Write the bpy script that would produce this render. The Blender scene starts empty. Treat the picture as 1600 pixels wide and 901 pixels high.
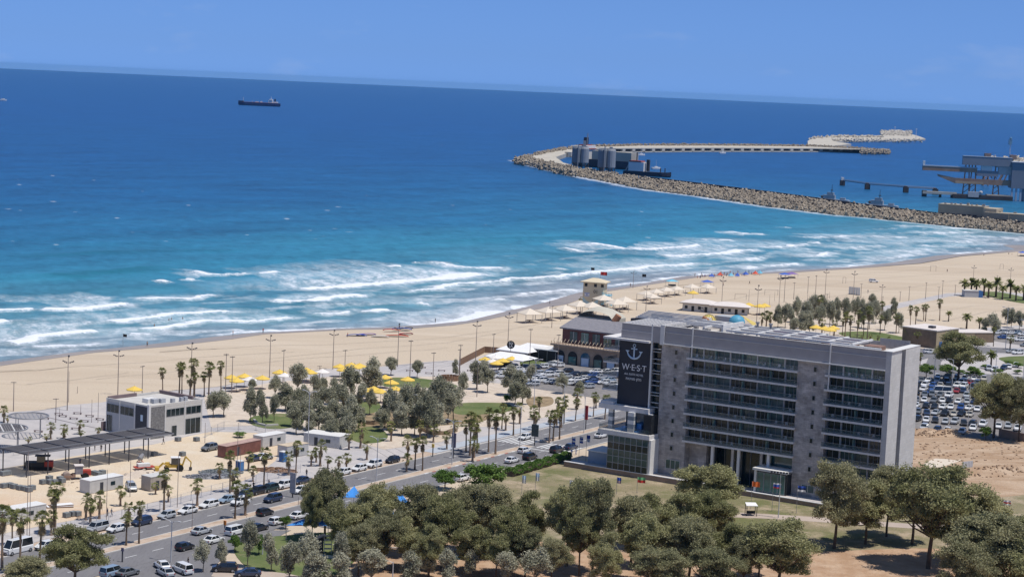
import bpy, bmesh, math, random
import numpy as np
from mathutils import Vector, Matrix, noise as mnoise
random.seed(7); rng = np.random.default_rng(11)
D = bpy.data; SC = bpy.context.scene; COL = SC.collection
R = math.radians
# ------------------------------------------------------------------ camera
F, H, ROLL, EYE = 3067.0, 86.0, math.radians(2.54), 134.0
PITCH = math.atan((450.5-EYE)*math.cos(ROLL)/F)
FWD = np.array([0, math.cos(PITCH), -math.sin(PITCH)])
UP0 = np.array([0, math.sin(PITCH), math.cos(PITCH)]); RT0 = np.array([1., 0, 0])
RT = RT0*math.cos(ROLL)+UP0*math.sin(ROLL); UP = -RT0*math.sin(ROLL)+UP0*math.cos(ROLL)
cam = D.objects.new('camera', D.cameras.new('camera')); COL.objects.link(cam); SC.camera = cam
cam.matrix_world = Matrix(((RT[0], UP[0], -FWD[0], 0), (RT[1], UP[1], -FWD[1], 0), (RT[2], UP[2], -FWD[2], H), (0, 0, 0, 1)))
cam.data.sensor_width = 36; cam.data.lens = 36*F/1600; cam.data.clip_start = 1; cam.data.clip_end = 120000
SC.render.resolution_x, SC.render.resolution_y = 1024, 576
# ------------------------------------------------------------------ light
SUN_EL = R(70); SX, SY = .90, -.436
SUN_ROT = math.atan2(SX, SY)
SC.world = D.worlds.new('World'); SC.world.use_nodes = True
nt = SC.world.node_tree; nt.nodes.clear()
out = nt.nodes.new('ShaderNodeOutputWorld'); bg = nt.nodes.new('ShaderNodeBackground')
sky = nt.nodes.new('ShaderNodeTexSky'); sky.sky_type = 'NISHITA'; sky.sun_disc = False
sky.sun_elevation = SUN_EL; sky.sun_rotation = SUN_ROT; sky.altitude = 0; sky.air_density = 1.0; sky.dust_density = 0.0; sky.ozone_density = 5.0
tint = nt.nodes.new('ShaderNodeMixRGB'); tint.blend_type = 'MULTIPLY'; tint.inputs[0].default_value = 1
# clear marine air: the sky texture's whitish horizon band is deepened smoothly towards blue, the same all the way round
wtc = nt.nodes.new('ShaderNodeTexCoord'); wsp = nt.nodes.new('ShaderNodeSeparateXYZ'); wcr = nt.nodes.new('ShaderNodeValToRGB'); nt.links.new(wtc.outputs['Generated'], wsp.inputs[0]); nt.links.new(wsp.outputs[2], wcr.inputs[0]); nt.links.new(wcr.outputs[0], tint.inputs[2])
we = wcr.color_ramp.elements; we[0].position = 0; we[0].color = (.245, .545, 1.62, 1); we[1].position = 1; we[1].color = (1, 1, 1, 1)
for p_, c_ in ((.015, (.27, .53, 1.42, 1)), (.05, (.33, .55, 1.22, 1)), (.15, (.50, .64, 1.08, 1)), (.4, (.82, .88, 1.0, 1))): x_ = we.new(p_); x_.color = c_
nt.links.new(sky.outputs[0], tint.inputs[1])
wmp = nt.nodes.new('ShaderNodeMapping'); wmp.inputs['Scale'].default_value = (1, 1, 3.2); nt.links.new(wtc.outputs['Generated'], wmp.inputs[0]); wnz = nt.nodes.new('ShaderNodeTexNoise'); wnz.inputs['Scale'].default_value = 14; wnz.inputs['Detail'].default_value = 9; wnz.inputs['Roughness'].default_value = .6; nt.links.new(wmp.outputs[0], wnz.inputs[0])
wmr = nt.nodes.new('ShaderNodeMapRange'); wmr.inputs[1].default_value = .57; wmr.inputs[2].default_value = .78; wmr.inputs[4].default_value = .22; nt.links.new(wnz.outputs[0], wmr.inputs[0]); wmx = nt.nodes.new('ShaderNodeMixRGB'); nt.links.new(wmr.outputs[0], wmx.inputs[0]); nt.links.new(tint.outputs[0], wmx.inputs[1]); wmx.inputs[2].default_value = (5.5, 6.3, 8.2, 1); nt.links.new(wmx.outputs[0], bg.inputs[0])
bg.inputs[1].default_value = 0.089; nt.links.new(bg.outputs[0], out.inputs[0])
sun = D.objects.new('sun', D.lights.new('sun', 'SUN')); COL.objects.link(sun)
sun.data.energy = 4.2; sun.data.angle = R(.53); sun.data.color = (1, .955, .89)
sdir = Vector((SX*math.cos(SUN_EL), SY*math.cos(SUN_EL), math.sin(SUN_EL)))
sun.rotation_euler = sdir.to_track_quat('Z', 'Y').to_euler()
SC.view_settings.view_transform = 'Standard'; SC.view_settings.look = 'None'
SC.view_settings.exposure = 0.0; SC.view_settings.gamma = 1
try: SC.cycles.volume_bounces = 0
except Exception: pass

# ------------------------------------------------------------------ ground geometry helpers
def ray(px, py): return FWD*F+RT*(px-800)+UP*(450.5-py)
def G(px, py, z=0.):                      # where the line of sight meets the level plane z
    r = ray(px, py); t = (z-H)/r[2]; return (float(r[0]*t), float(r[1]*t))
def proj(x, y, z=0.):
    v = np.array([x, y, z-H]); d = v@FWD; return (800+F*(v@RT)/d, 450.5-F*(v@UP)/d)
def hgt(px, py, py2):                     # height of an upright thing with its foot at px,py
    x, y = G(px, py); lo, hi = 0, 200
    for _ in range(40):
        m = (lo+hi)/2
        if proj(x, y, m)[1] > py2: lo = m
        else: hi = m
    return lo
O = np.array([34.5, 441.05]); DV = np.array([.8473, -.5312]); NV = np.array([.5312, .8473]); GRID = math.atan2(-.5312, .8473)
def W(s, t): p = O+DV*s+NV*t; return (float(p[0]), float(p[1]))     # the town grid: s along the hotel front, t away from us

# ------------------------------------------------------------------ materials
MC = {}
def mat(name, col, rough=.8, var=.12, scale=.6, metal=0., spec=.3, bump=0., bscale=None, alpha=None, detail=6, col2=None, obj=True):
    if name in MC: return MC[name]
    m = D.materials.new(name); m.use_nodes = True; n = m.node_tree.nodes; l = m.node_tree.links; b = n['Principled BSDF']
    b.inputs['Roughness'].default_value = rough; b.inputs['Metallic'].default_value = metal; b.inputs['Specular IOR Level'].default_value = spec
    if var or col2 or bump:
        tc = n.new('ShaderNodeTexCoord'); nz = n.new('ShaderNodeTexNoise'); nz.inputs['Scale'].default_value = scale; nz.inputs['Detail'].default_value = detail
        nz.inputs['Roughness'].default_value = .65
        l.new(tc.outputs['Object'], nz.inputs['Vector'])
    if var or col2:
        cr = n.new('ShaderNodeValToRGB'); l.new(nz.outputs['Fac'], cr.inputs[0]); l.new(cr.outputs[0], b.inputs['Base Color'])
        c2 = col2 or tuple(min(1, c*(1+var)) for c in col); c1 = col if col2 else tuple(c*(1-var) for c in col)
        cr.color_ramp.elements[0].position = .32; cr.color_ramp.elements[1].position = .68
        cr.color_ramp.elements[0].color = (*c1, 1); cr.color_ramp.elements[1].color = (*c2, 1)
    else: b.inputs['Base Color'].default_value = (*col, 1)
    if bump:
        bn = n.new('ShaderNodeBump'); bn.inputs['Strength'].default_value = bump; nb = nz
        if bscale:
            nb = n.new('ShaderNodeTexNoise'); nb.inputs['Scale'].default_value = bscale; l.new(tc.outputs['Object'], nb.inputs['Vector']); nb.inputs['Detail'].default_value = 5
        l.new(nb.outputs['Fac'], bn.inputs['Height']); l.new(bn.outputs[0], b.inputs['Normal'])
    MC[name] = m; return m
def nodes_of(m): return m.node_tree.nodes, m.node_tree.links, m.node_tree.nodes['Principled BSDF']
def glass(name, col, rough=.08, spec=.9):   # dark reflecting window glass over an unlit room
    return mat(name, col, rough, .5, .35, 0, spec, detail=2)
def ground_mat(name, cols, scales, rough=.95, bump=.3, bscale=1.2, stretch=None, mixpos=((.35, .65), (.4, .7))):
    # base colour mixed with two patch colours at two scales
    m = D.materials.new(name); m.use_nodes = True; n, l, b = nodes_of(m); MC[name] = m
    b.inputs['Roughness'].default_value = rough; b.inputs['Specular IOR Level'].default_value = .15
    tc = n.new('ShaderNodeTexCoord'); src = tc.outputs['Object']
    if stretch:
        mp = n.new('ShaderNodeMapping'); mp.inputs['Scale'].default_value = (stretch[0], stretch[1], 1); mp.inputs['Rotation'].default_value = (0, 0, stretch[2]); l.new(src, mp.inputs[0]); src = mp.outputs[0]
    prev = None
    for i, c in enumerate(cols):
        if i == 0:
            rgb = n.new('ShaderNodeRGB'); rgb.outputs[0].default_value = (*c, 1); prev = rgb.outputs[0]; continue
        nz = n.new('ShaderNodeTexNoise'); nz.inputs['Scale'].default_value = scales[i-1]; nz.inputs['Detail'].default_value = 8; nz.inputs['Roughness'].default_value = .62
        l.new(src, nz.inputs['Vector'])
        mr = n.new('ShaderNodeMapRange'); lo, hi = mixpos[min(i-1, len(mixpos)-1)]; mr.inputs[1].default_value = lo; mr.inputs[2].default_value = hi
        l.new(nz.outputs['Fac'], mr.inputs[0]); mx = n.new('ShaderNodeMixRGB'); l.new(mr.outputs[0], mx.inputs[0]); l.new(prev, mx.inputs[1]); mx.inputs[2].default_value = (*c, 1); prev = mx.outputs[0]
    l.new(prev, b.inputs['Base Color'])
    if bump:
        nz = n.new('ShaderNodeTexNoise'); nz.inputs['Scale'].default_value = bscale; nz.inputs['Detail'].default_value = 8; l.new(tc.outputs['Object'], nz.inputs['Vector'])
        bn = n.new('ShaderNodeBump'); bn.inputs['Strength'].default_value = bump; bn.inputs['Distance'].default_value = .5; l.new(nz.outputs['Fac'], bn.inputs['Height']); l.new(bn.outputs[0], b.inputs['Normal'])
    return m

# ------------------------------------------------------------------ mesh helpers
class MB:
    def __init__(s): s.v = []; s.f = []; s.m = []; s.k = 0; s.T = None
    def add(s, vs, fs, k=None):
        b = len(s.v)
        if s.T is not None: vs = [tuple(s.T @ Vector(v)) for v in vs]
        s.v += [tuple(v) for v in vs]; s.f += [tuple(b+i for i in f) for f in fs]; s.m += [s.k if k is None else k]*len(fs); return s
    def box(s, x0, y0, z0, x1, y1, z1, k=None):
        return s.add([(x0, y0, z0), (x1, y0, z0), (x1, y1, z0), (x0, y1, z0), (x0, y0, z1), (x1, y0, z1), (x1, y1, z1), (x0, y1, z1)],
                     [(0, 3, 2, 1), (4, 5, 6, 7), (0, 1, 5, 4), (1, 2, 6, 5), (2, 3, 7, 6), (3, 0, 4, 7)], k)
    def cbox(s, c, d, k=None, rz=0, tilt=None):
        x, y, z = d[0]/2, d[1]/2, d[2]/2; M = Matrix.Rotation(rz, 3, 'Z')
        if tilt: M = M @ Matrix.Rotation(tilt[1], 3, tilt[0])
        vs = [tuple(Vector(c)+M @ Vector(p)) for p in [(-x, -y, -z), (x, -y, -z), (x, y, -z), (-x, y, -z), (-x, -y, z), (x, -y, z), (x, y, z), (-x, y, z)]]
        return s.add(vs, [(0, 3, 2, 1), (4, 5, 6, 7), (0, 1, 5, 4), (1, 2, 6, 5), (2, 3, 7, 6), (3, 0, 4, 7)], k)
    def prism(s, poly, z0, z1, k=None, cap=True):
        n = len(poly); vs = [(p[0], p[1], z0) for p in poly]+[(p[0], p[1], z1) for p in poly]
        fs = [(i, (i+1) % n, n+(i+1) % n, n+i) for i in range(n)]
        if cap: fs += [tuple(range(n-1, -1, -1)), tuple(range(n, 2*n))]
        return s.add(vs, fs, k)
    def tube(s, a, b, r0, r1=None, n=6, k=None, cap=True):
        r1 = r0 if r1 is None else r1; a, b = Vector(a), Vector(b); ax = (b-a)
        if ax.length < 1e-6: return s
        q = ax.to_track_quat('Z', 'Y'); vs = []
        for c, r in ((a, r0), (b, r1)):
            for i in range(n):
                t = 2*math.pi*i/n; vs.append(tuple(c+q @ Vector((r*math.cos(t), r*math.sin(t), 0))))
        fs = [(i, (i+1) % n, n+(i+1) % n, n+i) for i in range(n)]
        if cap: fs += [tuple(range(n-1, -1, -1)), tuple(range(n, 2*n))]
        return s.add(vs, fs, k)
    def path(s, pts, r, n=6, k=None):
        for i in range(len(pts)-1):
            ra = r[i] if isinstance(r, (list, tuple)) else r; rb = r[i+1] if isinstance(r, (list, tuple)) else r
            s.tube(pts[i], pts[i+1], ra, rb, n, k)
        return s
    def lathe(s, prof, n=12, k=None, c=(0, 0, 0)):
        vs = []; fs = []
        for (r, z) in prof:
            for i in range(n):
                t = 2*math.pi*i/n; vs.append((c[0]+r*math.cos(t), c[1]+r*math.sin(t), c[2]+z))
        for j in range(len(prof)-1):
            for i in range(n): fs.append((j*n+i, j*n+(i+1) % n, (j+1)*n+(i+1) % n, (j+1)*n+i))
        return s.add(vs, fs, k)
    def sph(s, c, r, n=8, m=5, k=None):
        rx, ry, rz = r if isinstance(r, (tuple, list)) else (r, r, r); vs = []; fs = []
        for j in range(m+1):
            ph = math.pi*j/m
            for i in range(n):
                t = 2*math.pi*i/n; vs.append((c[0]+rx*math.sin(ph)*math.cos(t), c[1]+ry*math.sin(ph)*math.sin(t), c[2]-rz*math.cos(ph)))
        for j in range(m):
            for i in range(n): fs.append((j*n+i, j*n+(i+1) % n, (j+1)*n+(i+1) % n, (j+1)*n+i))
        return s.add(vs, fs, k)
    def mesh(s, name, mats, smooth=False):
        me = D.meshes.new(name); me.from_pydata(s.v, [], s.f)
        for m in (mats if isinstance(mats, (list, tuple)) else [mats]): me.materials.append(m)
        if any(s.m): me.polygons.foreach_set('material_index', s.m)
        if smooth: me.polygons.foreach_set('use_smooth', [True]*len(me.polygons))
        me.update(); return me
    def build(s, name, mats, parent=None, smooth=False, **kw):
        return ob(name, s.mesh(name, mats, smooth), parent, **kw)
def ob(name, me, parent=None, loc=None, rz=None, label=None, cat=None, group=None, kind=None):
    o = D.objects.new(name, me); COL.objects.link(o)
    if parent: o.parent = parent
    if loc is not None: o.location = loc if len(loc) == 3 else (*loc, 0)
    if rz is not None: o.rotation_euler = (0, 0, rz)
    if label: o['label'] = label
    if cat: o['category'] = cat
    if group: o['group'] = group
    if kind: o['kind'] = kind
    return o
def thing(name, label, cat, loc=(0, 0, 0), rz=0, group=None): return ob(name, None, None, loc, rz, label, cat, group)
def copy_tree(o, parent=None):
    c = o.copy(); COL.objects.link(c)
    if parent: c.parent = parent
    for ch in KIDS.get(o.name, []): copy_tree(ch, c)
    return c
KIDS = {}
def reg(o):                                # remember a prototype's children for copying
    KIDS[o.name] = [c for c in D.objects if c.parent == o]
    for c in KIDS[o.name]: reg(c)
    return o
PROTO_USED = set()
def place(proto, loc, rz=0, sc=1, label=None, group=None):
    """the first call moves the prototype itself, later ones copy it with its parts"""
    if proto.name in PROTO_USED: o = copy_tree(proto)
    else: PROTO_USED.add(proto.name); o = proto
    o.location = loc if len(loc) == 3 else (*loc, 0); o.rotation_euler = (0, 0, rz)
    o.scale = sc if isinstance(sc, (tuple, list)) else (sc, sc, sc)
    if label: o['label'] = label
    if group: o['group'] = group
    return o
ORD = 'first second third fourth fifth sixth seventh eighth ninth tenth eleventh twelfth thirteenth fourteenth fifteenth sixteenth seventeenth eighteenth nineteenth twentieth'.split()
def nth(i):
    if i < 20: return ORD[i]
    t = 'twenty thirty forty fifty sixty seventy'.split()[(i+1)//10-2]
    return t.replace('y', 'ieth') if (i+1) % 10 == 0 else t+'-'+ORD[(i+1) % 10-1]
def sheet(name, poly, z, m, kind='structure', px=True, label=None, cat=None, thick=0):
    pts = [G(*p) for p in poly] if px else poly
    from mathutils.geometry import tessellate_polygon
    tr = tessellate_polygon([[Vector((p[0], p[1], 0)) for p in pts]])
    me = D.meshes.new(name); fs = []
    for t in tr:
        a, b, c = (pts[i] for i in t)
        fs.append(tuple(t) if (b[0]-a[0])*(c[1]-a[1])-(b[1]-a[1])*(c[0]-a[0]) > 0 else tuple(reversed(t)))
    n = len(pts); vs = [(p[0], p[1], z) for p in pts]
    if thick:
        area = sum(pts[i][0]*pts[(i+1) % n][1]-pts[(i+1) % n][0]*pts[i][1] for i in range(n))
        vs += [(p[0], p[1], z-thick) for p in pts]
        for i in range(n):
            j = (i+1) % n; fs.append((i, n+i, n+j, j) if area > 0 else (j, n+j, n+i, i))
    me.from_pydata(vs, [], fs); me.materials.append(m); me.update()
    return ob(name, me, kind=kind, label=label, cat=cat)
def curve_pts(pts, n=6):                   # smooth a closed outline (Catmull-Rom)
    o = []; k = len(pts)
    for i in range(k):
        p0, p1, p2, p3 = (np.array(pts[(i+j-1) % k], float) for j in range(4))
        for u in np.arange(n)/n: o.append(tuple(.5*((2*p1)+(-p0+p2)*u+(2*p0-5*p1+4*p2-p3)*u*u+(-p0+3*p1-3*p2+p3)*u**3)))
    return o
# ------------------------------------------------------------------ ground and beach
SEA = -1.5
SHORE = [(-420, 622), (-200, 594), (0, 567), (133, 550), (233, 540), (333, 528), (400, 521), (533, 514), (613, 512), (683, 507), (733, 502), (800, 486), (850, 475), (910, 458), (987, 447), (1067, 433),
         (1133, 428), (1200, 426), (1327, 418), (1400, 411), (1467, 400), (1567, 393), (1592, 390), (1573, 383), (1600, 374), (1680, 366)]
SH = np.array([G(x, y, SEA) for x, y in SHORE])
sand = ground_mat('beach_sand', [(.53, .44, .335), (.46, .37, .275), (.575, .485, .38), (.44, .355, .265)], [.02, .06, .22], bump=.5, bscale=.9, stretch=(.16, 1.5, -.907), mixpos=((.45, .72), (.48, .75), (.56, .80)))
wet = mat('wet_sand', (.34, .285, .225), .38, .12, .05, spec=.4)
inl = []                                   # inward offset of the shoreline
for i in range(len(SH)):
    a = SH[max(i-1, 0)]; b = SH[min(i+1, len(SH)-1)]; t = (b-a)/np.linalg.norm(b-a); inl.append(np.array([t[1], -t[0]]))
inl = np.array(inl); inl[-4:] = inl[-6]
land = [tuple(p) for p in SH+inl*26]; land = land[:-4]+[tuple(SH[-4]+inl[-4]*26), tuple(SH[-1]+inl[-1]*45)]
land += [(1100, 1500), (1100, -600), (-1100, -600), (-1100, 330)]
sheet('beach_ground', land, 0, sand, px=False)
mb = MB(); n = len(SH); LP = land[:n-2]
vs = []
for i in range(n-3):
    a, b = SH[i], SH[i]-inl[i]*40; vs += [(land[i][0], land[i][1], 0), (*(a+inl[i]*9), -.75), (*a, SEA-.01), (*b, SEA-2.2)]
fs = [(4*i+j, 4*i+j+1, 4*i+5+j, 4*i+4+j) for i in range(n-4) for j in range(3)]
mb.add(vs, [tuple(reversed(f)) for f in fs]); mb.build('beach_slope', sand, kind='structure')
mb = MB(); vs = []
for i in range(n-2):
    a = SH[i]; k = 7+3*math.sin(i*1.7)
    if i > 16: k += 5
    vs += [(*(a+inl[i]*k), -.75*k/9*1.0-0*k+(-1.5+.75)*(1-k/9)+.06), (*(a-inl[i]*6), SEA-.25)]
vs = [(x, y, (SEA+.05+max(0, (.75/9)*k2)) if z > SEA else z) for (x, y, z), k2 in zip(vs, [v for i in range(n-2) for v in (7+3*math.sin(i*1.7)+(5 if i > 16 else 0), 0)])]
mb.add(vs, [(2*i, 2*i+1, 2*i+3, 2*i+2) for i in range(n-3)]); mb.build('wet_sand', wet, kind='structure')

paving = ground_mat('promenade_paving', [(.43, .41, .41), (.51, .47, .44), (.36, .34, .34)], [.05, .3], bump=.05, mixpos=((.4, .62), (.45, .8)))
n_, l_, b_ = nodes_of(paving)
parksand = ground_mat('park_sand', [(.56, .475, .39), (.47, .39, .31), (.62, .54, .45)], [.08, .5], bump=.2)
sitesand = ground_mat('site_sand', [(.60, .49, .36), (.55, .36, .22), (.64, .56, .45)], [.03, .12], bump=.5, mixpos=((.52, .66), (.45, .7)))
asph = ground_mat('asphalt', [(.175, .17, .178), (.21, .205, .21), (.13, .125, .13)], [.06, .7], rough=.85, bump=.05, stretch=(3, .5, GRID), mixpos=((.4, .7), (.5, .85)))
lotasph = ground_mat('old_asphalt', [(.21, .20, .20), (.27, .25, .235), (.15, .14, .14)], [.06, .7], bump=.05)
lawnM = ground_mat('dry_lawn', [(.27, .225, .14), (.155, .16, .07), (.40, .32, .225), (.20, .175, .10)], [.05, .11, .7], bump=.6, bscale=2.5, mixpos=((.44, .60), (.48, .64), (.5, .7)))
dirtM = ground_mat('red_earth', [(.42, .275, .175), (.34, .21, .13), (.50, .36, .25)], [.07, .3], bump=.6)
fieldM = ground_mat('bare_earth', [(.40, .275, .18), (.33, .22, .14), (.52, .40, .29)], [.05, .16], bump=.7, stretch=(.6, 1.4, -.1))
grassM = ground_mat('watered_grass', [(.105, .14, .05), (.16, .18, .075), (.25, .22, .13)], [.12, .25], bump=.4, bscale=3, mixpos=((.4, .6), (.6, .72)))
pathM = ground_mat('pinkish_path', [(.40, .33, .28), (.47, .39, .33)], [.2], bump=.05)
medM = ground_mat('median_earth', [(.47, .37, .29), (.55, .45, .36), (.38, .28, .20)], [.15, .5], bump=.3)
white = mat('white_paint', (.72, .72, .71), .6, .06, 2)
kerbM = mat('kerb_stone', (.50, .48, .45), .8, .1, 2)
kerbR = mat('red_kerb_paint', (.45, .20, .16), .8, .1, 2)

sheet('promenade', [(-260, 690), (-60, 648), (70, 640), (103, 633), (160, 628), (250, 612), (340, 604), (420, 589), (511, 576), (591, 573), (657, 566), (697, 563), (735, 562), (775, 548), (870, 540), (1010, 545), (1060, 600),
                    (960, 652), (800, 690), (650, 723), (560, 742), (470, 765), (350, 790), (150, 830), (-100, 900), (-330, 960)], .02, paving)
sheet('park_ground', [(318, 618), (420, 598), (520, 588), (590, 584), (620, 588), (700, 588), (740, 596), (800, 600), (880, 613), (930, 616), (940, 632), (900, 640), (800, 664), (730, 668), (690, 690), (600, 702), (520, 680), (470, 664), (400, 664), (330, 668)], .04, parksand)
sheet('building_site', [(-60, 742), (60, 722), (160, 705), (240, 694), (300, 680), (330, 674), (400, 676), (446, 690), (430, 720), (395, 745), (350, 762), (250, 782), (150, 806), (60, 822), (-80, 850), (-200, 880)], .04, sitesand)
for nm, pts in dict(grass=[(392, 652), (430, 646), (470, 650), (470, 664), (430, 670), (395, 664)]).items(): sheet(nm, curve_pts(pts), .06, grassM, 'stuff', label=None)
for pts in ([(566, 668), (590, 668), (606, 680), (596, 690), (566, 692), (545, 682)], [(601, 591), (640, 590), (680, 594), (714, 602), (700, 607), (640, 605), (600, 603)], [(556, 628), (590, 628), (592, 642), (560, 646)],
            [(707, 634), (730, 629), (790, 630), (800, 640), (770, 646), (715, 647)], [(816, 562), (852, 561), (862, 568), (818, 571)], [(1310, 520), (1360, 518), (1400, 524), (1420, 530), (1350, 532)],
            [(1528, 457), (1560, 456), (1600, 464), (1640, 472), (1600, 474), (1540, 462)], [(1350, 537), (1400, 533), (1424, 538), (1380, 543)], [(1560, 560), (1600, 556), (1640, 560), (1600, 572)]):
    sheet('grass', curve_pts(pts), .06, grassM, 'stuff')
sheet('dry_garden_bed', curve_pts([(480, 690), (560, 648), (740, 640), (760, 656), (700, 664), (560, 672)]), .05, mat('scrub_bed', (.27, .20, .12), .95, .4, .4), 'structure')
sheet('dry_garden_bed', curve_pts([(824, 622), (860, 620), (862, 632), (830, 636)]), .065, MC['scrub_bed'], 'structure')
# the right-hand part: sand, promenade beyond the park, roads and car parks
sheet('seafront_promenade', [(1360, 482), (1480, 458), (1560, 455), (1700, 468), (1700, 476), (1560, 460), (1484, 463), (1372, 489)], .02, paving)
sheet('park_ground', [(1180, 520), (1260, 500), (1420, 498), (1460, 520), (1450, 560), (1300, 560), (1200, 545)], .03, parksand)
sheet('town_pavement', [(1380, 545), (1440, 528), (1540, 512), (1700, 500), (1700, 800), (1500, 700), (1400, 640)], .025, paving)
sheet('car_park_surface', [(1425, 578), (1470, 572), (1500, 590), (1640, 606), (1700, 640), (1700, 700), (1560, 690), (1425, 668)], .05, lotasph)
sheet('car_park_surface', [(770, 585), (800, 572), (860, 565), (880, 562), (1000, 566), (1010, 600), (970, 628), (880, 614), (790, 600)], .05, lotasph)
sheet('side_road', [(1430, 583), (1445, 572), (1452, 556), (1462, 545), (1490, 540), (1600, 545), (1700, 545), (1700, 556), (1560, 551), (1480, 555), (1470, 566), (1470, 576), (1540, 584), (1700, 597), (1700, 610), (1500, 594)], .07, asph)
sheet('car_park_surface', [(1536, 530), (1560, 515), (1700, 508), (1700, 545), (1600, 540)], .05, lotasph)
sheet('earth_lot', [(1400, 668), (1430, 663), (1560, 684), (1700, 700), (1700, 800), (1600, 790), (1450, 792), (1400, 780)], .034, fieldM)
sheet('pale_gravel_patch', curve_pts([(1442, 727), (1462, 716), (1494, 713), (1502, 718), (1488, 724), (1465, 730)]), .07, mat('pale_gravel', (.62, .54, .44), .9, .1, 2))
# foreground
sheet('lawn', [(640, 790), (700, 770), (790, 745), (850, 728), (890, 719), (1060, 743), (1290, 776), (1440, 790), (1700, 762), (1700, 872), (1540, 858), (1420, 856), (1260, 862), (1000, 850), (800, 845), (700, 840), (560, 832)], .05, lawnM)
sheet('bare_ground', [(-120, 1100), (200, 960), (420, 880), (560, 830), (700, 838), (800, 843), (1000, 848), (1260, 860), (1420, 854), (1540, 856), (1760, 872), (1760, 1120)], .04, dirtM)
sheet('footpath', [(1020, 806), (1100, 806), (1150, 800), (1200, 803), (1300, 809), (1420, 818), (1560, 822), (1700, 818), (1700, 826), (1560, 829), (1420, 825), (1290, 816), (1200, 810), (1150, 808), (1100, 813), (1020, 814)], .07, pathM)
sheet('grass', curve_pts([(365, 858), (400, 842), (450, 836), (520, 832), (560, 845), (560, 870), (520, 900), (470, 905), (400, 895)]), .07, grassM, 'stuff')
sheet('parking_bay_surface', [(150, 905), (230, 872), (300, 850), (360, 838), (420, 828), (455, 828), (420, 846), (360, 862), (340, 880), (370, 890), (440, 900), (440, 980), (60, 1000)], .055, asph)
sheet('pink_pavement', [(340, 884), (380, 888), (450, 896), (520, 912), (440, 930), (330, 900)], .08, pathM)
# the avenue: two carriageways, median, kerbs, markings, in the town grid
T0, T1 = -165, 150
def strip(name, s0, s1, t0, t1, z, m, kind='structure', h=None):
    pts = [W(s0, t0), W(s1, t0), W(s1, t1), W(s0, t1)]
    return sheet(name, pts, z, m, kind, px=False, thick=h or 0)
strip('avenue_road', -47.2, -26.6, T0, T1+120, .08, asph)
strip('side_street', -28, -10, -96, -90, .085, asph)
strip('roadside_earth', -51.5, -47.4, T0, -18, .09, medM)
strip('cycle_path', -52.5, -48.6, -18, T1, .1, mat('cycle_path_blue', (.40, .43, .47), .8, .1, .3))
for nm, s0, s1, t0, t1 in (('kerb', -47.5, -47.15, T0, T1), ('kerb', -39.1, -38.8, T0, 6), ('kerb', -36.5, -36.2, T0, 6), ('kerb', -39.1, -38.8, 13, T1), ('kerb', -36.5, -36.2, 13, T1), ('kerb', -26.8, -26.5, -60, T1)):
    strip(nm, s0, s1, t0, t1, .22, kerbM, h=.2)
strip('median_strip', -38.8, -36.5, T0, 6, .19, medM, h=.1); strip('median_strip', -38.8, -36.5, 13, T1, .19, medM, h=.1)
mb = MB()
for t in range(-160, 150, 7):
    if 2 < t < 14: continue
    for s in (-43.3, -31.8):
        a, b, c, d = W(s-.08, t), W(s+.08, t), W(s+.08, t+3), W(s-.08, t+3); mb.add([(*p, .092) for p in (a, b, c, d)], [(0, 1, 2, 3)])
mb.build('lane_marking', white, kind='structure')
for s0, s1 in ((-47, -39.3), (-36, -27)):
    s = s0+.4
    while s < s1-.4:
        strip('crossing_stripe', s, s+.5, 5.8, 13.2, .094, white); s += 1.15
    strip('stop_line', s0, s1, 3.4 if s0 > -40 else 14.4, 3.9 if s0 > -40 else 14.9, .094, white)
for i in range(14): strip('painted_kerb', -36.52, -36.16, -40+i*3, -38.6+i*3, .226, kerbR if i % 2 else white, h=.21)

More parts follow.
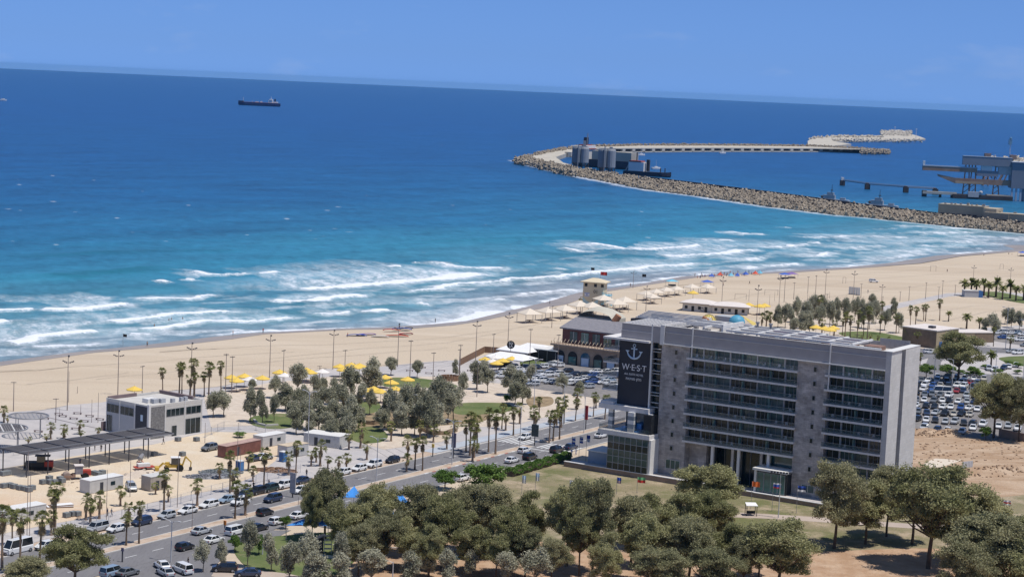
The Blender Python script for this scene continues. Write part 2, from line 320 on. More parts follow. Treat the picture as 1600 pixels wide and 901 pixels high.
# ------------------------------------------------------------------ the sea
STROKES = [ # outline in the photo, seaward trail of foam in metres, strength
 ([(240, 438), (250, 439), (258, 442)], 4, 1.2), ([(283, 436), (303, 437)], 4, 1.2), ([(290, 422), (318, 428), (330, 431), (350, 431), (375, 430), (397, 427)], 14, .9),
 ([(60, 484), (90, 485), (113, 485), (145, 481), (173, 478), (217, 475)], 32, 1), ([(207, 469), (250, 467), (293, 469), (320, 465), (343, 461)], 12, .9),
 ([(143, 503), (180, 500), (217, 497), (260, 495), (300, 490), (335, 487), (358, 485)], 16, 1.1), ([(173, 514), (233, 512), (280, 509), (320, 505), (360, 503), (400, 501), (433, 497), (473, 496)], 6, 1.1),
 ([(0, 537), (25, 534), (50, 530), (93, 522), (120, 518), (147, 515)], 26, 1.1), ([(-60, 490), (0, 487), (30, 487), (55, 483)], 14, 1), ([(-40, 508), (0, 506), (18, 503)], 7, 1.1), ([(40, 543), (77, 540), (123, 539), (160, 534)], 7, .8),
 ([(200, 523), (237, 523)], 3, .9), ([(283, 518), (333, 517), (390, 516)], 4, .6), ([(330, 526), (380, 521), (430, 518), (500, 515), (570, 512)], 3, .9),
 ([(405, 428), (420, 428), (434, 425)], 5, 1.3), ([(445, 450), (490, 450), (533, 448), (600, 442), (650, 438), (700, 433), (735, 429), (757, 427)], 75, 1.05), ([(430, 440), (520, 438), (600, 432), (660, 426), (730, 420)], 60, .62),
 ([(595, 414), (618, 416)], 5, 1.3), ([(405, 468), (450, 471), (475, 470), (500, 467), (540, 463), (578, 460)], 18, 1.1), ([(483, 492), (517, 490), (552, 488)], 8, .9), ([(557, 486), (580, 486), (602, 484)], 6, 1.3),
 ([(683, 410), (700, 413), (717, 417), (740, 420), (760, 421), (792, 417)], 14, .9), ([(620, 458), (650, 456), (683, 452), (733, 444), (770, 440), (800, 438), (883, 431), (933, 426), (987, 421), (1033, 418), (1075, 415), (1117, 412)], 8, 1.05),
 ([(940, 424), (987, 420), (1033, 417), (1117, 411)], 40, .8), ([(658, 476), (670, 476)], 4, 1.2), ([(628, 507), (655, 507), (683, 506), (717, 501), (760, 491), (800, 483), (840, 474)], 24, .9), ([(640, 510), (683, 507), (733, 502), (800, 486), (850, 475), (910, 458)], 3, 1),
 ([(763, 468), (785, 467)], 4, 1.1), ([(645, 411), (655, 411)], 3, 1), ([(910, 378), (940, 383), (967, 388), (1000, 389), (1033, 388), (1075, 386), (1117, 381)], 34, .95), ([(1020, 398), (1060, 400), (1100, 398), (1150, 394), (1187, 390)], 55, .9),
 ([(1095, 375), (1130, 377), (1153, 377)], 22, 1), ([(880, 388), (900, 392), (927, 393)], 6, .9), ([(1135, 362), (1165, 366), (1193, 367)], 14, .9), ([(812, 463), (853, 458), (880, 455), (907, 452)], 5, .9),
 ([(947, 448), (990, 444), (1033, 440), (1067, 433), (1100, 429), (1133, 427)], 4, 1), ([(860, 418), (890, 422)], 4, .7), ([(1150, 407), (1200, 403)], 24, .8), ([(1160, 420), (1185, 417)], 14, .8),
 ([(1190, 388), (1230, 386), (1263, 382)], 20, 1), ([(1218, 355), (1228, 356)], 8, 1.2), ([(1250, 370), (1267, 371), (1320, 370), (1377, 371), (1430, 371)], 26, .85), ([(1266, 378), (1280, 380)], 16, 1.3), ([(1245, 401), (1280, 400), (1312, 395)], 26, .9),
 ([(1310, 388), (1350, 387), (1378, 384)], 26, .85), ([(1440, 385), (1465, 384)], 8, 1), ([(1430, 364), (1475, 364), (1520, 363)], 22, .95), ([(1400, 353), (1440, 354), (1500, 357), (1560, 361)], 8, .9), ([(1347, 404), (1400, 402), (1430, 396), (1450, 391)], 24, .7),
 ([(1190, 417), (1220, 416), (1252, 412)], 18, .9), ([(1470, 378), (1540, 378)], 14, .8), ([(1480, 396), (1530, 395), (1565, 392)], 7, .9), ([(1310, 419), (1360, 414), (1400, 411)], 4, .8), ([(1380, 392), (1430, 393), (1470, 388)], 26, .6), ([(1500, 370), (1570, 371)], 16, .7),
 ([(700, 447), (760, 445), (800, 442)], 30, .45), ([(220, 505), (300, 500), (360, 497), (470, 492)], 30, .45), ([(480, 480), (600, 474), (680, 466)], 30, .36), ([(1080, 384), (1180, 386), (1280, 390)], 80, .5), ([(0, 470), (90, 468), (180, 463)], 22, .5), ([(0, 520), (60, 512), (170, 500)], 26, .5), ([(1300, 376), (1400, 380), (1500, 372)], 60, .45)]
FACES = [([(60, 430), (123, 430), (190, 424), (280, 416)], 1), ([(15, 506), (45, 504), (70, 502)], 1), ([(440, 472), (520, 476), (640, 474)], .9), ([(640, 412), (700, 411), (720, 411)], 1), ([(340, 478), (440, 486), (560, 486)], .7), ([(800, 392), (860, 396), (960, 400), (1020, 398)], .8), ([(80, 460), (200, 450), (330, 446)], .5), ([(0, 400), (200, 392), (400, 390)], .6), ([(600, 380), (800, 372), (1000, 370)], .5)]
BW_OUT = [(1700, 374), (1600, 365), (1550, 360), (1500, 355), (1400, 345), (1300, 335), (1200, 323), (1100, 308), (1000, 295), (900, 275), (850, 263), (825, 256), (803, 251)]
NC, R0 = 1000, 480.0
ys = np.concatenate([np.arange(640, 372, -1.05), np.arange(372, 250, -1.5), np.arange(250, 146, -2.6)])
rr = np.array([(H-SEA)/math.tan(math.atan((450.5-EYE)/F)-math.atan((450.5-y)/F)) for y in ys]); rr = np.concatenate([rr[rr < 25000], [33300.]])
th = np.radians(np.linspace(-19.5, 19.5, NC)); NR = len(rr)
X = (rr[:, None]*np.sin(th)[None]).ravel(); Y = (rr[:, None]*np.cos(th)[None]).ravel(); PXY = np.stack([X, Y], 1)
def seg_dist(P, pts):
    best = np.full(len(P), 1e9); sgn = np.zeros(len(P)); tt = np.zeros(len(P)); L = 0; lens = []
    for i in range(len(pts)-1):
        a, b = pts[i], pts[i+1]; d = b-a; q = d@d; u = np.clip(((P-a)@d)/q, 0, 1); e = P-(a+u[:, None]*d); ds = np.sqrt((e**2).sum(1)); k = ds < best
        best[k] = ds[k]; sgn[k] = (e@SEAW)[k]; tt[k] = (i+u)[k]
    return best, sgn, tt/(len(pts)-1)
SEAW = np.array([-.788, .616])
shore_d, _, _ = seg_dist(PXY, SH)
def lattice(P, sc, seed):                  # cheap value noise
    g = np.random.default_rng(seed).random((256, 256)); q = P/sc; i = np.floor(q).astype(int); f = q-i; f = f*f*(3-2*f); a = i % 256; b = (i+1) % 256
    return (g[a[:, 0], a[:, 1]]*(1-f[:, 0])+g[b[:, 0], a[:, 1]]*f[:, 0])*(1-f[:, 1])+(g[a[:, 0], b[:, 1]]*(1-f[:, 0])+g[b[:, 0], b[:, 1]]*f[:, 0])*f[:, 1]
UV = np.stack([PXY@np.array([.616, .788]), PXY@SEAW], 1)
wob = (lattice(UV, 14, 1)-.5)*9+(lattice(UV, 5, 2)-.5)*3.4+(lattice(UV, 2.4, 9)-.5)*1.6
PW = PXY+wob[:, None]*SEAW[None]
foam = np.zeros(len(X)); ridge = np.zeros(len(X)); face = np.zeros(len(X)); near = np.where(rr < 2600)[0]; NN = (near.max()+1)*NC
for pts, tr, st in STROKES:
    w = np.array([G(x, y, SEA) for x, y in pts]); lo = w.min(0)-tr-12; hi = w.max(0)+tr+12
    k = np.where((X[:NN] > lo[0]) & (X[:NN] < hi[0]) & (Y[:NN] > lo[1]) & (Y[:NN] < hi[1]))[0]
    if not len(k): continue
    d, sg, t = seg_dist(PW[k], w); endf = np.clip(np.minimum(t, 1-t)*9, .25, 1)
    fr = np.exp(-(d/(2.6+tr*.07))**2)*1.4; seaside = sg > 0; tl = np.where(seaside, np.exp(-d/(tr*.75+1))*.95*np.clip(1.5-d/tr/1.1, 0, 1), np.exp(-(d/1.2)**2))
    foam[k] = np.maximum(foam[k], np.maximum(fr, tl)*st*endf); ridge[k] = np.maximum(ridge[k], np.exp(-(d/2.6)**2)*min(1, st)*endf)
for pts, st in FACES:
    w = np.array([G(x, y, SEA) for x, y in pts]); d, sg, t = seg_dist(PW[:NN], w); e = np.clip(np.minimum(t, 1-t)*5, 0, 1)*st
    face[:NN] = np.maximum(face[:NN], np.exp(-(d/7)**2)*e); ridge[:NN] = np.maximum(ridge[:NN], .8*np.exp(-(d/7)**2)*e)
w = np.array([G(x, y, SEA) for x, y in BW_OUT]); d, sg, t = seg_dist(PW[:NN], w); foam[:NN] = np.maximum(foam[:NN], np.exp(-(d/8)**2)*1.0)
bwd = np.full(len(X), 1e4); bwd[:NN] = d
pa = lattice(np.stack([UV[:, 0]*.35, UV[:, 1]], 1), 9, 21)*.6+lattice(np.stack([UV[:, 0]*.4, UV[:, 1]], 1), 3.5, 22)*.4; foam = np.maximum(foam, np.clip((pa-.48)*2.6, 0, .55)*np.exp(-(shore_d/95)**2))
for i in range(110):                       # scattered small whitecaps
    x, y = rng.uniform(-20, 1500), 300+rng.random()**.8*120-rng.random()*130
    if x > 820 and y > 240+.16*(x-820)-6 and y < 300+.12*(x-800): continue
    c = np.array(G(x, y, SEA)); L = rng.uniform(.8, 3.0); k0 = int(np.searchsorted(rr, np.linalg.norm(c)-12)); k1 = int(np.searchsorted(rr, np.linalg.norm(c)+12)); j = int((math.degrees(math.atan2(*c))+19.5)/39*NC)
    for r_ in range(max(k0-1, 0), min(k1+1, NR-1)):
        idx = r_*NC+np.arange(max(j-9, 0), min(j+9, NC-1)); q = PXY[idx]-c; g = np.exp(-((q@np.array([.8, .6]))/L)**2-((q@np.array([-.6, .8]))/(1.3+rr[r_]*.0011))**2); foam[idx] = np.maximum(foam[idx], g*rng.uniform(.2, .5))
swell = (lattice(UV, 22, 5)-.5)*1.0*np.exp(-((shore_d-250)/260)**2)+(lattice(np.stack([UV[:, 0]*.25, UV[:, 1]], 1), 13, 6)-.5)*.7
Z = SEA+ridge*.9*np.clip(shore_d/25, 0, 1)+np.where(shore_d < 900, swell*np.clip(shore_d/80, 0, 1), 0)*.6*np.clip((2600-np.hypot(X, Y))/800, 0, 1)
Z = np.where(bwd < 40, np.minimum(Z, SEA+.2), Z)
V = np.stack([X, Y, Z], 1); idx = np.arange(NR*NC).reshape(NR, NC)
Q = np.stack([idx[:-1, :-1], idx[:-1, 1:], idx[1:, 1:], idx[1:, :-1]], -1).reshape(-1, 4)[:, ::-1]
me = D.meshes.new('sea'); extra = [(0, 0, SEA)]; ne = 48; a0, a1 = math.radians(19.5), math.radians(340.5)
for i in range(ne+1):
    a = a0+(a1-a0)*i/ne; extra.append((33300*math.sin(a), 33300*math.cos(a), SEA))
nb = len(V); V2 = np.concatenate([V, np.array(extra)]); me.vertices.add(len(V2)); me.vertices.foreach_set('co', V2.astype(np.float32).ravel())
tri = np.array([(nb, nb+2+i, nb+1+i) for i in range(ne)]); nl = len(Q)*4+len(tri)*3
me.loops.add(nl); me.loops.foreach_set('vertex_index', np.concatenate([Q.ravel(), tri.ravel()]).astype(np.int32))
me.polygons.add(len(Q)+len(tri)); me.polygons.foreach_set('loop_start', np.concatenate([np.arange(len(Q))*4, len(Q)*4+np.arange(len(tri))*3]).astype(np.int32))
me.polygons.foreach_set('loop_total', np.concatenate([np.full(len(Q), 4), np.full(len(tri), 3)]).astype(np.int32)); me.update(calc_edges=True)
me.polygons.foreach_set('use_smooth', [True]*(len(Q)+len(tri)))
pad = np.full(len(extra), 0.)
for nm, arr, p_ in (('foam', foam, 0), ('shore', shore_d, 3000), ('face', face, 0)):
    at = me.attributes.new(nm, 'FLOAT', 'POINT'); at.data.foreach_set('value', np.concatenate([arr, pad+p_]).astype(np.float32))
m = D.materials.new('sea_water'); m.use_nodes = True; n, l, b = nodes_of(m); me.materials.append(m)
def attr(nm): a = n.new('ShaderNodeAttribute'); a.attribute_name = nm; return a.outputs['Fac']
def mth(op, a, b_=None, c=None):
    x = n.new('ShaderNodeMath'); x.operation = op
    for i, v in enumerate((a, b_, c)):
        if v is None: continue
        if isinstance(v, (int, float)): x.inputs[i].default_value = v
        else: l.new(v, x.inputs[i])
    return x.outputs[0]
tc = n.new('ShaderNodeTexCoord')
def tnoise(sc, det=6, stretch=(1, 1), rot=-.907, rough=.6):
    mp = n.new('ShaderNodeMapping'); mp.vector_type = 'POINT'; r1 = n.new('ShaderNodeVectorRotate'); r1.rotation_type = 'Z_AXIS'; r1.inputs['Angle'].default_value = rot; l.new(tc.outputs['Object'], r1.inputs[0]); l.new(r1.outputs[0], mp.inputs[0])
    mp.inputs['Scale'].default_value = (stretch[0], stretch[1], 1); z = n.new('ShaderNodeTexNoise'); z.inputs['Scale'].default_value = sc; z.inputs['Detail'].default_value = det; z.inputs['Roughness'].default_value = rough; l.new(mp.outputs[0], z.inputs['Vector']); return z.outputs['Fac']
big = tnoise(.0035, 4, (1, 2.2)); sd = mth('ADD', attr('shore'), mth('MULTIPLY', mth('SUBTRACT', big, .5), 170))
cr = n.new('ShaderNodeValToRGB'); l.new(mth('DIVIDE', sd, 2400), cr.inputs[0]); e = cr.color_ramp.elements
stops = [(0, (.24, .28, .30)), (.008, (.19, .27, .31)), (.018, (.10, .235, .285)), (.07, (.030, .19, .28)), (.13, (.016, .125, .235)), (.22, (.008, .088, .21)), (.40, (.005, .070, .20)), (1, (.004, .064, .205))]
e[0].position, e[0].color = 0, (*stops[0][1], 1); e[1].position, e[1].color = 1, (*stops[-1][1], 1)
for p, c in stops[1:-1]: x = e.new(p); x.color = (*c, 1)
fine = tnoise(.16, 8, (1.2, .5), rough=.78); med = tnoise(.022, 7, (.4, 1.4), rough=.68)
def spread(v, lo, hi): q = n.new('ShaderNodeMapRange'); q.inputs[1].default_value = lo; q.inputs[2].default_value = hi; l.new(v, q.inputs[0]); return q.outputs[0]
hf = tnoise(.75, 5, (1.3, .35), rough=.75); far_ = tnoise(.012, 9, (.8, .9), rough=.8)
chop = tnoise(.06, 12, (2.0, .45), rot=-.15, rough=.86)
mul = mth('ADD', mth('ADD', .12, mth('MULTIPLY', spread(chop, .36, .64), .42)), mth('ADD', mth('ADD', mth('ADD', mth('MULTIPLY', spread(hf, .25, .75), .30), mth('MULTIPLY', spread(fine, .3, .7), .44)), mth('MULTIPLY', spread(far_, .34, .66), .30)), mth('MULTIPLY', spread(med, .32, .68), .42)))
hs = n.new('ShaderNodeMixRGB'); hs.blend_type = 'MULTIPLY'; hs.inputs[0].default_value = 1; l.new(cr.outputs[0], hs.inputs[1]); cmb = n.new('ShaderNodeCombineXYZ')
for i in range(3): l.new(mul, cmb.inputs[i])
l.new(cmb.outputs[0], hs.inputs[2])
fx = n.new('ShaderNodeMixRGB'); l.new(mth('MULTIPLY', attr('face'), .7), fx.inputs[0]); l.new(hs.outputs[0], fx.inputs[1]); fx.inputs[2].default_value = (.012, .125, .17, 1)
fo = tnoise(.7, 9, (1.1, .6), rough=.8); fo2 = tnoise(.10, 9, (1.6, .5), rot=-.3, rough=.8)
lace = n.new('ShaderNodeMapRange'); lace.interpolation_type = 'SMOOTHSTEP'; lace.inputs[1].default_value = .43; lace.inputs[2].default_value = .60; l.new(mth('ADD', mth('MULTIPLY', fo, .42), mth('MULTIPLY', fo2, .58)), lace.inputs[0])
base_f = n.new('ShaderNodeMapRange'); base_f.inputs[1].default_value = .12; base_f.inputs[2].default_value = 1.0; l.new(attr('foam'), base_f.inputs[0])
solid = n.new('ShaderNodeMapRange'); solid.interpolation_type = 'SMOOTHSTEP'; solid.inputs[1].default_value = .78; solid.inputs[2].default_value = 1.12; l.new(mth('ADD', attr('foam'), mth('MULTIPLY', mth('SUBTRACT', fo2, .5), 1.1)), solid.inputs[0])
fmask = mth('MINIMUM', 1.0, mth('MAXIMUM', solid.outputs[0], mth('MULTIPLY', mth('POWER', base_f.outputs[0], .5), mth('ADD', .24, mth('MULTIPLY', lace.outputs[0], .85)))))
fc = n.new('ShaderNodeMixRGB'); l.new(fmask, fc.inputs[0]); l.new(fx.outputs[0], fc.inputs[1]); fc.inputs[2].default_value = (.72, .75, .80, 1); l.new(fc.outputs[0], b.inputs['Base Color'])
b.inputs['IOR'].default_value = 1.33; b.inputs['Specular IOR Level'].default_value = .28
l.new(mth('ADD', .32, mth('MULTIPLY', fmask, .5)), b.inputs['Roughness'])
bn = n.new('ShaderNodeBump'); bn.inputs['Strength'].default_value = .55; bn.inputs['Distance'].default_value = 1.2; l.new(mth('ADD', fine, mth('MULTIPLY', med, 1.5)), bn.inputs['Height']); l.new(bn.outputs[0], b.inputs['Normal'])
ob('sea', me, kind='structure')
# ------------------------------------------------------------------ shared building materials
def stone_mat(name, c1, c2, mortar, bw, bh, var=.1):
    m = D.materials.new(name); m.use_nodes = True; n, l, b = nodes_of(m); MC[name] = m; b.inputs['Roughness'].default_value = .85; b.inputs['Specular IOR Level'].default_value = .2
    tc = n.new('ShaderNodeTexCoord'); sp = n.new('ShaderNodeSeparateXYZ'); l.new(tc.outputs['Object'], sp.inputs[0]); ad = n.new('ShaderNodeMath'); l.new(sp.outputs[0], ad.inputs[0]); l.new(sp.outputs[1], ad.inputs[1])
    cb = n.new('ShaderNodeCombineXYZ'); l.new(ad.outputs[0], cb.inputs[0]); l.new(sp.outputs[2], cb.inputs[1])
    br = n.new('ShaderNodeTexBrick'); l.new(cb.outputs[0], br.inputs[0]); br.inputs['Scale'].default_value = 1; br.inputs['Brick Width'].default_value = bw; br.inputs['Row Height'].default_value = bh; br.inputs['Mortar Size'].default_value = .012; br.inputs['Bias'].default_value = 0
    br.inputs['Color1'].default_value = (*c1, 1); br.inputs['Color2'].default_value = (*c2, 1); br.inputs['Mortar'].default_value = (*mortar, 1)
    nz = n.new('ShaderNodeTexNoise'); nz.inputs['Scale'].default_value = .35; nz.inputs['Detail'].default_value = 9; nz.inputs['Roughness'].default_value = .7; l.new(tc.outputs['Object'], nz.inputs[0])
    mr = n.new('ShaderNodeMapRange'); mr.inputs[1].default_value = .3; mr.inputs[2].default_value = .7; mr.inputs[3].default_value = 1-var*2; mr.inputs[4].default_value = 1+var*1.5; l.new(nz.outputs[0], mr.inputs[0])
    mx = n.new('ShaderNodeMixRGB'); mx.blend_type = 'MULTIPLY'; mx.inputs[0].default_value = 1; l.new(br.outputs[0], mx.inputs[1]); c3 = n.new('ShaderNodeCombineXYZ'); [l.new(mr.outputs[0], c3.inputs[i]) for i in range(3)]; l.new(c3.outputs[0], mx.inputs[2]); l.new(mx.outputs[0], b.inputs[0])
    bn = n.new('ShaderNodeBump'); bn.inputs['Strength'].default_value = .4; bn.inputs['Distance'].default_value = .03; l.new(br.outputs['Fac'], bn.inputs['Height']); bn.invert = True; l.new(bn.outputs[0], b.inputs['Normal']); return m
hstone = stone_mat('hotel_stone', (.36, .335, .32), (.50, .465, .445), (.24, .22, .21), 1.1, .42, .24)
lit_endstone = stone_mat('hotel_lit_end_stone', (.52, .51, .495), (.57, .56, .545), (.44, .43, .42), 1.2, .6, .06)  # stone of the end wall lightened, sunlight put into its colour
plaster = mat('hotel_plaster', (.355, .34, .345), .8, .07, .5)
trim = mat('white_trim', (.68, .67, .65), .6, .04, 1)
slabM = mat('balcony_concrete', (.66, .64, .63), .7, .08, 1)
deckM = mat('roof_deck', (.50, .46, .42), .85, .15, .5)
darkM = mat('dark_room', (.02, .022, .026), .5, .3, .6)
gl = [glass('glass_dark', (.010, .022, .026), .12, .5), glass('glass_teal', (.022, .075, .083), .10, .8), glass('glass_green', (.045, .15, .15), .10, .8), glass('glass_curtain', (.075, .125, .13), .3, .4)]
glB = glass('glass_blue', (.03, .10, .16))
frameM = mat('window_frame', (.33, .34, .35), .5, .05, 2)
def clear_glass(name, col, a):
    m = D.materials.new(name); m.use_nodes = True; n, l, b = nodes_of(m); b.inputs['Base Color'].default_value = (*col, 1); b.inputs['Roughness'].default_value = .05; b.inputs['Alpha'].default_value = a; b.inputs['Specular IOR Level'].default_value = .8; MC[name] = m; return m
railG = clear_glass('railing_glass', (.08, .13, .15), .30)
steel = mat('grey_steel', (.30, .30, .31), .5, .08, 2, metal=.4); dsteel = mat('dark_steel', (.07, .07, .08), .5, .1, 2, metal=.3)
wood = mat('brown_timber', (.22, .13, .08), .7, .2, 2)
signM = mat('charcoal_cladding', (.030, .033, .045), .55, .15, .25)
FS, FZ = 3.083, [26.8-3.083*i for i in range(7)]
def winmesh(w, h, k, cols=2, rows=1, fm=frameM, fr=.07, dep=.08):
    mb = MB(); mb.box(-w/2, 0, 0, w/2, .03, h, 0)
    for i in range(cols+1): x = -w/2+(w-fr)*i/cols; mb.box(x, -dep, 0, x+fr, 0-.002, h, 1)
    for j in range(rows+1): z = (h-fr)*j/rows; mb.box(-w/2+fr, -dep+.01, z, w/2-fr, -.004, z+fr, 1)
    return mb.mesh('window', [gl[k] if isinstance(k, int) else k, fm])
# ------------------------------------------------------------------ the hotel
hz = 1.2; ho = G(1024, 737, hz)
HT = thing('hotel_building', 'large grey hotel with rows of glass balconies and a dark anchor sign', 'hotel', (*ho, hz), GRID)
def hp(nm, mb, m, **k): return mb.build(nm, m, HT, **k)
mb = MB(); mb.box(0, 0, -1.2, 7, 14, 29.3); hp('stone_pier', mb, hstone)
mb = MB(); mb.box(33, 0, -1.2, 40, 14, 29.3); hp('stone_pier', mb, hstone)
mb = MB(); mb.box(7, 2.6, 8.0, 33, 14, 29.3); mb.box(40, 2.6, -1.2, 52.6, 14, 29.3); hp('core_wall', mb, mat('balcony_back_wall', (.10, .12, .125), .7, .1, 1))
mb = MB(); mb.box(53.0, -.55, -1.2, 54.2, 5.3, 33.2); hp('end_wall', mb, lit_endstone)
mb = MB(); mb.box(52.4, 7.0, -1.2, 54.4, 15.4, 33.2); hp('end_wall', mb, lit_endstone)
mb = MB(); mb.box(52, 5.3, -1.2, 53.2, 7.0, 32.2); hp('end_slot', mb, dsteel)
mb = MB(); mb.box(7, 13.9, -1.2, 52.4, 15.4, 29.3); mb.box(-10, 13.9, -1.2, 7, 15.4, 29.3); hp('rear_wall', mb, plaster)
mb = MB(); mb.box(.9, -.5, 29.35, 53.0, -.2, 31.75); mb.box(.9, -.42, 31.85, 53.0, -.2, 33.2); mb.box(.9, 15.1, 29.3, 52.4, 15.4, 33.2); hp('parapet', mb, plaster)
mb = MB(); mb.box(.95, -.58, 31.76, 52.95, -.44, 31.84); mb.box(.95, -.56, 33.2, 52.95, -.15, 33.27); mb.box(.7, -1.0, 29.1, 53.0, -.1, 29.33); mb.box(52.35, -.55, 33.21, 54.45, 15.4, 33.28); hp('parapet_trim', mb, trim)
mb = MB(); mb.box(.9, -.2, 29.3, 52.4, 15.1, 31.9); hp('roof', mb, deckM)
mb = MB(); mb.box(-.2, -.75, 28.9, .85, -.1, 33.4); hp('white_strip', mb, trim)
mb = MB(); mb.box(7.7, -.75, 26.9, 7.95, -.45, 33.5); hp('white_strip', mb, trim)
mb = MB(); mb.box(40.4, -.75, 23.7, 40.65, -.45, 33.5); hp('white_strip', mb, trim)
mb = MB(); mb.box(-2.5, -.55, 14.2, -2.15, -.15, 33.3); hp('white_strip', mb, trim)
# rooftop beams, pipes and tanks
mb = MB()
for y in (1.2, 5.5, 9.5, 13.2): mb.box(3 if y > 2 else 15, y, 33.3, 44 if y < 13 else 34, y+.5, 33.75)
for x in (9, 16, 22, 28, 33, 38.5, 44): mb.box(x, 1.7, 33.32, x+.5, 13.2, 33.7)
mb.box(40, -.1, 33.3, 51.5, .35, 33.6); mb.box(-2, 1.5, 34.3, 14, 1.9, 34.6); mb.box(13.7, 1.5, 32, 14.1, 12, 34.55)
hp('roof_beam', mb, trim)
for x in (9, 22, 33, 44):
    for y in (1.3, 11.6): hp('beam_post', MB().box(x+.1, y+.1, 31.9, x+.4, y+.4, 33.3), steel)
for x, y in ((17, 13), (20.5, 12.4)): hp('vent_pipe', MB().tube((x, y, 31.9), (x, y, 34.4), .28, .28, 8).tube((x, y, 34.4), (x, y, 34.7), .5, .5, 8), steel)
for i in range(14): x = random.uniform(3, 46); y = random.uniform(2, 14); hp('roof_machine', MB().cbox((x, y, 32.5), (random.uniform(.8, 2.4), random.uniform(.8, 1.6), 1.1)), steel)
mb = MB(); [mb.cbox((x, 8, 32.6), (3.6, 3.6, .9), rz=.02) for x in (24, 29, 35, 41, 47)]; hp('terrace_decking', mb, mat('terrace_tiles', (.24, .15, .12), .8, .2, 3))
mb = MB()
for i in range(14): mb.box(-9.6+i*.95, .3, 32.9, -9.52+i*.95, 11.5, 33.0)
for j in range(9): mb.box(-9.6, .3+j*1.4, 32.8, 3.4, .38+j*1.4, 32.9)
hp('roof_grille', mb, trim)
mb = MB(); [mb.box(45.5+i*1.15, 14.6, 31.9, 46.6+i*1.15, 14.7, 34.0) for i in range(6)]; hp('wind_screen', mb, plaster)
# sign tower
mb = MB(); mb.box(-10.4, .1, 14.5, -2.5, 12, 29.2); hp('tower_core', mb, plaster)
SG = MB().box(-10.6, -.25, 14.3, -2.55, .05, 29.3).build('sign_panel', signM, HT)
mb = MB(); mb.box(-10.2, -.5, 29.5, -2.5, 12, 31.2); mb.box(-10.1, -.45, 31.3, -2.5, 12, 32.8); hp('tower_parapet', mb, plaster)
mb = MB(); mb.box(-10.15, -.53, 31.2, -2.5, -.3, 31.3); mb.box(-14.2, -1.6, 29.0, -2.5, 12, 29.45); mb.box(-10.2, -.53, 32.8, -2.5, 0, 32.87); hp('tower_eave', mb, slabM)
mb = MB(); mb.box(-2.2, -.5, 29.2, -.25, 12, 32.9); hp('tower_parapet', mb, plaster)
mb = MB(); mb.box(-2.15, .9, -1.2, -.02, 1.2, 29.2); hp('stair_glazing', mb, gl[0])
for i in range(18): mb = MB().box(-2.1, -.3, 14.6+i*.82+(.18 if i % 2 else 0), -.1, .8, 14.68+i*.82+(.18 if i % 2 else 0)) if i in (0, 3, 6, 9, 12, 15, 1, 4, 7, 10, 13, 16) else None; mb and hp('stair_landing', mb, trim)
for z in (26.4, 23.4, 20.3, 17.2):
    sb = MB().box(-14.3, -.9, z, -10.6, 5.5, z+.35).build('side_balcony', slabM, HT); MB().box(-14.25, -.85, z+.36, -10.7, -.8, z+1.2).box(-14.25, -.75, z+.36, -14.2, 5.4, z+1.2).build('railing', railG, sb)
mb = MB(); mb.box(-10.7, .2, 14.4, -10.45, 5.5, 29); hp('side_glazing', mb, gl[1])
mb = MB(); mb.box(-14.2, -2.2, 13.2, -1.4, 14, 14.3); mb.box(-13.9, -1.9, 14.3, -10.6, 3, 14.9, 0); hp('podium_canopy', mb, slabM)
mb = MB(); mb.box(-13.0, -4.2, 7.75, .2, 12, 8.75); dk = hp('podium_deck', mb, slabM)
MB().box(-12.8, -4.1, 8.76, .1, -4.05, 9.9).box(-12.8, -4.0, 8.76, -12.75, 8, 9.9).build('railing', railG, dk)
for x, y, w in ((-11.3, -1.2, 1.1), (-8.6, 3.2, 1.1), (-5.4, -2.4, 1.6), (-1.0, -1.6, 1.1)):
    mb = MB()
    for j in range(5): mb.box(x-w/2, y-.5, 8.76+j*.89, x+w/2, y+.5, 8.76+(j+1)*.89-.01, j % 2)
    hp('striped_column', mb, [trim, mat('grey_band', (.22, .25, .28), .6)])
mb = MB(); mb.box(-10.3, 3.8, 8.76, -.2, 4.2, 13.2); hp('lounge_glazing', mb, glB)
mb = MB(); mb.box(-9.5, -2.6, 8.77, -3.0, 1.5, 9.1); mb.box(-4.6, -1.4, 9.1, -3.4, .5, 10.6); hp('pool', mb, mat('pool_blue', (.05, .20, .50), .2, .1, 1))
mb = MB(); mb.box(-10.4, -3.9, -1.2, -.1, 10, 7.7); hp('podium_core', mb, darkM)
for i in range(7):
    for j in range(5): ob('window', MC.setdefault(('pw', (i*3+j) % 3), None) or MC.__setitem__(('pw', (i*3+j) % 3), winmesh(1.47, 1.53, [0, 1, 1][(i*3+j) % 3], 1, 1, frameM, .06)) or MC[('pw', (i*3+j) % 3)], HT, (-9.65+i*1.475, -3.98, .02+j*1.53))
mb = MB(); mb.box(.0, -3.9, -1.2, .55, .0, 7.75); hp('podium_pillar', mb, trim)
mb = MB(); mb.box(-2.0, -3.0, 14.3-6.5, -.1, .8, 13.1); hp('service_shaft', mb, darkM)
mb = MB(); mb.box(-17.2, -.6, -1.2, -10.6, 6, 2.6); AN = hp('annex', mb, mat('corrugated_grey', (.30, .34, .40), .6, .08, 3)); MB().box(-17.4, -.8, 2.6, -10.5, 6.2, 2.85).build('roof', trim, AN)
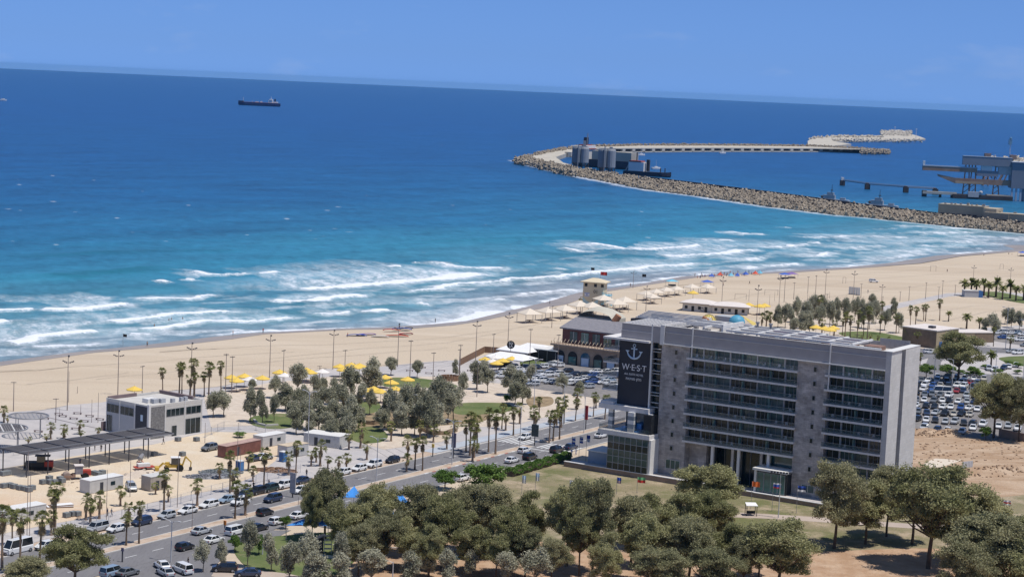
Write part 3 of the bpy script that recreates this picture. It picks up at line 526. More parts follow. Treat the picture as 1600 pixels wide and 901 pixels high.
# balconies
WU = {}
def wu(w, h, k, cols=2):
    if (w, h, k, cols) not in WU: WU[(w, h, k, cols)] = winmesh(w, h, k, cols)
    return WU[(w, h, k, cols)]
FIN = {}
BAYS = [(6.6, 33.25, 7, 33, 8), (39.6, 53.0, 40, 53.0, 4)]
for bi, (x0, x1, wx0, wx1, nu) in enumerate(BAYS):
    zs = FZ if bi == 0 else FZ+[FZ[-1]-FS, FZ[-1]-2*FS]
    for fi, z in enumerate(zs):
        s = MB().box(x0, -.75, z-.42, x1, 2.5, z).build('balcony_slab', slabM, HT)
        MB().box(x0+.05, -.70, z+.01, x1-.05, -.67, z+1.0).build('railing', railG if fi else clear_glass('railing_glass_clear', (.3, .4, .4), .12) if 'railing_glass_clear' not in MC else MC['railing_glass_clear'], s); MB().box(x0+.05, -.72, z+1.0, x1-.05, -.65, z+1.05).build('handrail', steel, s)
        u = (wx1-wx0)/nu
        for i in range(nu):
            k = random.choice([1, 2, 2, 1, 3]) if fi == 0 else random.choice([0, 0, 1, 0, 1, 3, 0])  # darker glass below the top floor paints in the balcony shade
            yy = 1.3 if fi else .7
            ob('window', wu(round(u-.32, 2), 2.58, k, 3 if i % 2 else 2), HT, (wx0+u*(i+.5), yy, z+.02))
            fk = 'fw' if fi == 0 else 'f'
            if fk not in FIN: FIN[fk] = MB().box(-.14, -.35, 0, .14, 1.2, 2.64).mesh('pillar', trim if fi == 0 else mat('fin_shaded', (.42, .42, .42), .7)); FIN[fk+'g'] = MB().box(-.04, -1.25, 0, .04, .9, 2.3).mesh('privacy_screen', clear_glass('screen_glass'+fk, (.30, .50, .48), .55))  # white pillars greyed below the top floor, shade put into their colour
            if i: ob('pillar' if i % 2 else 'privacy_screen', FIN[fk if i % 2 else fk+'g'], HT, (wx0+u*i, yy+.1, z+.02))
# small pier windows
sw = winmesh(.75, 1.1, 0, 1); 
for z in [28-FS*i-1.0 for i in range(8)]:
    for x in (3.7, 37.1): ob('window', sw, HT, (x, -.05, z))
ob('window', winmesh(3.6, 2.1, 1, 3, fm=trim), HT, (4.3, -.1, 1.3)); ob('window', winmesh(3.0, 1.7, 3, 2, fm=trim), HT, (37, -.1, .8))
# ground floor hall
mb = MB(); mb.box(7, 7.0, -1.2, 33, 7.3, 8); hp('hall_glazing', mb, gl[0])
mb = MB(); mb.box(7, 2.5, -1.2, 11.2, 7, 8); hp('hall_wall', mb, hstone)
for x, y in ((13.8, .3), (20.2, .3), (27.3, .3), (17, 4), (24, 4), (12, 4)): mb = MB().box(x-.3, y-.3, -1.2, x+.3, y+.3, 7.9); hp('column', mb, trim if y < 1 else slabM)
for i in range(10): mb = MB().box(11.4+i*2.15, 6.85, -1.2, 11.5+i*2.15, 6.98, 7.9); hp('mullion', mb, steel)
mb = MB(); mb.box(25.6, -2.6, -1.2, 33.1, 3, 4.6); hp('entrance_pavilion', mb, darkM); mb = MB(); mb.box(25.2, -3.1, 4.6, 33.2, 3, 5.1); mb.box(25.6, -2.95, -1.2, 26.1, -2.65, 4.6); hp('pavilion_roof', mb, trim)
for i in range(4): ob('window', wu(1.62, 5.2, 2, 1), HT, (27.0+i*1.66, -2.68, -.9))
mb = MB(); mb.box(26, 1.5, 5.2, 33, 1.7, 7.9); hp('hall_glazing', mb, gl[1])
# sign: anchor, letters
def text_mesh(txt, size, name, m, ext=.04, align='CENTER'):
    c = D.curves.new(name, 'FONT'); c.body = txt; c.size = size; c.extrude = ext; c.align_x = align; o = D.objects.new(name, c); COL.objects.link(o)
    dg = bpy.context.evaluated_depsgraph_get(); me = D.meshes.new_from_object(o.evaluated_get(dg)); D.objects.remove(o); me.materials.clear(); me.materials.append(m); return me
letM = mat('pale_blue_letters', (.50, .62, .75), .5, .05, 1); letW = mat('white_letters', (.75, .75, .77), .5, .03, 1)
def wall_text(txt, size, name, m, parent, loc, sx=1.0):
    o = ob(name, text_mesh(txt, size, name, m), parent, loc); o.rotation_euler = (math.pi/2, 0, 0); o.scale = (sx, 1, 1); return o
mb = MB(); cx, cz = -6.75, 26.4
ring = [(cx+.33*math.cos(a), -.36, cz+1.55+.33*math.sin(a)) for a in np.linspace(0, 2*math.pi, 13)]; mb.path(ring, .09, 5)
mb.box(cx-.16, -.42, cz-1.4, cx+.16, -.27, cz+1.25); mb.box(cx-.75, -.42, cz+.7, cx+.75, -.27, cz+.92)
arc = [(cx+1.75*math.cos(a), -.36, cz+.35+1.75*math.sin(a)) for a in np.linspace(math.pi*1.04, math.pi*1.96, 13)]; mb.path(arc, [.12+.12*math.sin(i/12*math.pi) for i in range(13)], 5)
for s in (-1, 1): mb.add([(cx+s*1.25, -.4, cz+.35), (cx+s*2.2, -.4, cz+.4), (cx+s*1.7, -.4, cz-.25), (cx+s*1.25, -.28, cz+.35), (cx+s*2.2, -.28, cz+.4), (cx+s*1.7, -.28, cz-.25)], [(0, 1, 2), (3, 5, 4), (0, 3, 4, 1), (1, 4, 5, 2), (2, 5, 3, 0)])
mb.build('anchor_emblem', letM, SG)
wall_text('W·E·S·T', 2.0, 'sign_letters', letW, SG, (-6.6, -.3, 22.3), .93); wall_text('ALL SUITE HOTEL', .62, 'sign_letters', letW, SG, (-6.6, -.3, 21.2), 1.0)
wall_text('תוטיווס ןולמ', .8, 'sign_letters', letW, SG, (-6.6, -.3, 20.1), 1.0)
# terrace and its wall
TR = thing('retaining_wall', 'long low brown stone wall with white coping between the hotel terrace and the lawn', 'wall', (*ho, 0), GRID)
MB().box(-21, -3.6, 0, 46, 0, 1.12).build('terrace_slab', paving, TR); 
for i in range(13): x = -21.5+i*5.3; dz = -.14*max(0, i-6)/3; MB().box(x, -4.1, 0, x+5.28, -3.62, 1.15+dz).build('wall_panel', mat('brown_wall', (.30, .22, .17), .85, .15, .8), TR); MB().box(x, -4.2, 1.152+dz, x+5.28, -3.55, 1.30+dz).build('coping', trim, TR)
# balcony furniture
chairM = MB(); chairM.box(-.25, -.25, .35, .25, .25, .42); chairM.box(-.25, .2, .42, .25, .26, .9); [chairM.box(x-.03, y-.03, 0, x+.03, y+.03, .35) for x in (-.2, .2) for y in (-.2, .2)]
cm = chairM.mesh('balcony_chair', trim); hw = Matrix.Translation((*ho, hz)) @ Matrix.Rotation(GRID, 4, 'Z')
random.seed(3)
for bi, (x0, x1, a, b_, nu) in enumerate(BAYS):
    for fi, z in enumerate(FZ):
        for i in range(nu):
            if random.random() < (.75 if fi == 0 else .42):
                x = a+(b_-a)/nu*(i+random.uniform(.3, .7)); p = hw @ Vector((x, .1, z+.01))
                ob('balcony_chair', cm, None, tuple(p), GRID+random.uniform(-1, 1), 'white chair, %s balcony from left of the %s block, %s floor from the top' % (nth(i), 'wide' if bi == 0 else 'narrow', nth(fi)), 'chair', 'chairs on the hotel balconies')
# ------------------------------------------------------------------ other buildings
cream = mat('cream_render', (.56, .54, .50), .8, .06, 1); greyw = mat('pale_grey_panel', (.40, .41, .43), .7, .05, 1)
dstone = mat('dark_speckled_stone', (.11, .11, .11), .8, .5, 2.2, col2=(.27, .26, .25)); slate = mat('slate_panel', (.045, .048, .06), .6, .2, 2)
def frame(px, py, rz, label, cat, name, z=0, group=None): return thing(name, label, cat, (*G(px, py, z), 0), rz, group)
A1 = math.radians(52.05)
LB = thing('white_building', 'white two-storey flat-roofed building with dark stone corner beside the long pergola', 'building', (*G(233, 634, 8), 0), A1)
MB().box(0, 0, 0, 16.9, 15, 7.3).build('wall', cream, LB); MB().box(-.03, .2, 0, .25, 14.9, 7.2).build('wall', greyw, LB)  # left side faced in grey, its shade painted into the wall colour
mb = MB(); mb.box(0, 0, 7.32, 16.9, .3, 8.0); mb.box(0, .3, 7.32, .3, 15, 8.0); mb.box(16.6, .3, 7.32, 16.9, 15, 8.0); mb.box(.3, 14.7, 7.32, 16.6, 15, 8.0); mb.build('parapet', cream, LB)
mb = MB(); mb.box(.31, 14.6, 7.4, 9, 15.1, 8.3); mb.box(16.3, 3, 7.4, 17.0, 14.9, 8.3); mb.build('parapet_cladding', mat('mauve_cladding', (.20, .15, .15), .8), LB)
mb = MB(); mb.box(.31, .31, 7.32, 16.6, 14.6, 7.5); mb.build('roof', mat('pale_roof', (.52, .50, .47), .9, .1, .4), LB)
MB().box(-.12, -.12, 0, .5, .5, 8.25).build('corner_pillar', trim, LB); MB().box(.6, -.06, 0, 4.9, .02, 7.6).build('stone_panel', dstone, LB); MB().box(-.08, .55, 0, -.02, 4.6, 7.6).build('slate_panel', slate, LB)
MB().box(-.1, 2.0, 4.1, -.085, 2.8, 5.6).build('notice_board', letM, LB)
for x in (5.0, 11.2, 16.7): MB().box(x-.08, -.09, 0, x+.08, .0, 8.05).build('joint_strip', trim, LB)
for y in (4.9, 10.2, 14.9): MB().box(-.12, y-.1, 0, -.02, y+.1, 8.05).build('joint_strip', trim, LB)
for a, b, c, d in ((5.4, 10.9, 4.9, 6.6), (11.6, 16.3, 4.9, 6.6), (7.2, 8.7, 0, 2.5), (11.5, 16.2, 0, 3.7)):
    w_ = MB().box(a, -.07, c, b, -.01, d).build('window', gl[0], LB); [MB().box(x-.05, -.1, c, x+.05, -.075, d).build('frame', frameM, w_) for x in np.arange(a, b+.1, (b-a)/max(1, round((b-a)/1.4)))]
for a, b, c, d in ((5.3, 9.9, 4.8, 6.7), (10.5, 14.7, 4.8, 6.7), (12.9, 14.7, .2, 4.0)): w_ = MB().box(-.1, a, c, -.04, b, d).build('window', gl[0], LB); [MB().box(-.13, y-.04, c, -.105, y+.04, d).build('frame', frameM, w_) for y in np.arange(a, b+.1, (b-a)/3)]
for x, y, w, d in ((5, 4, 1.6, 1.4), (6.8, 3.4, 1.4, 1), (9.2, 2.2, .9, .8), (12, 2.2, .8, .8), (13.4, 2.4, .9, .8), (4.2, 5.2, 3.0, 2)): MB().box(x, y, 7.5, x+w, y+d, 8.5).build('roof_unit', greyw if w < 2 else trim, LB)
MB().box(-1, 15.5, 0, 6, 15.7, 2.2).build('yard_wall', mat('mauve_cladding', (.20, .15, .15)), LB)

PG = thing('pergola_canopy', 'long flat grey slatted pergola on thin steel posts in the building site', 'pergola', (*G(43, 710, 5), 0), math.radians(51.4))
L_, W_ = 40.2, 9.4
for y in (0, 3.0, W_): MB().box(0, y-.12, 4.85, L_, y+.12, 5.1).build('beam', steel, PG)
for i in range(8): MB().box(i*L_/7-.13, .12, 4.87, i*L_/7+.13, W_-.12, 5.12).build('cross_beam', dsteel, PG)
panM = mat('pergola_mesh', (.085, .08, .085), .8, .3, 3)
for i in range(7):
    for y0, y1 in ((.2, 2.85), (3.15, W_-.2)):
        x0, x1 = i*L_/7+.3+(0 if y0 < 1 else .0), (i+1)*L_/7-.3; mb = MB(); y = y0
        while y < y1: mb.box(x0, y, 4.93, x1, y+.21, 4.99); y += .265
        mb.build('slatted_panel', panM, PG, kind='stuff')
for i in range(8):
    for y in (.6, W_-.8):
        if (i, y) != (7, .6): MB().box(i*L_/7.3+.2, y-.09, 0, i*L_/7.3+.38, y+.09, 4.85).build('post', dsteel, PG)
for (px, py, h, r, nb, lab) in ((45, 649, 5, 4.5, 0, 'round lattice shade canopy on posts, farther of two round canopies'), (6, 668, 5, 5.2, 1, 'round solid dark shade canopy cut by the left edge of the photo')):
    T = thing('round_canopy', lab, 'canopy', (*G(px, py, h), 0), math.radians(20)); ring = [(r*math.cos(a), r*math.sin(a), h) for a in np.linspace(0, 2*math.pi, 33)]
    MB().path(ring, .16, 6).build('rim', steel, T); mb = MB()
    for i in range(-9, 10):
        x = i*.5; 
        if abs(x) < r-.1:
            y = math.sqrt(r*r-x*x); (nb or i % 2 == 0) and mb.box(x-(.21 if nb else .07), -y, h-.05, x+(.21 if nb else .07), y, h)
            if not nb and i % 2 == 0: mb.box(-y, x-.05, h-.12, y, x+.05, h-.06)
    mb.build('lattice', panM if nb else steel, T, kind='stuff')
    if nb: [MB().box(x-.1, -math.sqrt(r*r-x*x), h+.01, x+.1, math.sqrt(r*r-x*x), h+.06).build('rib', trim, T) for x in (-3, -.5, 2, 4)]
    for a in (.6, 2.4, 3.9, 5.4): MB().tube((r*.8*math.cos(a), r*.8*math.sin(a), 0), (r*.8*math.cos(a), r*.8*math.sin(a), h), .09).build('post', steel, T)
# containers, huts and cabins of the site
def corrug(px, py, rz, l, w, h, m, label, nm='shipping_container', cat='container', roofm=None):
    T = frame(px, py, rz, label, cat, nm); mb = MB(); mb.box(0, 0, .1, l, w, h); mb.build('body', m, T)
    mb = MB(); x = .15
    while x < l-.2: mb.box(x, -.05, .25, x+.16, .0-.002, h-.2); x += .34
    mb.build('corrugation', m, T, kind='stuff'); MB().box(-.06, -.08, h, l+.06, w+.06, h+.1).build('roof', roofm or m, T)
    MB().box(l*.3, -.07, .2, l*.3+.9, -.052, 2.1).build('door', slate if roofm else m, T)
    if roofm and cat == 'cabin': MB().box(l*.62, -.07, 1.1, l*.62+1.2, -.052, 1.9).build('window', gl[0], T)
    return T
rust = mat('red_container_paint', (.23, .105, .085), .8, .25, .6); cabw = mat('site_cabin_white', (.55, .54, .52), .7, .08, .8)
corrug(353, 716, math.radians(58), 12.2, 2.5, 2.7, rust, 'long rust-red shipping container at the edge of the building site', roofm=mat('container_roof', (.42, .29, .25), .85, .2, .8))
corrug(140, 772, math.radians(54), 9, 3, 2.7, cabw, 'low white site cabin behind the fan palms', 'site_cabin', 'cabin', trim)
corrug(-2, 822, math.radians(52), 11, 3, 2.7, cabw, 'white flat-roofed site cabin at the left edge of the photo', 'site_cabin', 'cabin', trim)
corrug(235, 768, math.radians(50), 4.5, 3, 3, mat('beige_cabin', (.42, .37, .32), .8, .1, 1), 'beige block hut with junk on its roof behind the tall palms', 'site_cabin', 'cabin', cabw)
corrug(410, 700, math.radians(55), 8, 3, 2.7, cabw, 'white site cabin right behind the red container', 'site_cabin', 'cabin', trim)
corrug(448, 716, math.radians(52), 7, 3, 2.7, cabw, 'grey and white cabin in the middle of the palms', 'site_cabin', 'cabin', mat('sandy_roof', (.55, .45, .33)))
corrug(474, 694, math.radians(-22), 9.5, 5, 2.8, cabw, 'large white cabin with pale roof at the corner of the park', 'site_cabin', 'cabin', trim)
corrug(520, 690, math.radians(-20), 2.8, 1.6, 1.7, mat('bin_green', (.05, .12, .11)), 'dark green refuse container under the park trees', 'refuse_container', 'container')
for px, py, lab in ((374, 737, 'blue portable toilet beside the lamp post'), (442, 722, 'blue portable toilet next to the grey cabin')):
    T = frame(px, py, math.radians(50), lab, 'toilet', 'portable_toilet'); bl = mat('toilet_blue', (.05, .14, .33), .5, .1, 1)
    MB().box(0, 0, 0, 1.3, 1.3, 2.2).build('body', bl, T); MB().box(.2, -.05, .1, 1.1, -.002, 2.0).build('door', mat('toilet_door', (.08, .2, .42)), T); MB().box(-.05, -.05, 2.2, 1.35, 1.35, 2.4).build('roof', trim, T)
# paving pallets of the site
pal = MB(); pal.box(-.6, -.6, 0, .6, .6, .12, 1); [pal.cbox((0, 0, .25+i*.22), (1.15, 1.1, .2), 0, rz=.02*i) for i in range(4)]
palm_ = pal.mesh('pallet', [mat('grey_blocks', (.20, .215, .22), .85, .2, 3), wood])
PL = [(6, 762), (15, 761), (22, 763), (31, 765), (38, 766), (45, 768), (50, 765), (67, 756), (77, 750), (78, 756), (85, 756), (94, 751), (97, 754), (5, 743), (12, 742), (148, 742), (154, 744), (160, 741), (114, 806), (121, 806), (104, 808), (241, 712), (278, 689), (307, 689), (285, 712)]
for i, p in enumerate(PL): ob('paver_pallet', palm_, None, (*G(*p), 0), .9, 'pallet of grey paving blocks on the site sand, %s from the left' % nth(sorted(PL).index(p)), 'pallet', 'pallets of paving blocks')
# rubble heap and sand heaps (stuff)
def heap(px, py, rx, ry, h, m, name, n=260, seed=1):
    rs = random.Random(seed); x0, y0 = G(px, py); mb = MB(); N = 14
    vs = [(0, 0, h)]; fs = []
    for j in range(1, 5):
        for i in range(N): a = 2*math.pi*i/N; q = j/4; vs.append((rx*q*math.cos(a)*(1+rs.uniform(-.12, .12)), ry*q*math.sin(a)*(1+rs.uniform(-.12, .12)), max(-.05, h*(1-q)**1.1*(1+rs.uniform(-.25, .25)))))
    for i in range(N): fs.append((0, 1+i, 1+(i+1) % N))
    for j in range(3):
        for i in range(N): fs.append((1+j*N+i, 1+(j+1)*N+i, 1+(j+1)*N+(i+1) % N, 1+j*N+(i+1) % N))
    mb.add(vs, fs)
    for i in range(n): q = rs.random()**.5; a = rs.uniform(0, 6.28); s = rs.uniform(.08, .3); mb.cbox((rx*q*math.cos(a), ry*q*math.sin(a), h*(1-q)+s*.3), (s*2, s*1.4, s), rz=rs.uniform(0, 3))
    return mb.build(name, m, None, loc=(x0, y0, 0), rz=rs.uniform(-.3, .8), kind='stuff')
heap(125, 758, 6, 3, 1.3, sitesand, 'sand_heap', 30, 2); heap(222, 742, 6, 3, 1.2, parksand, 'sand_heap', 20, 3); heap(345, 738, 5, 3, .8, MC['grey_blocks'], 'rubble', 260, 4); heap(328, 745, 6, 2.5, .7, steel, 'rubble', 200, 5)
heap(430, 735, 5, 2.5, .8, wood, 'rubble', 160, 6); heap(1550, 738, 22, 5, 1.6, fieldM, 'earth_heap', 260, 7); heap(1445, 677, 8, 3, 1.6, fieldM, 'earth_heap', 120, 8); heap(1480, 678, 9, 3, 1.6, fieldM, 'earth_heap', 120, 9); heap(1590, 736, 14, 5, 1.8, fieldM, 'earth_heap', 120, 10)
for i in range(1): heap(1520, 703, 34, 13, .25, fieldM, 'scattered_clods', 260, 12)
MB().box(0, 0, 0, 3.5, .1, 2.6).build('sheet_stack', greyw, T2 := frame(1503, 738, .6, 'tipped grey corrugated metal sheet stack on the bare earth', 'metal sheet', 'metal_sheet'))
for i in range(7): MB().box(i*.5, -.06, 0, i*.5+.22, -.002, 2.5).build('corrugation', trim, T2)
# ---------------- restaurant with arches, red upper floor, white tents
brick = stone_mat('restaurant_brick', (.34, .26, .20), (.40, .31, .24), (.27, .22, .18), .5, .25, .12); redb = mat('red_brown_cladding', (.13, .055, .055), .7, .15, .6)
RS = thing('beach_restaurant', 'beach restaurant with brick arches below and dark red upper floor behind the hotel', 'restaurant', (*G(862, 566), 0), GRID)
MB().box(0, .6, 0, 42, 22, 5.6).build('wall', brick, RS)
for i in range(8):
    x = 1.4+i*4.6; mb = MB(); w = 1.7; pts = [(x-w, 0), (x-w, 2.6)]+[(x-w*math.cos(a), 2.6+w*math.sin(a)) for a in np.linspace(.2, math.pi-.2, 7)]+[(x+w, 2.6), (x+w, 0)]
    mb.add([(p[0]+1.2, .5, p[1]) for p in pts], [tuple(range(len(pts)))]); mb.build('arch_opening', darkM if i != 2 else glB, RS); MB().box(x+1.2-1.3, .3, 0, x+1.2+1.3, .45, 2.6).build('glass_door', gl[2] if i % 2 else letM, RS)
MB().box(-.6, -.4, 5.6, 42, 4, 6.1).build('balcony_slab', brick, RS)
for i in range(40): MB().box(-.4+i*1.05, -.2, 6.1, -.3+i*1.05, -.1, 7.0, 0).build('railing_post', wood, RS) if i < 30 else None
mb = MB(); [mb.tube((i*1.3, .3, 6.8), (i*1.3+.3, .9, 7.8), .1, .1, 5) for i in range(20)]; mb.build('planter_row', MC['sandy_roof'], RS, kind='stuff')
MB().prism([(.8, 4.5), (36, 4.5), (36, 25.6), (-5, 23.6)], 5.6, 10.6).build('upper_wall', redb, RS)
for i in range(7): x = 3.6+i*4.1; w_ = MB().box(x, 4.38, 6.6, x+2.7, 4.46, 9.9).build('window', gl[2] if i % 2 else gl[3], RS); MB().box(x+1.3, 4.3, 6.6, x+1.4, 4.37, 9.9).build('frame', trim, w_)
tileM = mat('grey_roof_tiles', (.16, .155, .17), .8, .35, 1.2, col2=(.27, .26, .28)); mb = MB()
mb.add([(0, 3.9, 10.5), (37, 3.9, 10.5), (37, 26, 11.6), (-6, 24, 11.6), (0, 3.9, 10.9), (37, 3.9, 10.9), (37, 26, 12.0), (-6, 24, 12.0)], [(0, 3, 2, 1), (4, 5, 6, 7), (0, 1, 5, 4), (1, 2, 6, 5), (2, 3, 7, 6), (3, 0, 4, 7)]); mb.build('roof', tileM, RS)
for i in range(34): MB().box(2.5+i, 4, 11-.05, 2.56+i, 29.5, 11.0-.049) if False else None
mb = MB(); N = 12; vs = []; fs = []
for j in range(5):
    for i in range(N+1): t = i/N; vs.append((-7+13*t, 27+9*j/4, 12.0+3.4*math.sin(math.pi*t)**.6*(.5+.5*math.sin(math.pi*(j+.5)/5))))
fs = [(j*(N+1)+i, j*(N+1)+i+1, (j+1)*(N+1)+i+1, (j+1)*(N+1)+i) for j in range(4) for i in range(N)]; mb.add(vs, fs); mb.box(-7, 27, 0, 6, 36, 12.0); mb.build('membrane_roof', mat('beige_membrane', (.50, .47, .39), .8, .08, .4), RS)
for x, y, r in ((8, 25, 2.0), (30, 44, 2.2)): MB().tube((x, y, 11.8), (x+1.2, y+.4, 13.9), r*.6, r*.55, 9).build('roof_vent', mat('terracotta', (.36, .17, .09)), RS)
for i in range(46): x, y = random.uniform(8, 38), random.uniform(28, 50); MB().box(x, y, 11, x+random.uniform(1, 4), y+random.uniform(.8, 3), 11+random.uniform(.8, 2.6)).build('roof_unit', random.choice([steel, cream, MC['sandy_roof'], dsteel]), RS)
for i in range(7): MB().box(14-i, 28+i*3.2, 13.6, 41-i*2, 28.35+i*3.2, 13.9).build('roof_beam', trim, RS)
MB().box(7, 28, 0, 41, 51, 11).build('rear_wing', mat('mauve_wing', (.27, .24, .26), .8, .1, .6), RS); MB().box(24, 40, 11, 38, 50, 12.6).build('rear_wing', cream, RS)
# terrace box and tents
TB = frame(828, 562, GRID, 'black screened terrace box under a white canopy beside the arches', 'terrace', 'screened_terrace'); MB().box(0, 0, 0, 9.5, 8, 3.6).build('screen_wall', mat('black_screen', (.018, .02, .025), .6, .2, 1), TB); [MB().box(x-.06, -.1, 0, x+.06, -.002, 3.6).build('post', steel, TB) for x in (0, 3.1, 6.3, 9.4)]
MB().box(-1.5, -.4, 3.7, 10, 9, 3.95).build('canopy', trim, TB)
tentM = mat('white_canvas', (.78, .77, .76), .6, .03, .5)
for i, (px, py, l, w) in enumerate(((757, 556, 14, 9), (775, 545, 12, 9), (802, 543, 11, 10))):
    T = thing('white_tent', 'white canvas restaurant tent, %s of three from the left' % nth(i), 'tent', (*G(px, py, 3), 0), GRID, 'white restaurant tents'); mb = MB()
    mb.add([(0, 0, 3), (l, 0, 3), (l, w, 3), (0, w, 3), (l*.2, w/2, 4.4), (l*.8, w/2, 4.4)], [(0, 1, 5, 4), (2, 3, 4, 5), (1, 2, 5), (3, 0, 4)]); mb.box(0, 0, 2.7, l, .05, 3.0); mb.build('canopy', tentM, T)
    for x in (0, l): [MB().tube((x, y, 0), (x, y, 3), .07).build('post', steel, T) for y in (0.1, w)]
FS_ = thing('timber_screen', 'long low brown timber screen running from the beach to the tents', 'fence', (*G(719, 571), 0), 0); a = np.array(G(719, 571)); b2 = np.array(G(757, 551)); c2 = np.array(G(830, 556))
for u, v in ((a, b2), (b2, c2)):
    L = np.linalg.norm(v-u); ang = math.atan2(*(v-u)[::-1]); k = int(L/2)
    for i in range(k): p = u+(v-u)*i/k-a; o = MB().box(0, 0, .1, L/k-.06, .1, 2.1).build('screen_panel', wood, FS_); o.location = (*p, 0); o.rotation_euler = (0, 0, ang)
SI = frame(797, 566, 0, 'round black sign with white letters on a post above the tents', 'sign', 'round_sign'); MB().tube((0, 0, 0), (0, 0, 5), .08).build('post', steel, SI); d_ = MB().tube((0, -.12, 5.6), (0, .12, 5.6), 1.25, 1.25, 24).build('disc', mat('sign_black', (.01, .01, .012), .5), SI)
for t, z in (('SO', 5.72), ('LA', 4.85)): wall_text(t, 1.0, 'letters', letW, d_, (0, -.16, z))
# planter box and small walls
T = frame(703, 594, .1, 'round brown timber planter with a small tree at the plaza edge', 'planter', 'timber_planter'); 
for i in range(18): a = 2*math.pi*i/18; o = MB().box(-.42, -.06, 0, .42, .06, 1.5).build('board', wood, T); o.location = (2.6*math.cos(a), 2.0*math.sin(a), 0); o.rotation_euler = (0, 0, a+math.pi/2)
rubw = stone_mat('rubble_wall', (.36, .27, .18), (.27, .21, .14), (.2, .15, .1), .5, .3, .3)
def bend_wall(pts, h, w, m, label, name='garden_wall'):
    P = [np.array(G(*p)) for p in pts]; T = thing(name, label, 'wall', (*P[0], 0))
    for u, v in zip(P[:-1], P[1:]): L = np.linalg.norm(v-u); o = MB().box(0, 0, 0, L, w, h).build('wall_segment', m, T); o.location = (*(u-P[0]), 0); o.rotation_euler = (0, 0, math.atan2(*(v-u)[::-1]))
bend_wall([(566, 662), (585, 664), (600, 660), (620, 664)], .9, 1.2, rubw, 'rough stone garden wall among the grey park trees'); bend_wall([(655, 672), (675, 679), (700, 680), (715, 674)], .9, 1.2, rubw, 'rough stone wall curving round the park plaza')
bend_wall([(490, 672), (498, 680), (512, 684), (530, 687)], .5, .5, kerbM, 'curved pale concrete bench wall on the left side of the park'); bend_wall([(395, 657), (402, 663), (415, 666), (435, 665)], .5, .5, kerbM, 'short curved concrete bench wall at the park corner')
bend_wall([(1560, 682), (1600, 690), (1660, 700)], 2.2, .3, MC['brown_wall'], 'grey-brown wall beside the car park at the right edge')
# ---------------- beach huts with white roofs
def hut(px, py, rz, l, w, h, label, mural=0):
    T = frame(px, py, rz, label, 'kiosk', 'beach_hut'); MB().box(0, 0, 0, l, w, h).build('wall', cream, T); e = 1.1; mb = MB()
    mb.add([(-e, -e, h), (l+e, -e, h), (l+e, w+e, h), (-e, w+e, h), (l*.3, w*.5, h+1.6), (l*.7, w*.5, h+1.6), (-e, -e, h+.25), (l+e, -e, h+.25), (l+e, w+e, h+.25), (-e, w+e, h+.25)], [(0, 3, 2, 1), (0, 1, 7, 6), (1, 2, 8, 7), (2, 3, 9, 8), (3, 0, 6, 9), (6, 7, 5, 4), (8, 9, 4, 5), (7, 8, 5), (9, 6, 4)])
    mb.build('roof', mat('hut_roof', (.66, .60, .56), .8, .05, .4), T); MB().box(-e, -e-.03, h-.15, l+e, -e+.05, h-.003).build('fascia', wood, T)
    for i, x in enumerate(np.arange(1, l-1.2, 2.7)): MB().box(x, -.06, .1 if i % 2 else 1, x+1.1, -.003, 2.2).build('door' if i % 2 else 'window', darkM, T)
    if mural:
        mb = MB()
        for i in range(9): a = i*.7; mb.path([(l*.68+1.3*math.cos(a)*(.4+.07*i), -.1, 1.3+.8*math.sin(a)*(.5+.05*i)), (l*.68+1.3*math.cos(a+.7)*(.4+.07*i), -.1, 1.3+.8*math.sin(a+.7)*(.5+.05*i))], .1, 4)
        mb.build('wall_painting', slate, T)
    for y in (2, 4.5): MB().box(l, y, .1, l+.05, y+.9, 2).build('window', darkM, T)
hut(1066, 485, -.35, 12, 8, 3.2, 'white beach hut with a hipped roof and a painted front', 1); hut(1112, 489, -.2, 14, 8, 3.0, 'white beach hut with a hipped roof, right of the painted one')
# domes behind the hotel
DM = frame(1103, 512, GRID, 'yellow and blue playground domes on a low building behind the hotel', 'playground', 'dome_pavilion')
def dome(x, y, z, r, h, m, nm):
    mb = MB(); mb.lathe([(r*math.cos(a), h*math.sin(a)) for a in np.linspace(0, math.pi/2-.02, 8)], 20, c=(x, y, z)); o = mb.build(nm, m, DM, smooth=True); return o
yel = mat('dome_yellow', (.62, .48, .13), .5, .1, .5)
dd = dome(0, 2, 0, 3.3, 5, yel, 'yellow_dome')
for i in range(12): a = 2*math.pi*i/12; MB().path([(3.34*math.cos(t)*math.cos(a), 2+3.34*math.cos(t)*math.sin(a), 5.05*math.sin(t)) for t in np.linspace(0, 1.5, 6)], .07, 4).build('rib', dsteel, dd)
dome(13, -1, 3.4, 3.0, 2.8, mat('dome_blue', (.09, .33, .48), .5, .05, .5), 'blue_dome'); MB().box(-3, 0, 0, 16, 9, 2.2).build('base', MC['mauve_wing'], DM); MB().box(2, 3, 2.2, 11, 9, 4.6).build('upper_box', greyw, DM)
for i in range(9): MB().box(2.4+i, -.5, .9, 2.6+i, -.3, 3).build('railing_post', trim, DM)
MB().add([(13, 2, 6), (20, -1, 2.6), (17, 7, 3)], [(0, 1, 2)]).add([(13, 2, 5.9), (20, -1, 2.5), (17, 7, 2.9)], [(2, 1, 0)]).build('shade_sail', yel, DM)
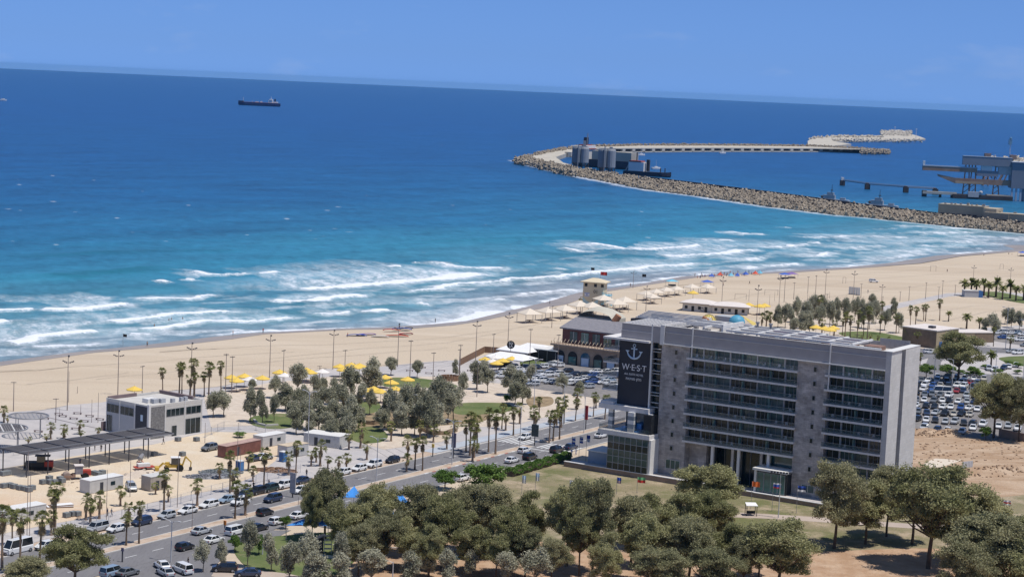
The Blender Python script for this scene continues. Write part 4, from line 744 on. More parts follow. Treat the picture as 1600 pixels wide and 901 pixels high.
# ---------------- sand-coloured building at the right
SB = frame(1462, 545, math.radians(47), 'sand-coloured flat-roofed block building beside the beach promenade', 'building', 'beige_building'); tan = mat('tan_render', (.42, .33, .20), .85, .08, .6); dtan = mat('brown_tile_panel', (.22, .16, .11), .85, .15, .8)
MB().box(0, 0, 0, 15, 14, 6.3).build('wall', tan, SB); MB().box(-.05, .1, 0, -.005, 13.8, 6.0).build('tiled_wall', dtan, SB); MB().box(-.2, -.2, 6.3, 15.2, 14.2, 6.6).build('roof', MC['hut_roof'], SB); MB().box(4, 4, 6.6, 6, 6, 7.4).build('roof_unit', dsteel, SB); MB().box(2, -.05, .1, 4, -.003, 2.4).build('door', MC['toilet_blue'], SB)
wall_text('חוף', 1.4, 'letters', MC['toilet_blue'], SB, (8, -.08, 3.9))
SB2 = frame(1530, 535, math.radians(20), 'low tan annex with a brown tiled front and flat roof', 'building', 'tan_annex'); MB().box(-14, 0, 0, 6, 9, 3.6).build('wall', tan, SB2); MB().box(-2, -.06, .1, 6, -.003, 3.3).build('tiled_wall', dtan, SB2); MB().box(-14.2, -.2, 3.6, 6.2, 9.2, 3.8).build('roof', MC['hut_roof'], SB2); MB().box(-15.2, .5, 0, -14.3, 1.5, 2.6).build('blue_cabinet', MC['toilet_blue'], SB2)
T = frame(1507, 464, .1, 'grey kiosk with a dark blue end standing under the row of palms', 'kiosk', 'kiosk'); MB().box(0, 0, 0, 6.5, 4, 3).build('wall', greyw, T); MB().box(6.5, 0, 0, 8.5, 4, 3).build('booth', MC['toilet_blue'], T); MB().box(-.2, -.2, 3, 6.6, 4.2, 3.15).build('roof', trim, T)
T = frame(1432, 352, 0, '', '', 'x') if False else None
# ---------------- lifeguard tower
LG = frame(910, 474, math.radians(-18), 'tall beige lifeguard tower with pyramid roof and blue stairs on the beach', 'lifeguard tower', 'lifeguard_tower'); LG.scale = (1.16, 1.16, 1.16); beige = mat('tower_beige', (.56, .49, .36), .8, .06, .5)
MB().box(0, 0, 0, 7.2, 5.2, 7.4).build('wall', beige, LG)
mb = MB(); mb.box(0, -.0-.02, 0, 7.2, -.002, 2.0) if False else None
mb.add([(-.9, -.9, 7.5), (8.1, -.9, 7.5), (8.1, 6.1, 7.5), (-.9, 6.1, 7.5), (2.6, 2.6, 9.0), (4.6, 2.6, 9.0), (-.9, -.9, 7.8), (8.1, -.9, 7.8), (8.1, 6.1, 7.8), (-.9, 6.1, 7.8)], [(0, 3, 2, 1), (0, 1, 7, 6), (1, 2, 8, 7), (2, 3, 9, 8), (3, 0, 6, 9), (6, 7, 5, 4), (8, 9, 4, 5), (7, 8, 5), (9, 6, 4)]); mb.build('roof', mat('tower_roof', (.62, .53, .38), .8, .05), LG)
for x in (.5, 3.9, 6.4): MB().box(x, -.06, 6.1, x+1.0, -.003, 7.2).build('window', darkM, LG)
wall_text('01', 1.7, 'number', slate, LG, (4.6, -.06, 3.9)); 
fl = MB(); fl.box(.6, -.05, 2.6, 2.4, -.004, 4.0, 0); fl.box(.6, -.08, 3.7, 2.4, -.051, 3.85, 1); fl.box(.6, -.08, 2.75, 2.4, -.051, 2.9, 1); [fl.path([(1.5+.28*math.cos(a+k*math.pi/3), -.08, 3.3+.28*math.sin(a+k*math.pi/3)) for a in np.linspace(math.pi/2, math.pi/2+2*math.pi, 4)], .035, 4, k=1) for k in (0, 1)]
flagB = mat('flag_blue', (.05, .12, .45), .6, .05); fl.build('painted_flag', [trim, flagB], LG)
aq = mat('aqua_paint', (.16, .46, .60), .6, .05); mb = MB(); pts = [(.02, 0), (.02, 2.4), (1.5, 1.1), (3.0, .3), (4.2, 1.0), (5.6, 1.9), (5.6, 0)]; mb.add([(x, -.03, z) for x, z in pts], [(0, 2, 1), (0, 3, 2), (0, 6, 3), (3, 6, 4), (4, 6, 5)]); mb.build('painted_wave', mat('pale_aqua', (.38, .52, .55)), LG)
for i in range(11): MB().box(7.3+i*.32, -1.2, 3.3-i*.3, 7.62+i*.32, .3, 3.4-i*.3).build('stair_tread', aq, LG)
MB().box(7.2, -1.4, 3.4, 10.2, 1.8, 3.6).build('landing', aq, LG); mb = MB(); [mb.box(7.3+i*.55, -1.45, .0 if i % 2 else .0, 7.4+i*.55, -1.35, 4.5-(i*.5 if i < 0 else 0)) for i in range(7)]; mb.path([(7.3, -1.4, 4.4), (10.9, -1.4, 4.3)], .05, 4); mb.path([(7.3, -1.4, 3.4), (10.9, -1.4, .2)], .1, 4); mb.path([(7.3, -1.4, .4), (10.9, -1.4, 3.0)], .07, 4); mb.build('stair_frame', aq, LG)
T = frame(905, 471, .2, 'yellow rescue board stand beside the lifeguard tower', 'rescue stand', 'rescue_stand'); MB().path([(0, 0, 0), (.5, 0, 1.9), (1.6, 0, 1.9), (2.1, 0, 0)], .12, 5).build('frame', yel, T); MB().box(-.4, -.5, .7, 2.4, -.3, 1.2).build('board', yel, T)
# lifeguard flags
def flag(px, py, h, cols, label, w=1.6, fh=1.1, horiz=True, name='flag', m2=None):
    T = frame(px, py, 0, label, 'flag', name); MB().tube((0, 0, 0), (0, 0, h), .05, .035, 6).build('pole', steel, T); mb = MB(); n = len(cols); K = 7
    for c in range(n):
        vs = []
        for i in range(K+1):
            x = w*i/K; y = .16*math.sin(i*1.5); z0 = h-.05-fh+fh*(1-c/n)-.05*i*.3; vs += [(x, y, z0), (x, y, z0-fh/n)]
        mb.add(vs, [(2*i, 2*i+1, 2*i+3, 2*i+2) for i in range(K)], c)
    mb.build('cloth', [m if not isinstance(m, tuple) else mat('cloth_%02d%02d%02d' % tuple(int(99*v) for v in m), m, .8, .03) for m in cols], T); return T
red = (.48, .05, .04); wht = (.7, .7, .72); blk = (.03, .03, .03); blu = (.04, .10, .42); ora = (.65, .16, .04)
flag(938, 436, 3.5, [red], 'small red flag at the water edge above the lifeguard tower', 3, 1.6); flag(923, 431, 4, [blk], 'small black flag standing in the surf left of the red flag', 1.6, 1.2); flag(1003, 440, 3.6, [blk], 'small dark flag at the water edge right of the lifeguard tower', 1.8, 1.3); flag(192, 541, 4, [blk], 'small dark flag in the shallows above the left lamp mast', 1.2, .9)
flag(1173, 795, 6, [ora], 'orange-red flag in front of the hotel terrace wall'); flag(1206, 799, 6.2, [wht, blu, blu, red], 'dark blue flag with pale edge beside the tall floodlight pole'); flag(1244, 802, 6, [blu, (.02, .04, .12), wht], 'blue and black flag with white hem on the lawn by the path', 1.7, 1.2)
flag(1565, 825, 6, [wht, red, wht], 'white flag with a red centre at the right edge of the lawn', 1.5, 1.0)
for i, (x, y) in enumerate(((892, 725), (904, 724), (915, 722))): flag(x, y, 6.5, [wht, blu, wht, blu] if i < 2 else [blu, wht], 'blue and white flag at the corner of the hotel terrace, %s from the left' % nth(i), .8, 1.6)
for i, (x, y) in enumerate(((815, 772), (836, 768))): flag(x, y, 4.2, [letM, trim], 'pale blue drooping flag on the lawn, %s from the left' % nth(i), .8, 1.7)
flag(889, 778, 4, [wht, (.2, .3, .35)], 'white and grey flag rising out of the tree tops', 1, 1.3); flag(963, 772, 3.8, [blu, (.4, .3, .35)], 'blue flag with pink border on the dry lawn', .9, 1.3); flag(995, 770, 3.6, [(.15, .42, .2), red], 'green and red flag on the dry lawn', 1.7, 1.2); flag(1229, 500, 6, [blu], 'blue flag above the far grove of trees', 1.4, 2.4)

# plaza benches, joints and low timber walls
bn_ = MB(); bn_.box(-1.1, -.25, .38, 1.1, .25, .46); bn_.box(-.95, -.2, 0, -.75, .2, .38); bn_.box(.75, -.2, 0, .95, .2, .38); bnm = bn_.mesh('plaza_bench', MC['mauve_cladding'])
BL = [(98, 651), (115, 655), (140, 651), (156, 656), (121, 647), (92, 648), (132, 659), (118, 671), (70, 655), (660, 575), (690, 580), (670, 584), (735, 580), (640, 580), (745, 573), (25, 668), (60, 675)]
for i, (x, y) in enumerate(BL): ob('plaza_bench', bnm, None, (*G(x, y), .02), math.radians(-10+(i % 3)*4), 'low dark bench on the pale plaza, %s from the left' % nth(sorted(BL).index((x, y))), 'bench', 'benches of the plaza')
jm = mat('dark_paving_band', (.22, .20, .20), .9, .1, 1)
def band(name, pts, w, z=.03):
    P = [np.array(G(*p)) for p in pts]; mb = MB()
    for u, v in zip(P[:-1], P[1:]): d = (v-u)/np.linalg.norm(v-u); n_ = np.array([-d[1], d[0]])*w/2; mb.add([(*(u-n_), z), (*(v-n_), z), (*(v+n_), z), (*(u+n_), z)], [(0, 1, 2, 3)])
    mb.build(name, jm, kind='structure')
band('paving_band', [(76, 652), (120, 662), (158, 670)], .7); band('paving_band', [(50, 643), (103, 634)], .35); band('paving_band', [(620, 571), (700, 564)], .6); band('paving_band', [(250, 612), (340, 604), (420, 589), (511, 576)], .4)
for i in range(9): x = 575+i*14; band('paving_band', [(x, 696-i*1.5), (x+34, 716-i*3.2)], .16)
for i in range(12): x = 770+i*14; band('paving_band', [(x, 684-i*3.6), (x+26, 686-i*4.0)], .16)
for i in range(8): band('paving_band', [(600+i*22, 582-i*2), (650+i*22, 566-i*.6)], .12)

jm = mat('tyre_marked_sand', (.44, .365, .28), .95, .15, .4)
for k, ln in enumerate([[(0, 578), (60, 577), (130, 571), (220, 566), (330, 556), (460, 549)], [(150, 592), (300, 577), (450, 562), (600, 551), (700, 543)], [(250, 548), (400, 541), (560, 536), (700, 527), (850, 505)], [(420, 560), (560, 545), (700, 535), (800, 515)], [(1130, 470), (1200, 455), (1300, 443), (1400, 432), (1500, 425), (1600, 418)], [(1180, 490), (1300, 462), (1420, 448), (1540, 432), (1620, 428)], [(1000, 452), (1100, 441), (1250, 434), (1400, 424), (1500, 412)], [(1480, 500), (1540, 487), (1600, 482)], [(1440, 488), (1520, 478), (1600, 476)], [(40, 600), (140, 590), (200, 582)]]):
    P = [np.array(ln[0], float)]
    for a, b in zip(ln[:-1], ln[1:]): P += [np.array(a)+(np.array(b)-np.array(a))*t+np.array([0, .8*math.sin(t*9+k)]) for t in (.33, .66, 1)]
    band('tyre_track', [tuple(p) for p in P], .45, .012); band('tyre_track', [(p[0], p[1]+.75) for p in P], .45, .013)
# ------------------------------------------------------------------ the port
conc = mat('port_concrete', (.47, .43, .36), .9, .15, .05); rockM = mat('armour_block_concrete', (.12, .10, .08), .9, .3, .6, col2=(.46, .39, .30)); quayM = mat('quay_dark', (.07, .06, .06), .9, .2, .1)
BW_CREST = [(1700, 362), (1600, 352), (1550, 347), (1500, 341.5), (1462, 337.5), (1412, 331.5), (1350, 324), (1285, 315), (1200, 303.5), (1082, 289), (1042, 284), (1000, 279), (960, 272), (905, 264), (880, 260), (850, 254), (838, 250), (828, 247)]
def resample(pts, z, xs):
    p = np.array(pts[::-1]); y = np.interp(xs, p[:, 0], p[:, 1]); return np.array([G(a, b, z) for a, b in zip(xs, y)])
xs = np.linspace(812, 1690, 140); OUTP = resample(BW_OUT, SEA, xs); cz_ = 5-1.5*(xs-830)/770; _c = np.array(BW_CREST[::-1]); CRP = np.array([G(a, b, c) for a, b, c in zip(xs, np.interp(xs, _c[:, 0], _c[:, 1]), cz_)])
nrm_ = OUTP-CRP; nl_ = np.linalg.norm(nrm_, axis=1)[:, None]; CRI = CRP-nrm_/nl_*np.minimum(14, nl_)       # back edge of the crest road
mb = MB(); k = len(xs); vs = [(*p, SEA-1) for p in OUTP]+[(*p, c-1.5) for p, c in zip(CRP, cz_)]+[(*p, c-1.5) for p, c in zip(CRI, cz_)]+[(*p, SEA-1) for p in CRI]
mb.add(vs, [(r*k+i, r*k+i+1, (r+1)*k+i+1, (r+1)*k+i) for r in range(3) for i in range(k-1)]); mb.build('breakwater_core', quayM, kind='structure')
def tetra(rs, c, s, mb):
    q = Matrix.Rotation(rs.uniform(0, 6.28), 3, 'Z') @ Matrix.Rotation(rs.uniform(0, 6.28), 3, 'X')
    for d in ((0, 0, 1), (.94, 0, -.33), (-.47, .82, -.33), (-.47, -.82, -.33)):
        a = q @ Vector(d); b = Vector(c)+a*s; q2 = a.to_track_quat('Z', 'Y'); vs = []
        for cc, r in ((Vector(c), s*.46), (b, s*.30)):
            for i in range(4): t = 1.57*i; vs.append(tuple(cc+q2 @ Vector((r*math.cos(t), r*math.sin(t), 0))))
        mb.add(vs, [(0, 1, 5, 4), (1, 2, 6, 5), (2, 3, 7, 6), (3, 0, 4, 7), (4, 5, 6, 7)])
rs = random.Random(5); mb = MB()
for i in range(3800):
    u = rs.random()*(k-1.01); j = int(u); f = u-j; v = rs.random(); a = OUTP[j]*(1-f)+OUTP[j+1]*f; b = CRP[j]*(1-f)+CRP[j+1]*f; p = a*(1-v)+b*v
    tetra(rs, (p[0], p[1], SEA+.3+(cz_[j]-.5-SEA)*v+rs.uniform(-.6, .8)), rs.uniform(1.6, 3.5), mb)
far_out = [(806, 250), (835, 242), (870, 234.5), (905, 230), (1000, 227.3), (1130, 227.3), (1260, 228.5), (1340, 232), (1386, 236.5)]; far_in = [(1380, 239), (1260, 237.3), (1100, 237), (940, 238.5), (905, 241), (885, 245.5), (868, 252), (880, 261), (900, 267)]
sheet('breakwater_road', [G(x, y, 3.4) for x, y in [(806, 250)]+far_out[1:]]+[G(x, y, SEA) for x, y in far_in]+[G(850, 259, 2), G(830, 254, 2)], 3.4, conc, px=False, thick=5.5)
rsn = np.linspace(820, 1386, 90); FO = resample(far_out[::-1], 3.4, rsn)
for i in range(900):
    u = rs.random()*(len(rsn)-1.01); j = int(u); f = u-j; p = FO[j]*(1-f)+FO[j+1]*f; tetra(rs, (p[0]+rs.uniform(-3, 3), p[1]+rs.uniform(-14, 9), 3.6+rs.uniform(-.5, 1.6)), rs.uniform(1.8, 2.8), mb)
for i in range(420):
    x = rs.uniform(804, 900); lo = np.interp(x, [804, 835, 870, 905], [250.5, 243.5, 236.5, 232]); hi = np.interp(x, [804, 825, 850, 905], [251.5, 256, 262, 274]); t = rs.random(); far_side = t < .35; y = lo+rs.uniform(-.5, 1.5) if far_side else hi-rs.uniform(0, 1)*min(hi-lo, 9); tetra(rs, (*G(x, y, 2.2), rs.uniform(-.5, 4.6)), rs.uniform(1.8, 3.2), mb)
for i in range(260): p = G(rs.uniform(1345, 1390), rs.uniform(234.6, 238.5), 2.2); tetra(rs, (*p, rs.uniform(0, 4)), rs.uniform(2, 3.2), mb)
mb.build('armour_blocks', rockM, kind='stuff')
WL = thing('harbour_wall', 'long pale harbour wall with dark recesses along the far side of the breakwater', 'harbour wall', (0, 0, 0)); ix = np.concatenate([np.linspace(885, 905, 4), np.linspace(905, 1385, 32)[1:]]); iw = resample(far_in[:6], SEA, ix)
for i in range(len(ix)-1):
    u, v = iw[i], iw[i+1]; L = np.linalg.norm(v-u); ang = math.atan2(*(v-u)[::-1]); o = MB().box(0, -6, 0, L*.28, -1, 5.2).box(0, -6, 5.2, L, 2.5, 6.6).box(0, -6, 0, L, -4, 1.6).build('wall_segment', conc, WL); o.location = (*u, SEA); o.rotation_euler = (0, 0, ang)
    o = MB().box(L*.28, -2.5, 1.0, L, -1.6, 5.2).build('recess', quayM, WL); o.location = (*u, SEA); o.rotation_euler = (0, 0, ang)
QW = thing('quay_wall', 'dark quay wall behind the rock breakwater', 'quay', (0, 0, 0))
for i in range(30, len(xs)-1, 4):
    j = min(i+4, len(xs)-1); u, v = CRI[i], CRI[j]; L = np.linalg.norm(v-u); o = MB().box(0, -.8, 0, L, .8, 3.6).build('parapet', quayM, QW); o.location = (*u, cz_[i]-1.6); o.rotation_euler = (0, 0, math.atan2(*(v-u)[::-1]))
# far mole: Z-shaped strip of stone and its island head
sheet('far_mole', [(1262, 222), (1272, 217.5), (1300, 214.5), (1380, 213.5), (1375, 209), (1385, 205.5), (1405, 204), (1418, 207), (1424, 211), (1436, 214.5), (1446, 218.5), (1420, 220), (1330, 221), (1305, 223.5), (1330, 227), (1300, 230), (1262, 228)], 2.5, conc, thick=4.2)
mb = MB()
for i in range(420):
    t = rs.random(); 
    if t < .45: p = G(rs.uniform(1376, 1424), rs.uniform(205, 212.5), 2.5)
    elif t < .75: x = rs.uniform(1265, 1380); p = G(x, 217.5-3*min(1, (x-1265)/30)+rs.uniform(-.8, .6), 2.5)
    else: x = rs.uniform(1300, 1440); p = G(x, 220.5-rs.uniform(0, 1), 2.5)
    tetra(rs, (*p, rs.uniform(2, 4.8)), rs.uniform(3, 4.6), mb)
for i in range(200): p = G(rs.uniform(1546, 1640), rs.uniform(250, 257), 1); tetra(rs, (*p, rs.uniform(1, 6.5)), rs.uniform(3, 4.2), mb)
mb.build('armour_blocks', mat('far_blocks', (.42, .38, .32), .9, .2, .1, col2=(.58, .53, .45)), kind='stuff')
sheet('far_rock_bank', [(1542, 256), (1556, 250), (1600, 248), (1660, 250), (1660, 262), (1560, 260)], 2.2, conc, thick=4)
def port(px, py, label, cat, name, z=SEA, rz=0, group=None): return thing(name, label, cat, (*G(px, py, z), z), rz, group)
lt = mat('silo_grey', (.17, .19, .22), .6, .12, .06); ltc = mat('silo_pale', (.27, .285, .31), .6, .1, .06)
for px, py, h, n_, lab in ((905, 263, 22, 2, 'pair of grey cement silos on legs, left of the moored cargo ship'), (946, 271, 24, 2, 'pair of grey cement silos on legs in front of the moored cargo ship')):
    T = port(px, py, lab, 'silo', 'cement_silo', 3.4)
    for i in range(n_):
        x = -3.5+i*8.3; mb = MB(); mb.lathe([(4.5, 6), (4.7, 6.2), (4.7, h-1.5), (4.0, h), (0, h+.6)], 14, c=(x, 0, 0)); mb.lathe([(4.5, 6), (1, 2)], 14, c=(x, 0, 0)); mb.build('silo_shell', ltc if i else lt, T, smooth=False)
        for a in range(6): MB().tube((x+4.2*math.cos(a), 4.2*math.sin(a), -1), (x+4.2*math.cos(a), 4.2*math.sin(a), 6.5), .45).build('leg', quayM, T)
    MB().box(-2.4, -5.8, 0, -1.4, -4.8, h+3).box(3, -1, h, 6, 1, h+7 if px < 930 else h+2.5).build('lift_tower', steel, T); MB().path([(-10, 0, h+1), (9, 0, h+1.5)], .5, 4).build('conveyor', steel, T)
def hull(L, B, Hh, mb, k=0, bow=.16):
    st = [(-L/2, .82, .92), (-L/2+L*.06, .95, 1), (0, 1, 1), (L/2-L*bow, .96, 1), (L/2-L*.06, .55, 1.1), (L/2, .04, 1.22)]; vs = []
    for x, w, hh in st:
        for y, z in ((0, -1), (.8, -1), (1, .25), (1, 1), (-1, 1), (-1, .25), (-.8, -1)): vs.append((x*(1 if z > 0 else .94), y*w*B/2, (z*Hh*hh) if z > 0 else -1.5))
    n = 7; mb.add(vs, [(j*n+i, j*n+(i+1) % n, (j+1)*n+(i+1) % n, (j+1)*n+i) for j in range(len(st)-1) for i in range(n)]+[tuple(range(n-1, -1, -1)), tuple(range(5*n, 6*n))], k)
hullD = mat('hull_dark', (.03, .032, .05), .6, .15, .05); hullR = mat('hull_red', (.28, .06, .05), .7, .2, .1); supW = mat('ship_white', (.66, .66, .66), .6, .05, .2); deckR = mat('deck_oxide', (.30, .10, .07), .8, .15, .1)
# tanker on the horizon
T = port(405, 165.5, 'dark blue tanker with white deckhouse aft, alone far out at sea', 'ship', 'tanker_ship', rz=math.radians(180)); mb = MB(); hull(118, 19, 9.5, mb); mb.build('hull', mat('tanker_blue', (.02, .035, .11), .5, .1, .05), T)
mb = MB(); mb.box(-50, -8.8, 9, 48, 8.8, 9.6); mb.build('deck', deckR, T); MB().box(-38, -8, 9.6, -26, 8, 17).box(-37, -9, 17, -29, 9, 20).box(-52, -7, 9.6, -40, 7, 13).build('deckhouse', supW, T); MB().box(-46, -2.5, 13, -42, 2.5, 21).build('funnel', hullD, T)
MB().tube((-33, 0, 20), (-33, 0, 28), .5).build('mast', supW, T); MB().tube((45, 0, 10), (45, 0, 22), .6).build('foremast', supW, T); MB().tube((20, 0, 9), (20, 0, 14), .5).build('derrick', supW, T); MB().box(2, -1, 9.6, 11, 1, 11.6).box(-8, -2, 9.6, -3, 2, 13).build('manifold', supW, T); MB().box(44, -6, 10, 58, 6, 12.4).build('forecastle', hullD, T)
T = port(5, 157.5, 'small white motor boat at the left edge far out at sea', 'boat', 'motor_boat'); mb = MB(); hull(16, 5, 3, mb); mb.build('hull', supW, T); MB().box(-4, -1.8, 3, 3, 1.8, 5.2).build('cabin', supW, T); MB().add([(-40, -3, .25), (-8, -2, .3), (-8, 2, .3), (-40, 3, .25)], [(0, 1, 2, 3)]).build('wake', supW, T)
T = port(952, 263, 'dark cargo ship moored behind the cement silos with beige hatch covers', 'ship', 'cargo_ship', rz=math.radians(-38)); mb = MB(); hull(92, 17, 9, mb); mb.build('hull', hullD, T); MB().box(-40, -8, 9, -26, 8, 24).build('deckhouse', supW, T); MB().box(-41, -8.5, 20, -25, 8.5, 21).box(-39, -7, 24, -30, 7, 25).build('bridge_deck', hullR, T); MB().box(-36, -2, 25, -32, 2, 33).build('funnel', hullD, T); MB().box(-20, -7, 9, 34, 7, 19).build('hatch_cover', mat('hatch_beige', (.40, .36, .30), .8, .1, .1), T); MB().tube((-34, 3, 25), (-34, 3, 38), .5).tube((-28, -6, 21), (-28, -6, 36), .5).build('mast', steel, T)
T = port(1012, 275, 'white supply vessel with red-topped bridge at the breakwater quay', 'ship', 'supply_ship', rz=math.radians(-25)); mb = MB(); hull(52, 12, 4.5, mb); mb.build('hull', hullD, T); MB().box(-20, -5.5, 4.5, -3, 5.5, 14).build('deckhouse', supW, T); MB().box(-19, -6, 14, -6, 6, 15.4).build('bridge_deck', hullR, T); MB().tube((-13, 0, 15), (-13, 0, 24), .6).build('mast', hullD, T); MB().box(-1.5, -1.5, 5, 1.5, 1.5, 17).build('funnel', quayM, T); [MB().tube((x, 0, 4), (x, 0, 9), .6).build('bollard_crane', quayM, T) for x in (14, 19)]; MB().path([(-26, -4, -1), (-20, -4, 11)], .8, 4).build('gangway', steel, T)
navG = mat('navy_grey', (.30, .33, .38), .6, .12, .15)
for i, (px, py) in enumerate(((1302, 320), (1377, 329))):
    T = port(px, py, 'grey patrol boat behind the breakwater, %s of the two' % ('left' if i == 0 else 'right'), 'patrol boat', 'patrol_boat', rz=math.radians(158), group='grey patrol boats behind the breakwater'); T.scale = (.62, .75, .85); mb = MB(); hull(44, 8, 5.5, mb); mb.build('hull', navG, T); MB().box(-2, -3, 5, 14, 3, 9.5).box(0, -2.2, 9.5, 9, 2.2, 12).build('superstructure', navG, T); MB().tube((3, 0, 12), (3, 0, 20), .5, .2).box(1.5, -1.6, 14, 4.5, 1.6, 14.6).build('mast', quayM, T); MB().sph((16, 0, 7.4), (1.8, 1.5, 1.5), 8, 5).tube((16, 0, 7.4), (20, 0, 8.2), .2).build('gun_turret', quayM, T); MB().box(-16, -2, 5, -9, 2, 7.4).build('aft_house', navG, T)
for px, py, lab in ((1129, 240, 'small white sailing boat in the harbour near the far wall'), (1025, 264, 'small white boat with a mast right of the supply vessel'), (1002, 243, 'small white boat in the harbour above the supply vessel')):
    T = port(px, py, lab, 'boat', 'sailing_boat', rz=.4); mb = MB(); hull(11, 3.6, 1.8, mb); mb.build('hull', supW, T); MB().box(-2, -1, 1.8, 2, 1, 2.9).build('cabin', supW, T); MB().tube((0, 0, 2), (0, 0, 11), .25, .12).build('mast', supW, T)
# dolphins and pipe bridge
PB = port(1316, 290, 'thin pipe bridge on dark dolphins leading to the loading terminal', 'jetty', 'pipe_jetty'); pj = [(1316, 290), (1355, 296), (1415, 301), (1461, 304)]; g0 = np.array(G(1316, 290, SEA))
for i, p in enumerate(pj): q = np.array(G(*p, SEA))-g0; MB().box(q[0]-2.4, q[1]-2.4, 0, q[0]+2.4, q[1]+2.4, 5.5).build('dolphin', quayM, PB); MB().box(q[0]-1.6, q[1]-2, 5.5, q[0]+1.2, q[1]+2, 8.5 if i == 0 else 6.4).build('cabinet', supW if i == 0 else quayM, PB)
for a, b in zip(pj[:-1], pj[1:]): u = np.array(G(*a, SEA))-g0; v = np.array(G(*b, SEA))-g0; MB().tube((*u, 5.4), (*v, 5.4), .45, n=4).build('pipe', steel, PB); MB().tube((*u, 6.6), (*v, 6.6), .25, n=4).build('handrail', steel, PB)
# bulk terminal
rustP = mat('rusty_steelwork', (.27, .15, .10), .8, .3, .08, col2=(.36, .25, .19)); gal = mat('grey_cladding', (.20, .22, .26), .6, .08, .05); gal2 = mat('blue_grey_cladding', (.38, .42, .48), .6, .08, .05)
TT = port(1590, 314, 'big grey bulk-loading terminal with conveyor galleries at the right edge of the port', 'port terminal', 'loading_terminal', rz=math.radians(-4))
MB().box(-8, -6, 12, 14, 12, 36).build('tower_body', gal, TT); MB().box(5, -6.4, 0, 14, 10, 36.3).build('tower_side', gal2, TT); MB().box(-9, -7, 36.3, 40, 13, 37).build('roof', gal2, TT); MB().box(15, -4, 2, 42, 16, 30).build('shed', mat('shed_beige', (.40, .37, .33), .8, .1, .1), TT)
for x in (-7.5, -3.5, .5, 4.5, 8.5, 12.5): MB().box(x, -5.5, 0, x+1.6, -3.5, 12).build('leg', gal2, TT)
MB().box(-54, -3, 32, -8, 2, 40).build('upper_gallery', gal, TT); MB().box(-54.2, -3.2, 40.05, -8, 2.2, 40.6).build('gallery_roof', gal2, TT)
MB().box(-91, -2, 25, -40, 2, 29).build('middle_gallery', rustP, TT); MB().box(-91, -2.2, 29.05, -40, 2.2, 30).build('gallery_roof', gal2, TT); MB().box(-91, -1.5, 29, -89, 1.5, 34).build('cabin', supW, TT); MB().box(-40, -2, 22, -20, 2, 27).build('middle_gallery', gal, TT); MB().box(-20, -1.6, 24, -8, 2.6, 32).build('cabin', mat('pale_cladding', (.44, .42, .42)), TT); MB().box(-36, -1, 25, -26, 3, 33).build('cabin', supW, TT)
mb = MB(); mb.box(-60, -3, 14, -8, 3, 19); mb.add([(-60, -3, 14), (-60, 3, 14), (-60, 3, 19), (-60, -3, 19), (-76, -1, 20), (-76, 1, 20), (-77, 1, 22), (-77, -1, 22)], [(0, 1, 5, 4), (1, 2, 6, 5), (2, 3, 7, 6), (3, 0, 4, 7), (4, 5, 6, 7)]); mb.build('loading_boom', rustP, TT); MB().box(-60, -3.2, 14.2, -34, -3.02, 16.5).build('boom_plate', mat('tan_plate', (.42, .30, .20), .8, .15, .1), TT)
for x in (-52, -46, -24): 
    mb = MB(); mb.path([(x, 0, 4), (x+1.5, 0, 32)], .6, 4); mb.path([(x+6, 0, 4), (x+4.5, 0, 32 if x < -30 else 16)], .6, 4); [mb.path([(x, 0, z), (x+6, 0, z+5)], .3, 4) for z in range(5, 15, 5)]; mb.build('support_trestle', rustP, TT)
for x in (-30, -34): MB().path([(x, 0, 19), (x+3, 0, 28), (x+9, 0, 20)], .5, 4).build('derrick', rustP, TT)
MB().box(-62, -8, 0, -6, 8, 4).build('pontoon', quayM, TT); MB().box(-90, -5, 3, -58, 3, 5.4).build('jetty_deck', conc, TT); MB().box(-90, -4, 0, -86, 2, 6).box(-74, -3, 0, -72, 2, 3).build('pile', quayM, TT); MB().box(-48, -8.5, 2, -38, -5, 7).sph((-36, -7, 6.5), 1.9, 8, 5).build('pump_house', mat('pale_cladding', (.44, .42, .42)), TT); MB().box(-30, -6, 4, -8, 4, 5).build('deck', conc, TT)
for px, py, h, lean, lab in ((1538, 290, 36, .08, 'rusty brown crane leg standing behind the loading terminal, left one'), (1560, 290, 35, .45, 'rusty leaning crane boom behind the loading terminal, right one')):
    T = port(px, py, lab, 'crane', 'harbour_crane'); mb = MB(); mb.path([(-2, 0, 0), (-2+h*lean, 0, h)], 1.5, 4); mb.path([(4, 0, 0), (0+h*lean, 0, h*.95)], .8, 4); [mb.path([(-2+z*lean, 0, z), (3.5-z*.02, 0, z+4)], .4, 4) for z in range(2, h-6, 5)]; mb.build('lattice', rustP, T); MB().box(h*lean-5, -2, h-5, h*lean+2, 2, h).build('head', rustP, T)
T = port(1577, 252, 'slender pale blue lattice tower on the far rock bank', 'light tower', 'beacon_tower', 2); MB().path([(0, 0, 0), (0, 0, 31)], .5, 5).build('shaft', gal2, T); MB().box(-3, -1.5, 26, 2, 1.5, 34).sph((0, 0, 36), 2.2, 8, 5).build('lantern', mat('tower_blue', (.10, .22, .36), .6, .1), T)
for px, py, h, lab in ((1398, 207, 14, 'small white beacon on the round head of the far mole'), (1431, 217, 22, 'thin white beacon near the right tip of the far mole')): T = port(px, py, lab, 'beacon', 'harbour_beacon', 2.5); MB().tube((0, 0, 0), (0, 0, h), .8, .5, 6).build('shaft', supW, T); MB().box(-1.5, -1.5, h, 1.5, 1.5, h+2).build('lantern', supW, T)
T = port(1465, 339, 'long sand-coloured flat-roofed building on the quay behind the breakwater', 'building', 'port_building', 3.4, math.radians(-28)); pb = mat('port_beige', (.42, .36, .27), .85, .1, .1); pbd = mat('port_brown', (.35, .30, .23), .85, .1, .1)
